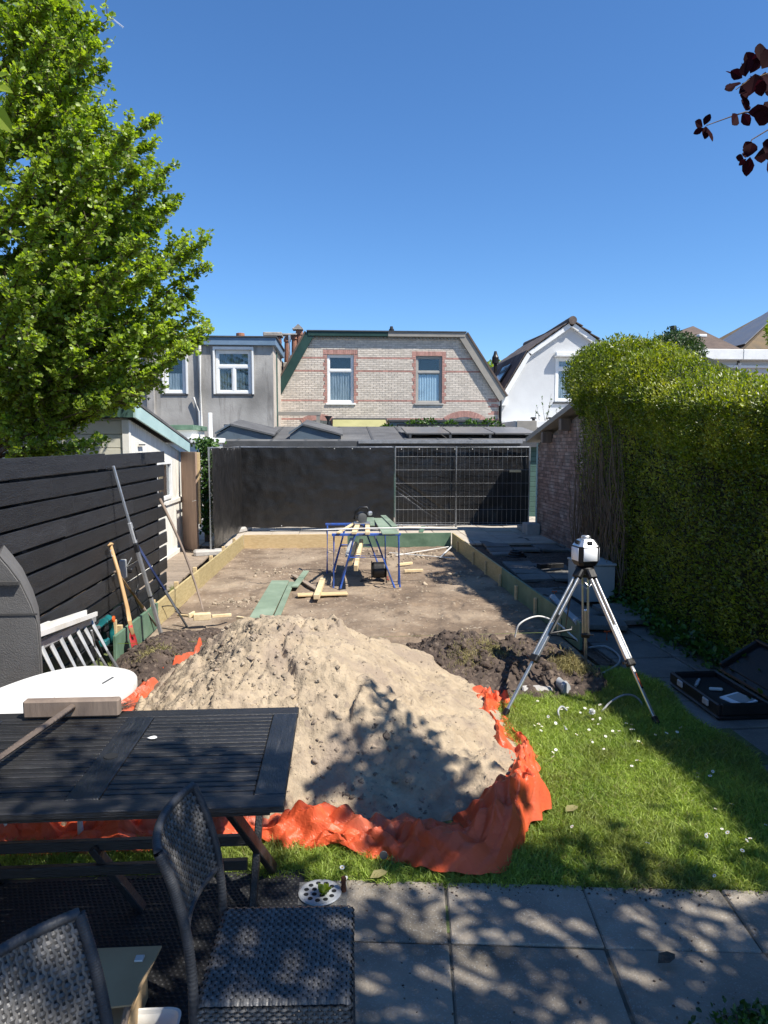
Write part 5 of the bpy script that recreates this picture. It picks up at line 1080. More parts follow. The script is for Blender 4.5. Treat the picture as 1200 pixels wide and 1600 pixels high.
# soil and grit that has spilled from the lawn edge onto the patio
pe = thing('soil_crumbs', (1, 3, 0), 'crumbs of soil spilled along the patio edge', 'crumbs'); pe['kind'] = 'stuff'; n = 500; xs = rg.uniform(.0, 2.6, n); ys = 3.12-.1016*(xs-.05)-np.abs(rg.normal(-.01, .05, n)); scatter_lumps('crumbs', np.stack([xs, ys, np.full(n, .006)], -1), .0015+.0045*rg.random(n)**3, 'dark_soil', pe, rg)
n = 240; xs = rg.uniform(.0, 2.6, n); ys = rg.uniform(1.9, 3.0, n); scatter_lumps('crumbs', np.stack([xs, ys, np.full(n, .005)], -1), .0015+.004*rg.random(n)**2, 'dark_soil', pe, rg)

# ------------------------------------------------------------------ orange sheet under the sand
def cr(pts, n):
    pts = np.array(pts, float); P = np.vstack([2*pts[0]-pts[1], pts, 2*pts[-1]-pts[-2]]); out = []
    seg = len(pts)-1
    for i in range(n):
        u = i/(n-1)*seg; k = min(int(u), seg-1); t = u-k; a, b_, c, d_ = P[k:k+4]; out.append(.5*((2*b_)+(-a+c)*t+(2*a-5*b_+4*c-d_)*t*t+(-a+3*b_-3*c+d_)*t**3))
    return np.array(out)
def tarp_strip(par, path, hts, wid, seed, n=420, m_=34, name='sheet'):
    # path rows: x, y of the ridge; out = to the right of travel; hts ridge height; wid (inner, outer)
    C_ = cr([(p[0], p[1], 0) for p in path], n); T = np.gradient(C_, axis=0); T = nrm(T); O = np.stack([T[:, 1], -T[:, 0], T[:, 2]*0], -1)
    u = np.linspace(0, len(path)-1, n); hh = np.interp(u, range(len(path)), hts); wi = np.interp(u, range(len(path)), [w[0] for w in wid]); wo_ = np.interp(u, range(len(path)), [w[1] for w in wid])
    s = np.cumsum(np.r_[0, np.linalg.norm(np.diff(C_, axis=0), axis=1)]); V_ = np.linspace(-1, 1, m_); S2, V2 = np.meshgrid(s, V_, indexing='ij')
    off = np.where(V2 < 0, V2*wi[:, None], V2*wo_[:, None]); prof = np.clip(1-np.abs(V2)**1.5, 0, 1)
    # crumple: planar facets between sharp creases (folded sheet), from bent triangle waves in many directions
    rf = np.random.default_rng(seed); tri = lambda q: np.abs((q % 1.0)*2-1); fold = 0; lean = 0; W2 = V2*.22; wx = S2+.05*fbm(S2*3, W2*3, seed, 2); wy = W2+.05*fbm(S2*3+9, W2*3, seed+2, 2)
    for k, fq in enumerate((2.2, 3.1, 4.3, 5.7, 7.9, 10, 13, 17, 22, 28)):
        a_ = rf.uniform(-.9, .9) if k % 3 else rf.uniform(1.1, 2.0); q = (wx*math.cos(a_)+wy*math.sin(a_))*fq*.62+rf.random(); wgt = vnoise(S2*2.3+k*5, V2*.8, seed+40+k); fold = fold+(tri(q)-.5)*wgt*1.5/fq**.68; lean = lean+(tri(q*1.07+.3)-.5)*wgt/fq**.8
    f3 = fbm(S2*1.3, S2*0, seed+13, 2); z = hh[:, None]*prof*(1+.8*f3)+.18*fold*(.3+prof*.9)+.015
    off = off+.13*lean*(.4+np.abs(V2))+.10*fbm(S2*2.1, S2*0+2, seed+17, 2)*V2*(V2 > 0)
    z = np.where(z < .008, .008+.12*np.abs(z-.008), z)
    P = C_[:, None, :]+O[:, None, :]*off[..., None]; P[..., 2] = z+np.maximum(0, lawn_h(P[..., 0], P[..., 1]))
    b = MB(); b.grid(P); o = obj(name, b, 'tarp', par, recalc=False)
    md = o.modifiers.new('solid', 'SOLIDIFY'); md.thickness = .002; return o
tp = thing('tarpaulin', (0, 3.6, 0), 'crumpled orange red tarpaulin edge around the sand heap', 'tarpaulin')
tarp_strip(tp, [(-2.25, 3.80), (-1.8, 3.62), (-1.3, 3.58), (-.8, 3.60), (-.35, 3.55), (0, 3.47), (.32, 3.38), (.6, 3.34), (.79, 3.42), (.95, 3.62), (1.02, 3.9), (1.08, 4.2)], [.09, .11, .11, .11, .11, .12, .10, .11, .17, .20, .17, .08], [(.3, .14), (.3, .15), (.28, .15), (.22, .14), (.2, .14), (.18, .15), (.2, .18), (.24, .18), (.27, .18), (.25, .19), (.2, .17), (.1, .10)], 301, 700, 56)
tarp_strip(tp, [(1.12, 4.12), (1.13, 4.5), (1.10, 4.85), (1.08, 5.15), (1.10, 5.42)], [.09, .08, .07, .07, .10], [(.14, .09), (.14, .08), (.12, .07), (.12, .07), (.10, .12)], 331, 180, 22)
tarp_strip(tp, [(1.0, 5.2), (1.12, 5.38), (1.28, 5.42)], [.06, .13, .06], [(.10, .12), (.16, .16), (.06, .08)], 341, 90, 22)
tarp_strip(tp, [(.3, 6.42), (.45, 6.48), (.62, 6.50)], [.02, .06, .02], [(.08, .08), (.1, .1), (.05, .05)], 351, 60, 14)
tarp_strip(tp, [(-1.85, 4.7), (-1.72, 5.1), (-1.58, 5.45), (-1.42, 5.75)], [.13, .13, .12, .08], [(.2, .2), (.2, .2), (.16, .18), (.08, .08)], 361, 150, 24)
tarp_strip(tp, [(-1.46, 5.85), (-1.33, 6.1), (-1.22, 6.35)], [.13, .20, .20], [(.12, .10), (.12, .10), (.08, .06)], 371, 70, 14)
for p in ((.62, 3.17, .05), (.2, 3.24, .05), (-.5, 3.42, .06)): eb = MB(); eb.lathe([(.012, -.004), (.02, -.004), (.02, .004), (.012, .004)], p, 10, (np.array([1, 0, 0]), np.array([0, 0, 1]), np.array([0, -1, 0]))); obj('eyelet', eb, 'lead', tp)

# ------------------------------------------------------------------ grass and daisies
rg = np.random.default_rng(55)
def inlawn(x, y):
    edge = 3.12-.1016*(x-.05)         # patio edge
    k = (y > edge+.015*np.sin(x*23)-.01) & (x < 2.62+.05*np.sin(y*6)) & (y < 6.05)
    k &= ~((sand_h(x, y) > .0) & (x < 1.15))
    k &= (soil_r(x, y) < .02)
    k &= ~((x < 1.0) & (y > 3.5) & (x > -1.9)) | (x > 1.05)
    return k
n = 460000; x = rg.uniform(-2.3, 2.7, n); y = rg.uniform(2.85, 6.05, n); k = inlawn(x, y) & ((vnoise(x*2.5, y*2.5, 401) > .12)|(rg.random(n) < .6)); x, y = x[k], y[k]; n = len(x)
D = nrm(np.stack([rg.normal(0, .55, n), rg.normal(0, .55, n), np.ones(n)], -1)); L_ = rg.uniform(.025, .075, n)*(.7+.6*vnoise(x*3, y*3, 405))
T = np.array([[-.5, 0], [.5, 0], [.38, .55], [0, 1]]); side = nrm(np.cross(D, rg.normal(size=(n, 3)))); wv = rg.uniform(.0014, .0030, n); bend = nrm(rg.normal(size=(n, 3))*np.array([1, 1, .1])+np.array([0, 0, -.35]))
P0 = np.stack([x, y, lawn_h(x, y)-.004], -1)
v = np.stack([P0-side*wv[:, None], P0+side*wv[:, None], P0+D*(L_*.6)[:, None]+side*(wv*.8)[:, None]+bend*(L_*.12)[:, None], P0+D*L_[:, None]+bend*(L_*.45)[:, None], P0+D*(L_*.6)[:, None]-side*(wv*.8)[:, None]+bend*(L_*.12)[:, None]], 1)
npmesh('grass', v, [(0, 1, 2, 4), (4, 2, 3)], 'grass_blade', None, label='short green lawn grass between patio and soil heap', cat='grass', kind='stuff')
n = 9000; x = rg.uniform(-2.3, 2.7, n); y = rg.uniform(2.85, 6.0, n); k = inlawn(x, y); x, y = x[k], y[k]; n = len(x)
D = nrm(np.stack([rg.normal(0, 1, n), rg.normal(0, 1, n), rg.uniform(.1, .7, n)], -1)); L_ = rg.uniform(.04, .10, n); side = nrm(np.cross(D, rg.normal(size=(n, 3)))); P0 = np.stack([x, y, lawn_h(x, y)+.012], -1); w = .0013
npmesh('dry_grass', np.stack([P0-side*w, P0+side*w, P0+D*L_[:, None]], 1), [(0, 1, 2)], 'dry_grass', None, label='dry straw blades among the lawn grass', cat='grass', kind='stuff')
# tufts on the soil heaps and by the fence
def tuft(name, c, n, r, h_, label, m='grass_blade', zf=None):
    x = rg.normal(c[0], r, n); y = rg.normal(c[1], r*.8, n); z = zf(x, y) if zf else np.zeros(n)+c[2]; D = nrm(np.stack([rg.normal(0, .5, n), rg.normal(0, .5, n), np.ones(n)], -1)); L_ = rg.uniform(.4, 1.1, n)*h_; side = nrm(np.cross(D, rg.normal(size=(n, 3)))); w = .0022; P0 = np.stack([x, y, z-.004], -1); bend = nrm(rg.normal(size=(n, 3))*np.array([1, 1, .1])+np.array([0, 0, -.4]))
    v = np.stack([P0-side*w, P0+side*w, P0+D*(L_*.6)[:, None]+side*w*.8, P0+D*L_[:, None]+bend*(L_*.5)[:, None], P0+D*(L_*.6)[:, None]-side*w*.8], 1); return npmesh(name, v, [(0, 1, 2, 4), (4, 2, 3)], m, None, label=label, cat='grass', kind='stuff')
tuft('grass_tuft', (1.32, 6.0, 0), 700, .09, .06, 'tuft of grass on the front of the dark soil ridge', 'dry_grass', soil_r); tuft('grass_tuft', (1.98, 5.85, 0), 1500, .09, .09, 'yellowish tuft of grass at the right end of the soil ridge', 'dry_grass', soil_r)
tuft('grass_tuft', (1.05, 5.85, 0), 500, .08, .05, 'small grass tuft on the left part of the soil ridge', 'dry_grass', soil_r); tuft('grass_tuft', (-2.0, 6.15, 0), 1500, .16, .09, 'grass growing between the ladder and the soil mound', 'grass_blade'); tuft('grass_tuft', (-1.62, 6.2, 0), 500, .1, .05, 'dry grass sods on the left soil mound', 'dry_grass', soil_l)
tuft('grass_tuft', (-2.22, 9.75, 0), 250, .05, .14, 'yellow green weed at the end of the black fence')
# daisies
db = MB(); k_ = 13
for j in range(k_):
    a = 2*math.pi*j/k_; c, s_ = math.cos(a), math.sin(a); db.add([(c*.003-s_*.0012, s_*.003+c*.0012, 0), (c*.003+s_*.0012, s_*.003-c*.0012, 0), (c*.011+s_*.0024, s_*.011-c*.0024, .002), (c*.0125, s_*.0125, .001), (c*.011-s_*.0024, s_*.011+c*.0024, .002)], [(0, 1, 2, 3, 4)], 0)
db.lathe([(.0042, 0), (.0042, .002), (.002, .0035)], (0, 0, 0), 8, None, 1); db.tube([(0, 0, 0), (.004, 0, -.05)], .0011, 5, False, 2)
spots = [(840, 1095), (835, 1100), (858, 1120), (843, 1130), (838, 1135), (846, 1137), (935, 1105), (925, 1125), (940, 1123), (930, 1130), (912, 1107), (975, 1130), (988, 1140), (960, 1142), (970, 1145), (900, 1150), (868, 1175), (865, 1182), (985, 1195), (995, 1190), (1048, 1193), (1080, 1250), (1130, 1300), (1168, 1310), (1108, 1302), (1120, 1265), (1195, 1292), (1110, 1210), (1145, 1255), (892, 1293), (1012, 1318), (1022, 1150), (1042, 1145), (1060, 1140), (1000, 1160), (950, 1150), (925, 1160), (805, 1092), (1115, 1370), (535, 1355), (537, 1373), (1090, 1208), (1160, 1100+230), (880, 1105), (905, 1112), (918, 1140), (870, 1130), (985, 1132), (945, 1170)]
first = None
for (px_, py_) in spots:
    for q in range(1 if rg.random() < .6 else 2):
        p = G(px_+rg.normal(0, 3), py_+rg.normal(0, 2), .05)
        if first is None: first = obj('daisy', db, ['petal', 'yolk', 'grass_blade'], label='small white daisy in the lawn', cat='flower', group='daisies in the lawn'); o = first
        else: o = first.copy(); COL.objects.link(o)
        s_ = rg.uniform(.6, 1.0); o.location = p; o.scale = (s_,)*3; o.rotation_euler = (rg.normal(.25, .3), rg.normal(0, .3), rg.uniform(0, 6.28))
# dandelion clock and fallen leaf
p = G(925, 1112, .07); t = thing('dandelion', (p.x, p.y, 0), 'round dandelion seed head in the lawn', 'flower'); pp = nrm(rg.normal(size=(120, 3))); leaves('seed_head', np.array(p)+pp*.004, pp, rg.normal(size=(120, 3)), np.full(120, .022), 'petal', 'kite', t); b = MB(); b.tube([(p.x, p.y, 0), p], .0015, 5); obj('stalk', b, 'grass_blade', t)
for k, (px_, py_, lab) in enumerate(((883, 1268, 'pale dry leaf lying on the lawn'), (578, 1372, 'pale dry leaf at the patio edge'), (1028, 1505, 'brown dry leaf on the patio slabs'))):
    p = G(px_, py_, .03); leaves('fallen_leaf', np.array([p]), np.array([[1., .4, .1]]), np.array([[.2, 0, 1.]]), np.array([.09]), 'dry_grass' if k < 2 else 'bark', 'oval', None, label=lab, cat='leaf')
# weed sprigs in the bottom right corner of the patio
t = thing('weed', (G(1160, 1590).x, G(1160, 1590).y, 0), 'low green weed at the bottom right corner of the patio', 'plant'); n = 420; c = G(1185, 1600); x = rg.normal(c.x, .09, n); y = rg.normal(c.y-.01, .035, n); leaves('foliage', np.stack([x, y, np.abs(rg.normal(.02, .02, n))], -1), rg.normal(size=(n, 3))+np.array([0, 0, .5]), rg.normal(size=(n, 3))*.5+np.array([0, 0, 1.]), rg.uniform(.015, .03, n), 'ivy_leaf', 'oval', t)
# ------------------------------------------------------------------ blue trestles with timber on them
def trestle(x0, x1, y, z, label, spread=.16):
    t = thing('trestle', ((x0+x1)/2, y, 0), label, 'trestle'); r = .013
    b = MB(); b.bar((x0, y, z), (x1, y, z), .035, .035, bev=.004); obj('top_bar', b, 'blue_steel', t)
    for x, s in ((x0+.03, -1), (x1-.03, 1)):
        for q in (-1, 1): b = MB(); b.tube([(x, y+q*.01, z-.018), (x+s*.01, y+q*spread*.75, .0)], r, 8); obj('leg', b, 'blue_steel', t)
    w = x1-x0; xa, xb = x0+w*.33, x0+w*.62
    for xt, xf in ((xa, x0+w*.12), (xb, x0+w*.90)):
        for q in (-1, 1): b = MB(); b.tube([(xt, y+q*.012, z-.018), (xf, y+q*spread, .0)], r*1.15, 8); obj('leg', b, 'blue_steel', t)
    for zz in (.42, ):
        f_ = (z-zz)/z
        for q in (-1, 1): b = MB(); b.tube([(xa+(x0+w*.12-xa)*f_, y+q*spread*f_, zz), (xb+(x0+w*.90-xb)*f_, y+q*spread*f_, zz)], .010, 8); obj('cross_bar', b, 'blue_steel', t)
    return t
trestle(-.11, .86, 10.0, .735, 'near blue steel trestle carrying planks')
trestle(-.22, .74, 11.15, .755, 'far blue steel trestle behind the circular saw')
def plank(p, q, w, th, m, label, cat='plank', name='plank', up=(0, 0, 1), group=None):
    b = MB(); b.bar(p, q, w, th, up, bev=.003); return obj(name, b, m, label=label, cat=cat, group=group)
ZT = .775
plank((.20, 9.86, ZT), (.30, 11.05, ZT+.02), .07, .035, 'pale_wood', 'pale wooden batten on the trestles, left of two', 'batten')
plank((.385, 9.80, ZT), (.42, 10.75, ZT+.015), .065, .035, 'pale_wood', 'pale wooden batten on the trestles, right of two', 'batten')
plank((-.02, 9.92, ZT-.005), (.24, 11.0, ZT+.02), .05, .02, 'pale_wood', 'thin slat lying askew on the left of the trestles', 'slat')
plank((.70, 9.72, ZT), (.66, 11.5, ZT+.03), .235, .018, 'green_board', 'wide green board lying across the trestles')
plank((.80, 10.35, ZT+.03), (.72, 11.75, ZT+.05), .09, .018, 'green_board', 'narrow green board on top of the wide green board')
plank((.46, 10.55, ZT+.02), (.50, 11.6, ZT+.03), .12, .018, 'green_board', 'green board under the circular saw')
b = MB(); b.tube([(-.98, 10.15, .775), (-.2, 10.1, .795), (.4, 10.05, .815), (1.0, 10.08, .815), (1.68, 10.12, .80)], .011, 8); obj('white_conduit', b, 'white_plastic', label='long thin white tube lying across the trestles', cat='tube', smooth=True)
plank((.22, 9.75, .30), (.33, 10.85, .52), .055, .085, 'pale_wood', 'short thick beam resting on the trestle bars, longer one', 'beam', 'beam'); plank((.145, 9.95, .34), (.24, 10.75, .5), .06, .07, 'pale_wood', 'short thick beam resting on the trestle bars, left one', 'beam', 'beam'); plank((.10, 10.0, .43), (.18, 10.9, .56), .05, .03, 'grey_pvc', 'grey strip lying against the beams under the trestles', 'strip', 'strip')
# circular saw
s = thing('circular_saw', (.33, 10.75, .81), 'silver and black circular saw standing on the trestle planks', 'saw'); c = np.array([.34, 10.75, .92])
b = MB(); b.bx(.22, .46, 10.62, 10.90, .815, .822); obj('base_plate', b, 'alu', s)
b = MB(); b.lathe([(.01, -.025), (.066, -.025), (.075, -.018), (.075, .018), (.066, .025), (.01, .025)], c-np.array([0, 0, .03]), 20, (np.array([.94, 0.34, 0]), np.array([0, 0, 1]), np.array([.34, -.94, 0]))); obj('blade_guard', b, 'lead', s, auto=40)
b = MB(); b.lathe([(.02, 0), (.055, 0), (.06, .02), (.055, .14), (.04, .16)], c+np.array([.02, .03, .0]), 14, (np.array([1, .3, 0]), np.array([0, 0, 1]), np.array([-.3, 1, 0]))); obj('motor', b, 'black_plastic', s, auto=40)
b = MB(); b.tube([c+np.array([-.12, .02, -.05]), c+np.array([-.10, .02, .06]), c+np.array([-.03, .02, .125]), c+np.array([.07, .02, .13]), c+np.array([.11, .02, .05])], .019, 8); obj('handle', b, 'black_plastic', s, smooth=True)
b = MB(); b.box(c+np.array([.12, .03, .04]), (.07, .1, .06), None, .015); obj('dust_port', b, 'alu', s)
# cable reel under the trestles
s = thing('cable_reel', (.56, 10.45, 0), 'black cable reel with red rim under the trestles', 'cable reel')
for x in (.47, .68): b = MB(); b.lathe([(.0, -.006), (.13, -.006), (.14, 0), (.13, .006), (0, .006)], (x, 10.45, .15), 20, (np.array([0, 1, 0]), np.array([0, 0, 1]), np.array([1, 0, 0]))); obj('flange', b, 'black_plastic', s)
b = MB(); b.lathe([(.11, 0), (.12, .03), (.12, .17), (.11, .198)], (.475, 10.45, .15), 20, (np.array([0, 1, 0]), np.array([0, 0, 1]), np.array([1, 0, 0]))); obj('cable', b, 'black_plastic', s)
b = MB(); b.tube([(.47, 10.3, .1), (.40, 10.25, .03), (.30, 10.3, .012), (.36, 10.5, .012), (.45, 10.6, .02)], .006, 6); obj('lead', b, 'black_plastic', s)
b = MB(); b.tube([(.69, 10.35, .02), (.71, 10.3, .02), (.71, 10.6, .02)], .007, 6); obj('stand', b, 'red_paint', s)
# boards and beams lying on the soil
plank((-.90, 8.0, .045), (-.86, 10.3, .03), .25, .018, 'green_board', 'wide green board lying on the bare soil'); plank((-.72, 8.02, .04), (-.69, 10.2, .03), .075, .018, 'green_board', 'narrow green board beside the wide one on the soil')
plank((-.62, 9.75, .05), (-.52, 11.0, .045), .09, .02, 'green_board', 'short green board lying alone left of the trestles')
plank((-.30, 9.02, .06), (-.24, 8.55+1.7, .06), .075, .06, 'pale_wood', 'pale beam lying lengthwise on the soil in front of the trestles', 'beam', 'beam')
plank((-.56, 9.36, .02), (.10, 9.42, .02), .16, .02, 'pine', 'brown offcut board lying crosswise under the pale beam'); plank((-.70, 10.75, .03), (-.28, 9.55, .03), .07, .025, 'deck_wood', 'weathered slat lying diagonally under the short green board', 'slat', 'slat')
plank((1.0, 11.0, .03), (1.3, 11.05, .03), .05, .04, 'pale_wood', 'small pale offcut right of the trestles', 'offcut', 'offcut'); plank((.95, 11.6, .03), (1.2, 11.75, .03), .05, .04, 'pale_wood', 'small pale offcut behind the right trestle legs', 'offcut', 'offcut')
plank((-1.15, 7.95, .07), (-.60, 7.62, .07), .03, .035, 'pale_wood', 'thin pale stake with orange tip at the top of the sand heap', 'stake', 'stake'); b = MB(); b.bar((-.60, 7.62, .07), (-.52, 7.57, .07), .032, .037); obj('stake_tip', b, 'orange_plastic', label='orange painted tip of the thin stake', cat='stake tip')
# white trims in the far right corner of the plot
for k, (p, q) in enumerate((((1.0, 12.6, .03), (2.1, 13.6, .03)), ((.9, 12.9, .03), (2.0, 12.2, .03)), ((1.75, 12.3, .03), (2.15, 13.5, .06)))):
    plank(p, q, .03, .012, 'white_plastic', ['white trim strip pointing to the far right corner', 'white trim strip lying crosswise in the far right corner', 'white trim strip along the right formwork'][k], 'trim', 'trim_strip')
plank((1.6, 13.98, .27), (1.7, 14.4, .33), .09, .02, 'green_paint', 'short dark green offcut on the back formwork board', 'offcut', 'offcut')

# ------------------------------------------------------------------ things by the black fence
def tool(name, label, cat): return thing(name, (-2.1, 7, 0), label, cat)
# telescopic levelling staff
t = tool('levelling_staff', 'long silver telescopic levelling staff leaning on the black fence', 'staff'); A_ = np.array([-1.80, 7.25, .03]); B_ = np.array(PX(177, 728, -2.21)); d_ = B_-A_
b = MB(); b.bar(A_, A_+d_*.545, .050, .032, (1, 0, .2), .004); obj('lower_section', b, 'alu', t); b = MB(); b.bar(A_+d_*.545, B_, .030, .022, (1, 0, .2), .003); obj('upper_section', b, 'alu', t)
b = MB(); b.bar(A_+d_*.51, A_+d_*.56, .058, .042, (1, 0, .2), .006); obj('collar', b, 'black_plastic', t); b = MB(); b.bar(A_+d_*.245, A_+d_*.255, .056, .040, (1, 0, .2), .003); obj('collar', b, 'black_plastic', t); b = MB(); b.bar(A_+d_*.56, A_+d_*.68, .052, .038, (1, 0, .2), .008); obj('receiver_clamp', b, 'alu_dull', t)
b = MB(); b.bar(A_+d_*.585+np.array([.026, 0, 0]), A_+d_*.65+np.array([.026, 0, 0]), .02, .012, (1, 0, .2), .003); obj('clamp_lever', b, 'black_plastic', t); b = MB(); b.tube([A_+d_*.63, A_+d_*.64+np.array([.0, .16, .01])], .006, 6); obj('clamp_arm', b, 'black_plastic', t)
# shovel
t = tool('shovel', 'wooden handled shovel with red blade standing by the green board', 'shovel'); A_ = np.array([-1.97, 6.80, .20]); B_ = np.array(PX(173, 853, -2.19)); d_ = B_-A_
b = MB(); b.tube([A_, A_+d_*.3+np.array([.012, 0, 0]), A_+d_*.7+np.array([.012, 0, 0]), B_], [.021, .02, .018, .016], 10); obj('handle', b, 'ash_wood', t, smooth=True); b = MB(); b.tube([B_+np.array([0, -.05, .01]), B_+np.array([0, 0, .016]), B_+np.array([0, .05, .01])], [.014, .018, .014], 8); obj('grip', b, 'ash_wood', t, smooth=True)
b = MB(); b.tube([B_-d_*.045, B_-d_*.12], .0185, 10); obj('tape', b, 'white_plastic', t)
b = MB(); b.tube([A_+d_*.10, A_-d_*.02], [.022, .024], 10); P = []
u_ = nrm(d_); sd = np.array([0, 1., 0]); sd = nrm(sd-u_*(sd@u_)); nn = np.cross(u_, sd)
for i, (a, w) in enumerate(((.02, .05), (-.02, .085), (-.10, .09), (-.17, .08), (-.21, .04))): P.append([A_+u_*a+sd*w*s+nn*(.014*(1-abs(s))) for s in (-1, -.5, 0, .5, 1)])
b.grid(np.array(P)); bo = obj('blade', b, 'red_paint', t, smooth=True); bo.modifiers.new('s', 'SOLIDIFY').thickness = .004
# second handle, blue bar, bent stick
t = tool('spade', 'tool with brown wooden handle leaning behind the shovel', 'tool'); A_ = np.array([-1.98, 7.72, .05]); B_ = np.array(PX(182, 893, -2.19)); b = MB(); b.tube([A_+(B_-A_)*.35, B_], [.018, .016], 9); obj('handle', b, 'ash_wood', t, smooth=True); b = MB(); b.tube([A_, A_+(B_-A_)*.36], [.012, .02], 9); obj('socket', b, 'grey_wood', t, smooth=True); b = MB(); b.tube([B_+np.array([0, -.04, 0]), B_+np.array([0, .04, 0.0])], .016, 8); obj('grip', b, 'grey_wood', t, smooth=True)
t = tool('iron_bar', 'dark blue iron bar leaning on the fence right of the staff', 'bar'); A_ = np.array([-1.64, 7.69, .03]); B_ = np.array(PX(215, 853, -2.19)); b = MB(); b.tube([A_+(B_-A_)*.45, B_], .017, 8); obj('painted_half', b, 'navy_paint', t, smooth=True); b = MB(); b.tube([A_, A_+(B_-A_)*.452], [.012, .018], 8); obj('bare_half', b, 'lead', t, smooth=True)
t = tool('wooden_pole', 'thin bent brown wooden pole leaning on the fence end', 'pole'); A_ = np.array([-1.56, 8.26, .02]); B_ = np.array(PX(250, 780, -2.2)); d_ = B_-A_; b = MB(); b.tube([A_+d_*i/8+np.array([.035, 0, .02])*math.sin(math.pi*i/8) for i in range(9)], [.010+.009*i/8 for i in range(9)], 9); obj('shaft', b, 'grey_wood', t, smooth=True)
# socket box with cable on the fence
t = thing('socket_box', (-2.22, 7.35, .75), 'grey outdoor socket box with black cable on the fence', 'socket'); c = PX(192, 889, -2.2)
b = MB(); b.box((c.x, c.y, c.z), (.06, .085, .19), None, .008); obj('box', b, 'grey_pvc', t); b = MB(); b.bar((c.x+.03, c.y+.05, c.z+.03), (c.x+.07, c.y+.06, c.z+.10), .08, .006); obj('lid', b, 'grey_pvc', t); b = MB(); b.box((c.x+.05, c.y+.08, c.z-.03), (.05, .06, .05), None, .012); obj('plug', b, 'black_plastic', t)
b = MB(); pts = [(c.x+.05, c.y+.1, c.z-.02), (c.x+.06, c.y+.25, c.z-.02), (c.x+.07, c.y+.28, c.z-.2), (c.x+.06, c.y+.18, c.z-.3), (c.x+.06, c.y+.25, c.z-.42), (c.x+.10, c.y+.45, c.z-.62), (c.x+.18, c.y+.7, c.z-.56), (c.x+.3, c.y+.9, c.z-.6), (c.x+.36, c.y+1.0, .02)]; b.tube(cr(pts, 50), .006, 6); obj('cable', b, 'black_plastic', t, smooth=True)
# drill and stake
t = thing('cordless_drill', (-2.12, 6.2, 0), 'teal cordless drill standing by a wooden stake', 'drill'); c = np.array(PX(160, 985, -2.06))
b = MB(); b.tube([c+np.array([0, -.10, .05]), c+np.array([0, .03, .06])], [.028, .036], 12); b.tube([c+np.array([0, .03, .06]), c+np.array([0, .09, .06])], [.038, .034], 12); obj('motor_body', b, 'teal_plastic', t, smooth=True); b = MB(); b.tube([c+np.array([0, -.10, .05]), c+np.array([0, -.16, .05])], [.022, .012], 10); b.tube([c+np.array([0, -.16, .05]), c+np.array([0, -.23, .05])], .004, 6); obj('chuck', b, 'lead', t)
b = MB(); b.tube([c+np.array([0, .02, .04]), c+np.array([0, .045, -.08])], [.022, .024], 10); obj('grip', b, 'black_plastic', t, smooth=True); b = MB(); b.box(c+np.array([0, .03, -.115]), (.07, .11, .06), None, .01); obj('battery', b, 'teal_plastic', t)
t = thing('cordless_drill', (-2.12, 6.4, 0), 'teal power tool with orange lock behind the wooden stake', 'power tool'); c = np.array(PX(170, 985, -2.12)); b = MB(); b.tube([c+np.array([0, -.09, .09]), c+np.array([0, 0, .11]), c+np.array([0, .08, .07])], [.026, .036, .03], 12); obj('motor_body', b, 'teal_plastic', t, smooth=True); b = MB(); b.tube([c+np.array([0, .06, .07]), c+np.array([0, .09, -.04]), c+np.array([0, .07, -.14])], [.024, .022, .026], 10); obj('grip', b, 'teal_plastic', t, smooth=True); b = MB(); b.lathe([(.03, 0), (.03, .012)], c+np.array([.035, .02, .10]), 12, (np.array([0, 1, 0]), np.array([0, 0, 1]), np.array([1, 0, 0]))); obj('lock_disc', b, 'orange_plastic', t); b = MB(); b.box(c+np.array([0, .06, -.17]), (.07, .11, .06), None, .01); obj('battery', b, 'black_plastic', t)
c = G(181, 1028); plank((c.x, c.y, -.02), (c.x-.01, c.y+.02, .36), .045, .03, 'pine', 'upright wooden stake at the near end of the green board', 'stake', 'stake', (0, 1, 0))
c = PX(150, 1000, -1.98); b = MB(); b.tube([(c.x, c.y, c.z), (c.x+.06, c.y+.2, .02)], .012, 8); obj('torch', b, 'black_plastic', label='thin black and yellow tool lying in the grass by the drill', cat='tool'); b = MB(); b.lathe([(.02, 0), (.026, .02), (.026, .1), (.012, .13), (.012, .16)], (c.x, c.y-.06, .02), 12); obj('spray_can', b, 'grey_pvc', label='small pale blue can beside the drill', cat='can')
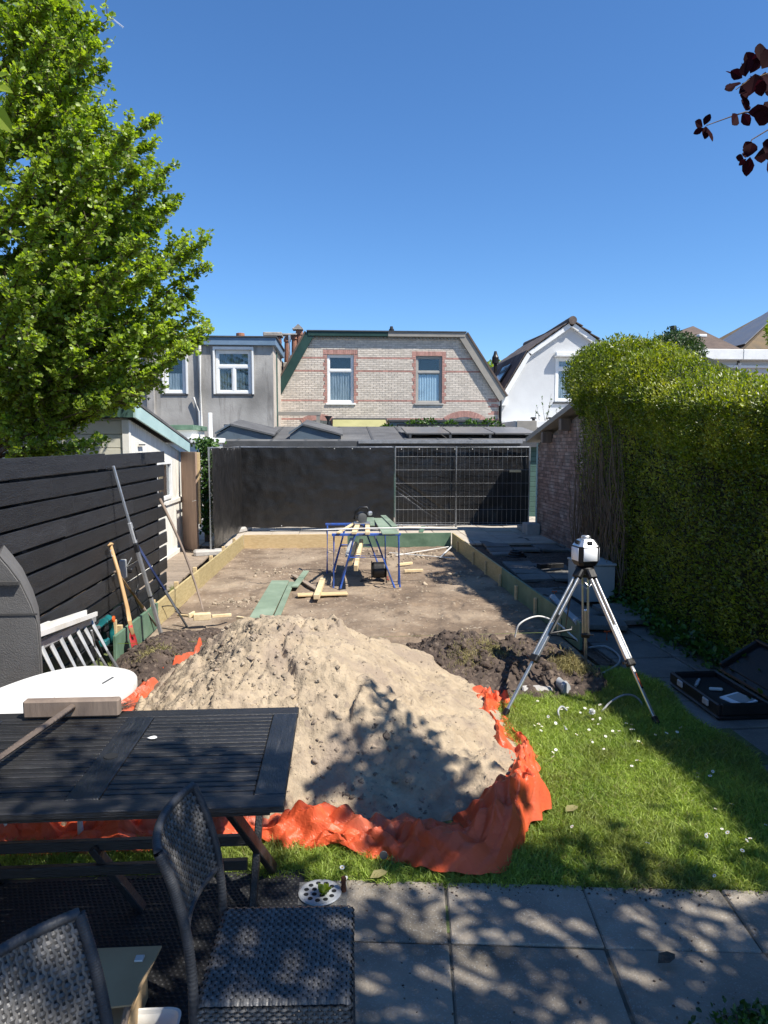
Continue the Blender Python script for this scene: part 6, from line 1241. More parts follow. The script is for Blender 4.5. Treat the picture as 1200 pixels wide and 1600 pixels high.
# aluminium ladder on its side and white gutter pieces
t = thing('ladder', (-2.0, 5.6, 0), 'grey aluminium ladder lying on its side against the fence', 'ladder'); A_ = np.array(PX(40, 1020, -2.06)); B_ = np.array(PX(148, 966, -2.06)); b = MB(); b.bar(A_, B_, .028, .06, bev=.006); obj('top_rail', b, 'alu_dull', t)
fA = A_*[0, 1, 0]+np.array([-1.80, 0, .05]); fB = B_*[0, 1, 0]+np.array([-1.80, 0, .05]); b = MB(); b.bar(fA, fB, .028, .06, bev=.006); obj('bottom_rail', b, 'alu_dull', t)
for k in range(8):
    u = .05+.125*k; p = A_+(B_-A_)*u; q = fA+(fB-fA)*u+np.array([0, -.03, 0]); b = MB(); b.tube([p+np.array([0, 0, -.03+.02*(k % 2)]), q], .021, 10); obj('rung', b, 'alu_dull', t, smooth=True)
for k, (o_, lab) in enumerate(((0, 'white plastic gutter profile lying on top of the ladder'), (-.10, 'second white gutter piece behind on the ladder'))):
    p = np.array(PX(30, 1008, -2.04))+np.array([o_, 0, .02]); q = np.array(PX(143 if k == 0 else 90, 968 if k == 0 else 984, -2.04))+np.array([o_, 0, .03]); d, sd, u = frame(q-p); b = MB(); prof = [(-.05, .0), (-.05, .05), (-.035, .05), (-.035, .012), (.03, .012), (.035, .035), (.05, .035), (.05, .0)]; b.prism([p+sd*a+u*c_ for a, c_ in prof], q-p); obj('gutter_profile', b, 'white_plastic', label=lab, cat='gutter')
b = MB(); b.tube([PX(143, 985, -1.95), G(160, 1062, .02)], .008, 6); obj('thin_rod', b, 'alu_dull', label='thin metal rod leaning at the end of the ladder', cat='rod')
# covered barbecue
t = thing('covered_barbecue', (-2.0, 4.6, 0), 'dark grey fabric covered barbecue at the left edge', 'barbecue'); Y0, Y1 = 4.35, 4.85
def pz(px_, py_): q = PY(px_, py_, Y0); return (q.x, q.z)
prof = [(-2.2, .18), (-2.2, 1.28), pz(0, 868), pz(14, 884), pz(32, 908), pz(50, 945), pz(60, 975), pz(63, 1010), (pz(63, 1010)[0]+.005, .18)]
n = len(prof); P = np.zeros((n, 7, 3))
for i, (x, z) in enumerate(prof):
    for j, (yy, ins) in enumerate(((Y0, .035), (Y0+.012, .012), (Y0+.04, 0), ((Y0+Y1)/2, -.006), (Y1-.04, 0), (Y1-.012, .012), (Y1, .035))): cx, cz = -2.1, .7; P[i, j] = (x+(cx-x)*ins*1.2-(.40*(yy-Y0) if i > 1 else 0), yy, z+(cz-z)*ins)
b = MB(); b.grid(P); b.add([tuple(P[i, 0]) for i in range(n)], [tuple(range(n))]); b.add([tuple(P[i, -1]) for i in range(n)], [tuple(range(n))]); obj('cover', b, 'grey_fabric', t, auto=35)
b = MB(); q = [P[i, 1]+np.array([.0, -.004, .003]) for i in range(2, n)]; b.tube(q, .004, 5); obj('piping', b, 'fabric_seam', t); zb = PY(20, 960, Y0).z; b = MB(); b.bx(-2.19, pz(50, 945)[0]+.03, Y0-.006, Y0-.001, zb-.006, zb+.006); b.bx(-2.19, pz(10, 905)[0]+.08, Y0-.03, Y0-.003, PY(5, 908, Y0).z-.02, PY(5, 908, Y0).z+.0); obj('seam', b, 'fabric_seam', t)
for xx in (-2.1, -1.86): b = MB(); b.lathe([(.06, -.02), (.07, -.02), (.07, .02), (.06, .02)], (xx, Y0+.08, .08), 14, (np.array([0, 1, 0]), np.array([0, 0, 1]), np.array([1, 0, 0]))); obj('wheel', b, 'black_plastic', t)
b = MB(); b.bx(-2.15, -1.85, Y0+.05, Y1-.05, .08, .2); obj('frame', b, 'black_plastic', t)
# white oval plastic table
t = thing('plastic_table', (-1.5, 3.76, 0), 'white oval plastic garden table behind the black table', 'table'); K = 40; ring = []
for k in range(K):
    a = 2*math.pi*k/K; c, s_ = math.cos(a), math.sin(a); e = .82; x = .33*math.copysign(abs(c)**e, c); y = .46*math.copysign(abs(s_)**e, s_); r_ = R(24); ring.append((x*math.cos(r_)+y*math.sin(r_), -x*math.sin(r_)+y*math.cos(r_)))
cx, cy = -1.50, 3.76; b = MB(); rows_ = [(1.0, .655), (1.0, .694), (.985, .703), (.6, .704), (.0, .704)]; P = np.array([[(cx+x*f_, cy+y*f_, z) for x, y in ring+[ring[0]]] for f_, z in rows_]); b.grid(P); obj('top', b, 'white_plastic', t, smooth=True, auto=50)
for a in (.7, 2.4, 3.9, 5.5): b = MB(); b.tube([(cx+.22*math.cos(a), cy+.26*math.sin(a), .68), (cx+.26*math.cos(a), cy+.30*math.sin(a), 0)], [.025, .018], 8); obj('leg', b, 'white_plastic', t)
p = G(160, 1068, .706); q = G(177, 1058, .706); plank(p, q, .012, .006, 'lead', 'small dark metal strip lying on the white table', 'strip', 'strip')

# ------------------------------------------------------------------ black slatted table
tb = thing('garden_table', (-.92, 2.9, 0), 'black stained slatted wooden garden table in the left foreground', 'table'); tx0, tx1, ty0, ty1, tz = -1.66, -.20, 2.42, 3.37, .74; th = .028
b = MB(); b.bx(tx0, tx1, ty0, ty0+.085, tz-th, tz, .004); obj('rail', b, 'black_table', tb); b = MB(); b.bx(tx0, tx1, ty1-.085, ty1, tz-th, tz, .004); obj('rail', b, 'black_table', tb)
mat('black_table_y', (.020, .022, .026), (.010, .011, .013), 6, .42, .3, 30, stretch=(9, 1, 9), objvar=.3, spec=.6, streak=((.10, .095, .09), (45, 3, 45), .56))
for (a, c_) in ((tx1-.115, tx1-.002), (-.985, -.865), (tx0+.002, tx0+.115)): b = MB(); b.bx(a, c_, ty0+.086, ty1-.086, tz-th, tz+.001, .004); obj('cross_plank', b, 'black_table_y', tb)
ns = 20; sw = (ty1-ty0-.172)/ns
for (a, c_) in ((tx0+.117, -.987), (-.863, tx1-.117)):
    s0 = None; mb = MB(); mb.box((0, 0, 0), (c_-a, sw-.0075, .02), None, .003)
    for k in range(ns):
        L_ = ((a+c_)/2, ty0+.086+sw*(k+.5), tz-.013+random.uniform(-.0012, .0012))
        if s0 is None: s0 = proto('slat', mb, 'black_table', tb, L_)
        else: piece(s0, tb, L_)
b = MB(); b.lathe([(.028, 0), (.028, .0025)], (-.93, 2.86, tz+.0012), 18); obj('parasol_hole', b, 'dark_interior', tb)
b = MB(); b.bx(tx0+.06, tx1-.06, ty0+.1, ty0+.125, tz-th-.06, tz-th-.001); obj('apron', b, 'black_table', tb); b = MB(); b.bx(tx0+.06, tx1-.06, ty1-.125, ty1-.1, tz-th-.06, tz-th-.001); obj('apron', b, 'black_table', tb)
for ex, sgn in ((-.40, 1), (-1.46, -1)):
    b = MB(); b.bar((ex-.05*sgn, 2.58, .70), (ex+.09*sgn, 3.22, .0), .055, .030, (1, 0, 0), .004); obj('leg', b, 'black_stain', tb)
    b = MB(); b.bar((ex+.06*sgn, 3.18, .70), (ex+.02*sgn, 2.88, .0), .055, .030, (1, 0, 0), .004); obj('leg', b, 'black_stain', tb)
for zz, yy in ((.30, 2.98), (.22, 2.93)): b = MB(); b.bx(-1.46, -.40, yy-.015, yy+.015, zz-.022, zz+.022, .003); obj('stretcher', b, 'black_table', tb)
b = MB(); b.bar((-1.05, 2.96, .30), (-.85, 2.95, .02), .05, .03, bev=.003); obj('brace', b, 'black_stain', tb)
b = MB(); mbp = G(238, 1152, tz+.004); rg = np.random.default_rng(9); pts = [(mbp.x+(.014+.008*rg.random())*math.cos(a), mbp.y+(.010+.008*rg.random())*math.sin(a), tz+.003) for a in np.linspace(0, 6.28, 14)[:-1]]; b.prism(pts, (0, 0, .001)); obj('bird_dropping', b, 'white_plastic', label='small white bird dropping on the black table', cat='dropping')
# broom on the table
t = thing('broom', (-1.2, 3.2, .74), 'wooden street broom lying on the black table', 'broom'); p = PY(37, 1104, 3.29); q = PY(187, 1103, 3.29); c = (np.array(p)+np.array(q))/2; L_ = np.linalg.norm(np.array(q)-np.array(p)); zc = tz+.006+.042
b = MB(); b.box((c[0], 3.30, zc), (L_, .05, .082), None, .008); obj('head', b, 'grey_wood', t); hb = MB(); rg = np.random.default_rng(4)
for k in range(340): u = rg.uniform(-.5, .5); v_ = rg.uniform(-.035, -.005); s0_ = np.array([c[0]+u*L_*.98, 3.325, zc+v_]); hb.tube([s0_, s0_+np.array([rg.normal(.02+.05*max(0, u-.3)*4, .015), rg.uniform(.08, .12), rg.normal(-.008, .006)])], [.0016, .0008], 3, False)
obj('bristles', hb, 'bark', t, recalc=False); hs = PY(112, 1106, 3.27); he = G(0, 1183, .80); he = Vector(hs)+(Vector(he)-Vector(hs))*1.9
b = MB(); b.tube([(hs.x, 3.275, hs.z), tuple(he)], [.0165, .0150], 10); obj('handle', b, 'grey_wood', t, smooth=True)

# ------------------------------------------------------------------ woven chairs
def weave(mb, Pf, nu, nv, amp=.0028, cov=1.02, samp=4, flip=False):
    # ribbons along u at nv rows, passing over and under nu stakes; Pf(u, v) -> point arrays, u and v in 0..1
    eps = 1e-3
    for r_ in range(nv):
        v = (r_+.5)/nv; u = np.linspace(0, 1, nu*samp+1); ph = np.cos(math.pi*u*nu+math.pi*(r_ % 2)); c = Pf(u, np.full_like(u, v)); du = Pf(np.minimum(u+eps, 1), np.full_like(u, v))-Pf(np.maximum(u-eps, 0), np.full_like(u, v)); dv = Pf(u, np.full_like(u, v+eps))-Pf(u, np.full_like(u, v-eps)); nn = nrm(np.cross(du, dv)); sv = dv/(2*eps)/nv*cov*.5
        if flip: nn = -nn
        o = nn*(amp*ph)[:, None]; P = np.stack([c-sv+o-nn*.0018, c+o+nn*.0012, c+sv+o-nn*.0018], 1); mb.grid(P)
    for k in range(nu):
        u0 = (k+.5)/nu-.5/nu; u0 = k/nu+0.0; v = np.linspace(0, 1, nv*2+1); uu = np.full_like(v, min(1, u0+.5/nu)); c = Pf(uu, v); du = (Pf(np.minimum(uu+eps, 1), v)-Pf(np.maximum(uu-eps, 0), v)); du = nrm(du)*.0046; nn = nrm(np.cross(du, Pf(uu, np.minimum(v+eps, 1))-Pf(uu, np.maximum(v-eps, 0)))); nn = -nn if flip else nn
        mb.grid(np.stack([c-du, c+nn*.001, c+du], 1))
def wrap_tube(mb, pts, r, pitch=.011):
    P = cr(pts, 60) if len(pts) > 2 else np.linspace(np.array(pts[0], float), np.array(pts[1], float), 30); L_ = np.linalg.norm(np.diff(P, axis=0), axis=1).sum(); k = max(4, int(L_/pitch)); t = np.linspace(0, 1, len(P)); tt = np.linspace(0, 1, k*3+1); Q = np.stack([np.interp(tt, t, P[:, i]) for i in range(3)], -1); mb.tube(Q, [r*(1+.07*math.sin(j*2*math.pi/3)) for j in range(len(Q))], 10)
def chair(label, loc, rot):
    t = thing('wicker_chair', (0, 0, 0), label, 'chair', 'dark woven garden chairs'); sx, sy, sz = .215, .212, .455
    # seat surface with rolled edges
    def seat(u, v): x = -sx+2*sx*u; y = -sy+2*sy*v; e = np.clip((np.abs(x)-sx+.02)/.02, 0, 1); f_ = np.clip((np.abs(y)-sy+.02)/.02, 0, 1); return np.stack([x, y, sz-.008*(1-(x/sx)**2)*(1-(y/sy)**2)-.012*e*e-.012*f_*f_], -1)
    m_ = MB(); weave(m_, seat, 32, 30); obj('seat', m_, 'rattan', t, recalc=False, kind=None)
    m_ = MB(); m_.bx(-sx+.01, sx-.01, -sy+.01, sy-.01, sz-.035, sz-.022, .005); obj('seat_pan', m_, 'rattan_frame', t)
    for nm, fn in (('front', lambda u, v: np.stack([np.full_like(u, sx+.002), -sy+2*sy*u, sz-.014-.06*v], -1)), ('near', lambda u, v: np.stack([-sx+2*sx*u, np.full_like(u, -sy-.002), sz-.014-.06*v], -1)), ('far', lambda u, v: np.stack([-sx+2*sx*u, np.full_like(u, sy+.002), sz-.014-.06*v], -1)), ('rear', lambda u, v: np.stack([np.full_like(u, -sx-.002), -sy+2*sy*u, sz-.014-.06*v], -1))):
        m_ = MB(); weave(m_, fn, 30, 5); obj('seat_skirt', m_, 'rattan', t, recalc=False)
        m_ = MB(); P = [fn(np.array([a]), np.array([b_]))[0] for a, b_ in ((0, 0), (1, 0), (1, 1), (0, 1))]; m_.prism([V3(p) for p in P], np.array([-.004 if nm == 'front' else .004 if nm == 'rear' else 0, .004 if nm == 'near' else -.004 if nm == 'far' else 0, 0])*1.5); obj('skirt_backing', m_, 'rattan_frame', t)
    # backrest, curved in plan, leaning back
    def bk(u, v): y = (-.205+.41*u)*(1-.04*v); z = .60+.285*v; x = -sx-.015-.028*v-.05*v*v-.055*(1-(2*u-1)**2)*.75; return np.stack([x, y, z], -1)
    m_ = MB(); weave(m_, bk, 26, 20, .0032); obj('backrest', m_, 'rattan', t, recalc=False)
    m_ = MB(); U_, V_ = np.meshgrid(np.linspace(0, 1, 14), np.linspace(0.01, .99, 4), indexing='ij'); P = bk(U_.ravel(), V_.ravel()).reshape(14, 4, 3)+np.array([-.004, 0, 0]); m_.grid(P); obj('back_panel', m_, 'rattan_frame', t, smooth=True, recalc=False)
    e = np.linspace(0, 1, 9); top = bk(e, np.ones(9)); m_ = MB(); wrap_tube(m_, [tuple(p) for p in top], .013); obj('top_rail', m_, 'rattan_frame', t, smooth=True)
    low = bk(e, np.zeros(9)); m_ = MB(); wrap_tube(m_, [tuple(p) for p in low], .010); obj('lower_rail', m_, 'rattan_frame', t, smooth=True)
    for u in (0., 1.):
        s_ = -1 if u == 0 else 1; pts = [tuple(bk(np.array([u]), np.array([w]))[0]) for w in (1, .75, .5, .25, 0)]+[(-sx-.006, s_*.207, .46), (-sx-.01, s_*.208, .2), (-sx-.025, s_*.21, 0)]; m_ = MB(); wrap_tube(m_, pts, .0145); obj('leg', m_, 'rattan_frame', t, smooth=True)
    for s_ in (-1, 1): m_ = MB(); wrap_tube(m_, [(sx-.012, s_*(sy-.014), sz-.03), (sx-.006, s_*(sy-.012), 0)], .0145); obj('leg', m_, 'rattan_frame', t, smooth=True)
    t.location = loc; t.rotation_euler = (0, 0, rot); return t
chair('dark woven chair with its whole seat in view, right of the other', (-.185, 2.085, 0), R(-2)); chair('dark woven chair of which only the backrest shows, bottom left corner', (-.476, 1.324, 0), R(-33))

# ------------------------------------------------------------------ mat, box, tray, drain
b = MB(); b.bx(-2.2, -.17, 1.75, 3.2, .012, .022, .003); rm = obj('rubber_mat', b, 'rubber', label='black ribbed rubber mat under the garden table', cat='mat')
nub = MB(); rgm = np.random.default_rng(6); X, Y = np.meshgrid(np.arange(-2.17, -.19, .022), np.arange(1.78, 3.18, .022), indexing='ij'); X = X+((np.arange(X.shape[1]) % 2)*.011)[None, :]; p = np.stack([X.ravel(), Y.ravel(), np.full(X.size, .0225)], -1)
T = np.array([[-.008, -.004, 0], [.008, -.004, 0], [.008, .004, 0], [-.008, .004, 0], [-.005, -.002, .004], [.005, -.002, .004], [.005, .002, .004], [-.005, .002, .004]]); npmesh('ribs', p[:, None, :]+T[None], [(4, 5, 6, 7), (0, 1, 5, 4), (1, 2, 6, 5), (2, 3, 7, 6), (3, 0, 4, 7)], 'rubber', rm, kind='stuff')
t = thing('cardboard_box', (-.82, 2.25, 0), 'brown cardboard box with open lid beside the woven chair', 'box'); q0 = G(150, 1480, .2); q1 = G(253, 1480, .2); q2 = G(207, 1572, .2)
b = MB(); b.prism([(q0.x-.1, q0.y, .19), (q1.x, q1.y, .2), (q2.x, q2.y, .2), (q0.x-.12, q2.y-.02, .19)], (0, 0, .006)); obj('lid', b, 'cardboard', t); b = MB(); b.bx(-1.08, q2.x-.02, q2.y-.16, q1.y-.02, .025, .13, .003); obj('body', b, 'cardboard', t)
b = MB(); b.tube([(q2.x-.02, q2.y+.02, .19), (q2.x-.03, q2.y-.02, .12), (q2.x-.02, q2.y+.0, .03)], .012, 8); obj('strut', b, 'grey_wood', t); p = G(218, 1498, .21); b = MB(); b.box((p.x, p.y, .211), (.03, .03, .008), None, .002); obj('sticker', b, 'white_plastic', t)
t = thing('plastic_tray', (-.52, 2.08, 0), 'small white plastic tray at the foot of the woven chair', 'tray'); c = G(245, 1595, .08); b = MB(); rr = []
for s_, z in ((.085, .022), (.10, .08), (.108, .082), (.100, .074), (.08, .03)): rr.append([(c.x-.03+s_*math.copysign(abs(math.cos(a))**.4, math.cos(a)), c.y-.03+s_*.8*math.copysign(abs(math.sin(a))**.4, math.sin(a)), z) for a in np.linspace(0, 2*math.pi, 33)])
b.grid(np.array(rr)); b.add([tuple(p) for p in rr[-1][:-1]], [tuple(range(32))]); obj('shell', b, 'white_plastic', t, smooth=True, auto=40)
# drain cover with holes
t = thing('drain_cover', (-.08, 3.05, 0), 'pale perforated drain cover with a small weed beside the chair seat', 'drain cover'); c = G(500, 1404)
b = MB(); b.box((c.x+.01, c.y+.01, .008), (.22, .17, .03), None, .006); obj('frame', b, 'path_slab', t); b = MB(); b.lathe([(.0, .024), (.088, .024), (.095, .03), (.088, .033), (.0, .033)], (c.x, c.y, 0), 28); obj('plate', b, 'grey_pvc', t)
for rr_, k in ((.03, 5), (.062, 11)):
    for j in range(k): a = 6.283*j/k; b = MB(); b.lathe([(.011, 0), (.011, .002)], (c.x+rr_*math.cos(a), c.y+rr_*math.sin(a), .0325), 10); obj('hole', b, 'dark_interior', t)
w = thing('weed', (c.x+.02, c.y-.01, 0), 'light green seedling growing through the drain cover', 'plant'); n = 14; a = np.linspace(0, 6.28, n); leaves('foliage', np.tile([[c.x+.02, c.y-.02, .03]], (n, 1)), np.stack([np.cos(a), np.sin(a), np.full(n, 1.1)], -1), np.tile([[0, 0, 1.]], (n, 1))+RNG.normal(size=(n, 3))*.2, RNG.uniform(.03, .06, n), 'lime_leaf', 'oval', w)
c = G(537, 1400); b = MB(); b.lathe([(.011, 0), (.012, .03), (.010, .06), (.012, .085), (.009, .09)], c, 10); obj('rusty_pin', b, 'rust', label='short rusty iron pin at the patio edge beside the drain', cat='pin')

# ------------------------------------------------------------------ rotary laser on a tripod
tr = thing('tripod', (1.95, 5.55, 0), 'aluminium surveying tripod standing in the lawn', 'tripod'); top = np.array([1.955, 5.55, 1.02])
b = MB(); b.lathe([(.05, -.05), (.07, -.04), (.075, 0), (.06, .015), (.03, .02)], top, 18); obj('head', b, 'black_plastic', tr, auto=40)
for k, (fx, fy) in enumerate(((1.19, 5.03), (2.255, 4.80), (2.16, 6.04))):
    ft = np.array([fx, fy, .0]); d_ = ft-top; d_ /= np.linalg.norm(d_); st = top+d_*.05+np.array([d_[0], d_[1], 0])*.06; L_ = np.linalg.norm(ft-st); u_ = (ft-st)/L_; sd = nrm(np.cross(u_, np.array([0, 0, 1.])))
    b = MB(); b.bar(st-u_*.035, st+u_*.05, .075, .05, bev=.01); obj('hinge', b, 'black_plastic', tr)
    for s_ in (-1, 1): b = MB(); b.bar(st+u_*.03+sd*s_*.021, st+u_*L_*.60+sd*s_*.021, .016, .026, bev=.003); obj('leg_tube', b, 'alu', tr)
    b = MB(); b.bar(st+u_*L_*.36, st+u_*(L_-.06), .024, .018, bev=.003); obj('leg_inner', b, 'alu', tr)
    b = MB(); b.bar(st+u_*L_*.585, st+u_*L_*.63, .072, .045, bev=.008); b.tube([st+u_*L_*.605+sd*.03, st+u_*L_*.605+sd*.065], .012, 8); obj('clamp', b, 'black_plastic', tr)
    b = MB(); b.bar(st+u_*(L_-.075), st+u_*(L_-.02), .04, .032, bev=.005); b.tube([st+u_*(L_-.03), st+u_*(L_+.03)], [.015, .003], 8); obj('foot', b, 'black_plastic', tr)
    if k == 1:
        nn = np.cross(sd, u_); nn = nn if nn[1] < 0 else -nn; b = MB(); b.box(st+u_*L_*.72+nn*.0108, (.13, .020, .001), (u_, sd, nn)); o = obj('sticker', b, 'black_plastic', tr); b = MB(); b.box(st+u_*L_*.72+nn*.0116, (.10, .010, .0008), (u_, sd, nn)); obj('sticker_print', b, 'orange_plastic', o)
b = MB(); pts = [top+np.array([.06*math.cos(a), .06*math.sin(a), -.14-.02*math.sin(3*a)]) for a in np.linspace(0, 6.28, 25)]; b.tube(pts, .003, 5); obj('chain', b, 'alu', tr); b = MB(); c = np.array([1.19, 5.03, 0])*.45+top*.55+np.array([0, -.02, 0]); b.tube([c+np.array([.06, 0, .14]), c+np.array([-.02, -.03, 0]), c+np.array([.16, 0, .02]), c+np.array([.17, .02, .04])], [.008, .012, .009, .006], 6); obj('strap', b, 'black_plastic', tr)
b = MB(); b.tube([top+np.array([-.08, 0, -.05]), top+np.array([-.13, -.02, -.3]), top+np.array([-.16, -.04, -.5])], [.006, .007, .003], 5); obj('strap', b, 'black_plastic', tr)
ls = thing('rotary_laser', tuple(top+np.array([0, 0, .02])), 'white and black rotary laser level on top of the tripod', 'laser level'); c = top+np.array([0, 0, .02]); ca, sa = math.cos(R(8)), math.sin(R(8)); AX = (np.array([ca, sa, 0]), np.array([-sa, ca, 0]), np.array([0, 0, 1]))
def octa(mb, s0, z0, s1, z1, ch_=.028): 
    P = []
    for s_, z in ((s0, z0), (s1, z1)):
        k_ = ch_*s_/.085; pts = [(s_, -s_+k_), (s_, s_-k_), (s_-k_, s_), (-s_+k_, s_), (-s_, s_-k_), (-s_, -s_+k_), (-s_+k_, -s_), (s_-k_, -s_)]; P.append([c+AX[0]*x+AX[1]*y+AX[2]*z for x, y in pts])
    v = P[0]+P[1]; mb.add(v, [tuple(range(8))[::-1], tuple(range(8, 16))]+[(i, (i+1) % 8, 8+(i+1) % 8, 8+i) for i in range(8)])
b = MB(); octa(b, .07, 0, .085, .03); octa(b, .085, .031, .088, .155); obj('body', b, 'black_plastic', ls)
b = MB(); octa(b, .086, .156, .055, .205); obj('shoulder', b, 'alu', ls); b = MB(); octa(b, .040, .206, .042, .212); b.lathe([(.035, .2), (.035, .23), (.03, .236)], c, 16); obj('lamp_house', b, 'alu', ls)
for an in range(4):
    a = R(90*an); A0 = AX[0]*math.cos(a)+AX[1]*math.sin(a); A1 = -AX[0]*math.sin(a)+AX[1]*math.cos(a); b = MB(); b.box(c+A0*.089+AX[2]*.093, (.006, .118, .105), (A0, A1, AX[2]), .01); obj('side_panel', b, 'white_reflect', ls, auto=50); b = MB(); b.box(c+A0*.072+AX[2]*.185, (.02, .045, .03), (A0*.85+AX[2]*.5, A1, AX[2]*.85-A0*.5), .004); obj('window', b, 'dark_interior', ls)
# laser case
cs = thing('instrument_case', (2.95, 5.3, 0), 'open black plastic instrument case lying on the path', 'case'); x0, x1, y0, y1 = 2.72, 3.13, 4.86, 5.62
b = MB(); b.bx(x0, x1, y0, y1, .005, .04, .015); b.bx(x0, x0+.03, y0, y1, .04, .13, .01); b.bx(x1-.03, x1, y0, y1, .04, .13, .01); b.bx(x0+.03, x1-.03, y0, y0+.03, .041, .13, .01); b.bx(x0+.03, x1-.03, y1-.03, y1, .041, .13, .01); obj('base', b, 'black_plastic', cs)
b = MB(); b.bx(x0+.031, x1-.031, y0+.031, y1-.031, .042, .085, .006); obj('foam', b, 'rubber', cs)
for yy in (y0+.16, y0+.56): b = MB(); b.bx(x0-.018, x0-.001, yy-.04, yy+.04, .07, .12, .006); obj('latch', b, 'grey_pvc', cs)
b = MB(); AXL = (np.array([.85, 0, .527]), np.array([0, 1, 0]), np.array([-.527, 0, .85])); lc = np.array([x1+.18, (y0+y1)/2, .13+.11]); b.box(lc, (.41, y1-y0, .03), AXL, .012); b.box(lc+AXL[2]*.035+AXL[0]*.19, (.03, y1-y0, .05), AXL, .01); b.box(lc+AXL[2]*.035+AXL[1]*.36, (.36, .03, .05), AXL, .01); b.box(lc+AXL[2]*.035-AXL[1]*.36, (.36, .03, .05), AXL, .01); obj('lid', b, 'black_plastic', cs)
b = MB(); b.box(lc+AXL[2]*.02, (.30, .6, .012), AXL, .004); obj('lid_foam', b, 'rubber', cs)
t = thing('notebook', (2.98, 5.02, .1), 'white notebook lying in the open instrument case', 'notebook'); b = MB(); b.box((2.97, 5.03, .10), (.17, .20, .012), (np.array([.95, .25, .12]), np.array([-.25, .96, 0]), np.array([-.1, 0, 1.])), .002); obj('pages', b, 'paper', t); b = MB(); b.box((2.985, 5.03, .1105), (.12, .15, .002), (np.array([.95, .25, .12]), np.array([-.25, .96, 0]), np.array([-.1, 0, 1.]))); obj('printed_area', b, 'grey_pvc', t)
b = MB(); b.box((2.92, 5.26, .10), (.10, .028, .022), (np.array([.97, -.2, 0]), np.array([.2, .97, 0]), np.array([0, 0, 1.])), .006); obj('remote_control', b, 'white_plastic', label='small white remote control lying in the instrument case', cat='remote')
for k in range(5): b = MB(); b.tube([(2.80+.02*k, 5.35+.03*k, .095), (2.83+.02*k, 5.38+.03*k, .095)], .012, 8); obj('battery', b, 'alu_dull', cs)
# grey unit, pipes, hoses
hu = thing('outdoor_unit', (3.24, 8.7, 0), 'grey metal outdoor unit box behind the tripod by the hedge', 'unit'); q0 = G(915, 950); x0, x1, y0, y1 = 2.98, 3.40, 8.55, 9.1
b = MB(); b.bx(x0, x1, y0, y1, .05, .50, .012); obj('housing', b, 'heat_unit', hu, auto=40); b = MB(); b.bx(x0-.012, x1+.012, y0-.012, y1+.012, .502, .53, .008); obj('cover', b, 'heat_unit', hu)
b = MB(); b.bx(x0+.06, x0+.075, y0-.004, y0-.001, .07, .49); obj('panel_gap', b, 'lead', hu); b = MB(); b.bx(x0+.02, x0+.1, y0+.05, y1-.05, 0, .05); b.bx(x1-.1, x1-.02, y0+.05, y1-.05, 0, .05); obj('foot', b, 'black_plastic', hu)
b = MB(); b.tube([(2.37, 7.75, .30), (2.36, 6.85, .235)], .036, 14); o = obj('drain_pipe', b, 'grey_pvc', label='pale grey plastic pipe lying along the right formwork', cat='pipe', smooth=False, auto=50)
def hose(pts, r, m, label, n=70): b = MB(); b.tube(cr(pts, n), r, 7); return obj('hose', b, m, smooth=True, label=label, cat='hose')
hose([G(803, 1000, .05), PY(812, 975, 6.9), PY(840, 963, 6.95), PY(868, 972, 6.95), PY(890, 990, 6.9), PY(905, 1003, 6.8)], .009, 'white_plastic', 'pale hose arching over the right end of the soil ridge'); hose([PY(838, 1000, 6.75), PY(860, 993, 6.75), PY(890, 997, 6.8), PY(920, 1010, 6.8), G(955, 1035, .03)], .006, 'black_plastic', 'thin dark cable crossing the soil behind the tripod')
hose([G(920, 1012, .02), G(945, 1010, .02), G(965, 1022, .02), G(968, 1035, .02), G(950, 1048, .02), G(920, 1062, .02)], .011, 'hose_grey', 'grey hose curling on the dark lawn beside the path')
hose([G(885, 1140, .02), PY(877, 1128, 4.95), PY(872, 1112, 5.0), PY(878, 1104, 5.05), G(886, 1110, .04)], .008, 'hose_grey', 'short grey hose loop in the daisies'); hose([G(940, 1112, .02), PY(955, 1096, 5.1), PY(975, 1086, 5.15), PY(992, 1088, 5.2), PY(1003, 1100, 5.2), G(1002, 1112, .0)], .008, 'hose_grey', 'grey hose arching near the right tripod foot')
hose([G(952, 945, .05), PY(968, 930, 8.4), PY(980, 938, 8.4), G(980, 950, .03), G(960, 955, .02)], .008, 'black_plastic', 'black cable looping beside the grey outdoor unit')
c = G(882, 1082, .03); b = MB(); b.lathe([(.035, 0), (.05, .0), (.055, .04), (.042, .06), (.04, .14), (.034, .14)], (c.x+.02, c.y, .05), 16, (np.array([.8, .6, 0]), np.array([.0, .2, 1]), np.array([-.2, .9, .15]))); obj('pipe_socket', b, 'grey_pvc', label='grey plastic pipe socket lying in the grass below the soil ridge', cat='pipe socket', auto=50)
for (px_, py_) in ((948, 1000), (866, 935)): c = G(px_, py_, .0); b = MB(); b.tube([(c.x, c.y, 0), (c.x, c.y, .09)], .007, 6); b.tube([(c.x-.03, c.y, .09), (c.x+.03, c.y, .09)], .012, 6); obj('marker_peg', b, 'orange_plastic', label='small orange peg on the dark ground right of the formwork' if px_ == 948 else 'small orange peg beside the grey outdoor unit, left', cat='peg')
c = G(838, 1078, .02); b = MB(); b.box((c.x, c.y, .02), (.26, .1, .06), None, .02); obj('stone', b, 'concrete', label='pale flat stone at the foot of the soil ridge', cat='stone')
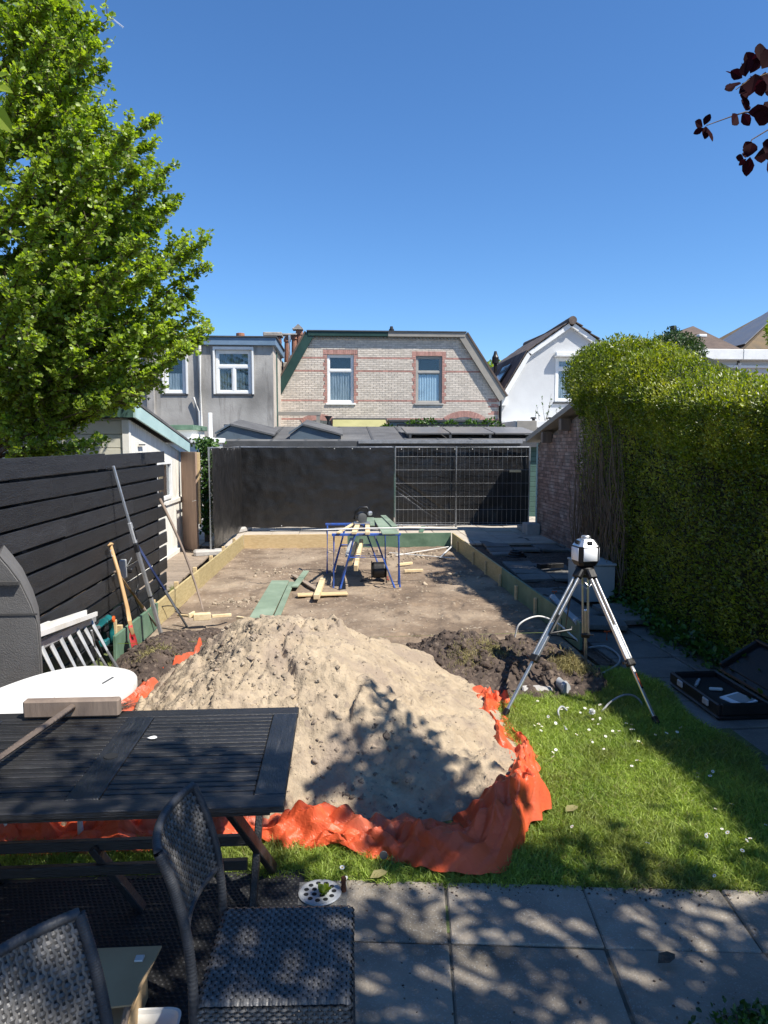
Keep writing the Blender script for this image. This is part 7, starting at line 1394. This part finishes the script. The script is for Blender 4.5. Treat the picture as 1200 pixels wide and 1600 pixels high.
b = MB(); b.box((3.22, 7.85, .075), (.38, .7, .06), (np.array([.98, .17, 0]), np.array([-.17, .98, 0.04]), np.array([0, -.04, 1])), .008); obj('loose_slab', b, 'path_slab', label='loose concrete slab lying raised beside the hedge', cat='slab'); b = MB(); b.box((2.88, 7.5, .06), (.42, .42, .06), (np.array([.95, -.2, 0]), np.array([.2, .95, 0]), np.array([0, 0, 1])), .008); obj('loose_slab', b, 'path_slab', label='loose concrete slab in front of the grey outdoor unit', cat='slab')
b = MB(); b.tube([(3.0+.16*math.cos(a)*(1-.03*a), 11.9+.16*math.sin(a), .09+.006*a) for a in np.linspace(0, 18, 80)], .02, 6); obj('hose_coil', b, 'black_plastic', label='coil of black hose on the shaded paving beside the formwork', cat='coil')
plank((3.1, 10.9, .1), (3.5, 11.0, .1), .12, .07, 'black_plastic', 'black toolbox on the shaded paving', 'toolbox', 'toolbox')
# small timber toolbox on the left soil
t = thing('wood_offcuts', (-1.4, 7.9, 0), 'block of fresh pine offcuts on the soil behind the left mound', 'offcuts'); 
for k, (p, q, w_, h_) in enumerate((((-1.60, 7.80, .12), (-1.42, 7.84, .12), .09, .07), ((-1.80, 7.95, .11), (-1.6, 7.82, .12), .03, .025), ((-1.42, 7.9, .10), (-1.22, 8.0, .09), .03, .035), ((-1.63, 7.72, .15), (-1.60, 7.86, .15), .02, .05))): b = MB(); b.bar(p, q, w_, h_, bev=.004); obj('offcut', b, 'pale_wood' if k != 1 else 'pine', t)
# contrail high in the sky
a_ = np.array(ray(157, 14)); c_ = np.array(ray(193, 43)); A_ = np.array([0, 0, 2.])+a_/np.linalg.norm(a_)*9000; B_ = np.array([0, 0, 2.])+c_/np.linalg.norm(c_)*9000
m = bpy.data.materials.new('ice_trail'); m.use_nodes = True; q = m.node_tree; q.nodes.clear(); ou = N(q, 'ShaderNodeOutputMaterial'); tra = N(q, 'ShaderNodeBsdfTransparent'); di = N(q, 'ShaderNodeBsdfDiffuse'); di.inputs[0].default_value = (.9, .9, .9, 1); mx = N(q, 'ShaderNodeMixShader'); mx.inputs[0].default_value = .35; q.links.new(tra.outputs[0], mx.inputs[1]); q.links.new(di.outputs[0], mx.inputs[2]); q.links.new(mx.outputs[0], ou.inputs[0])
b = MB(); b.tube([A_, A_+(B_-A_)*.5, B_], [2, 6, 8], 8); obj('contrail', b, m, label='short white contrail in the blue sky at upper left', cat='contrail', smooth=True)
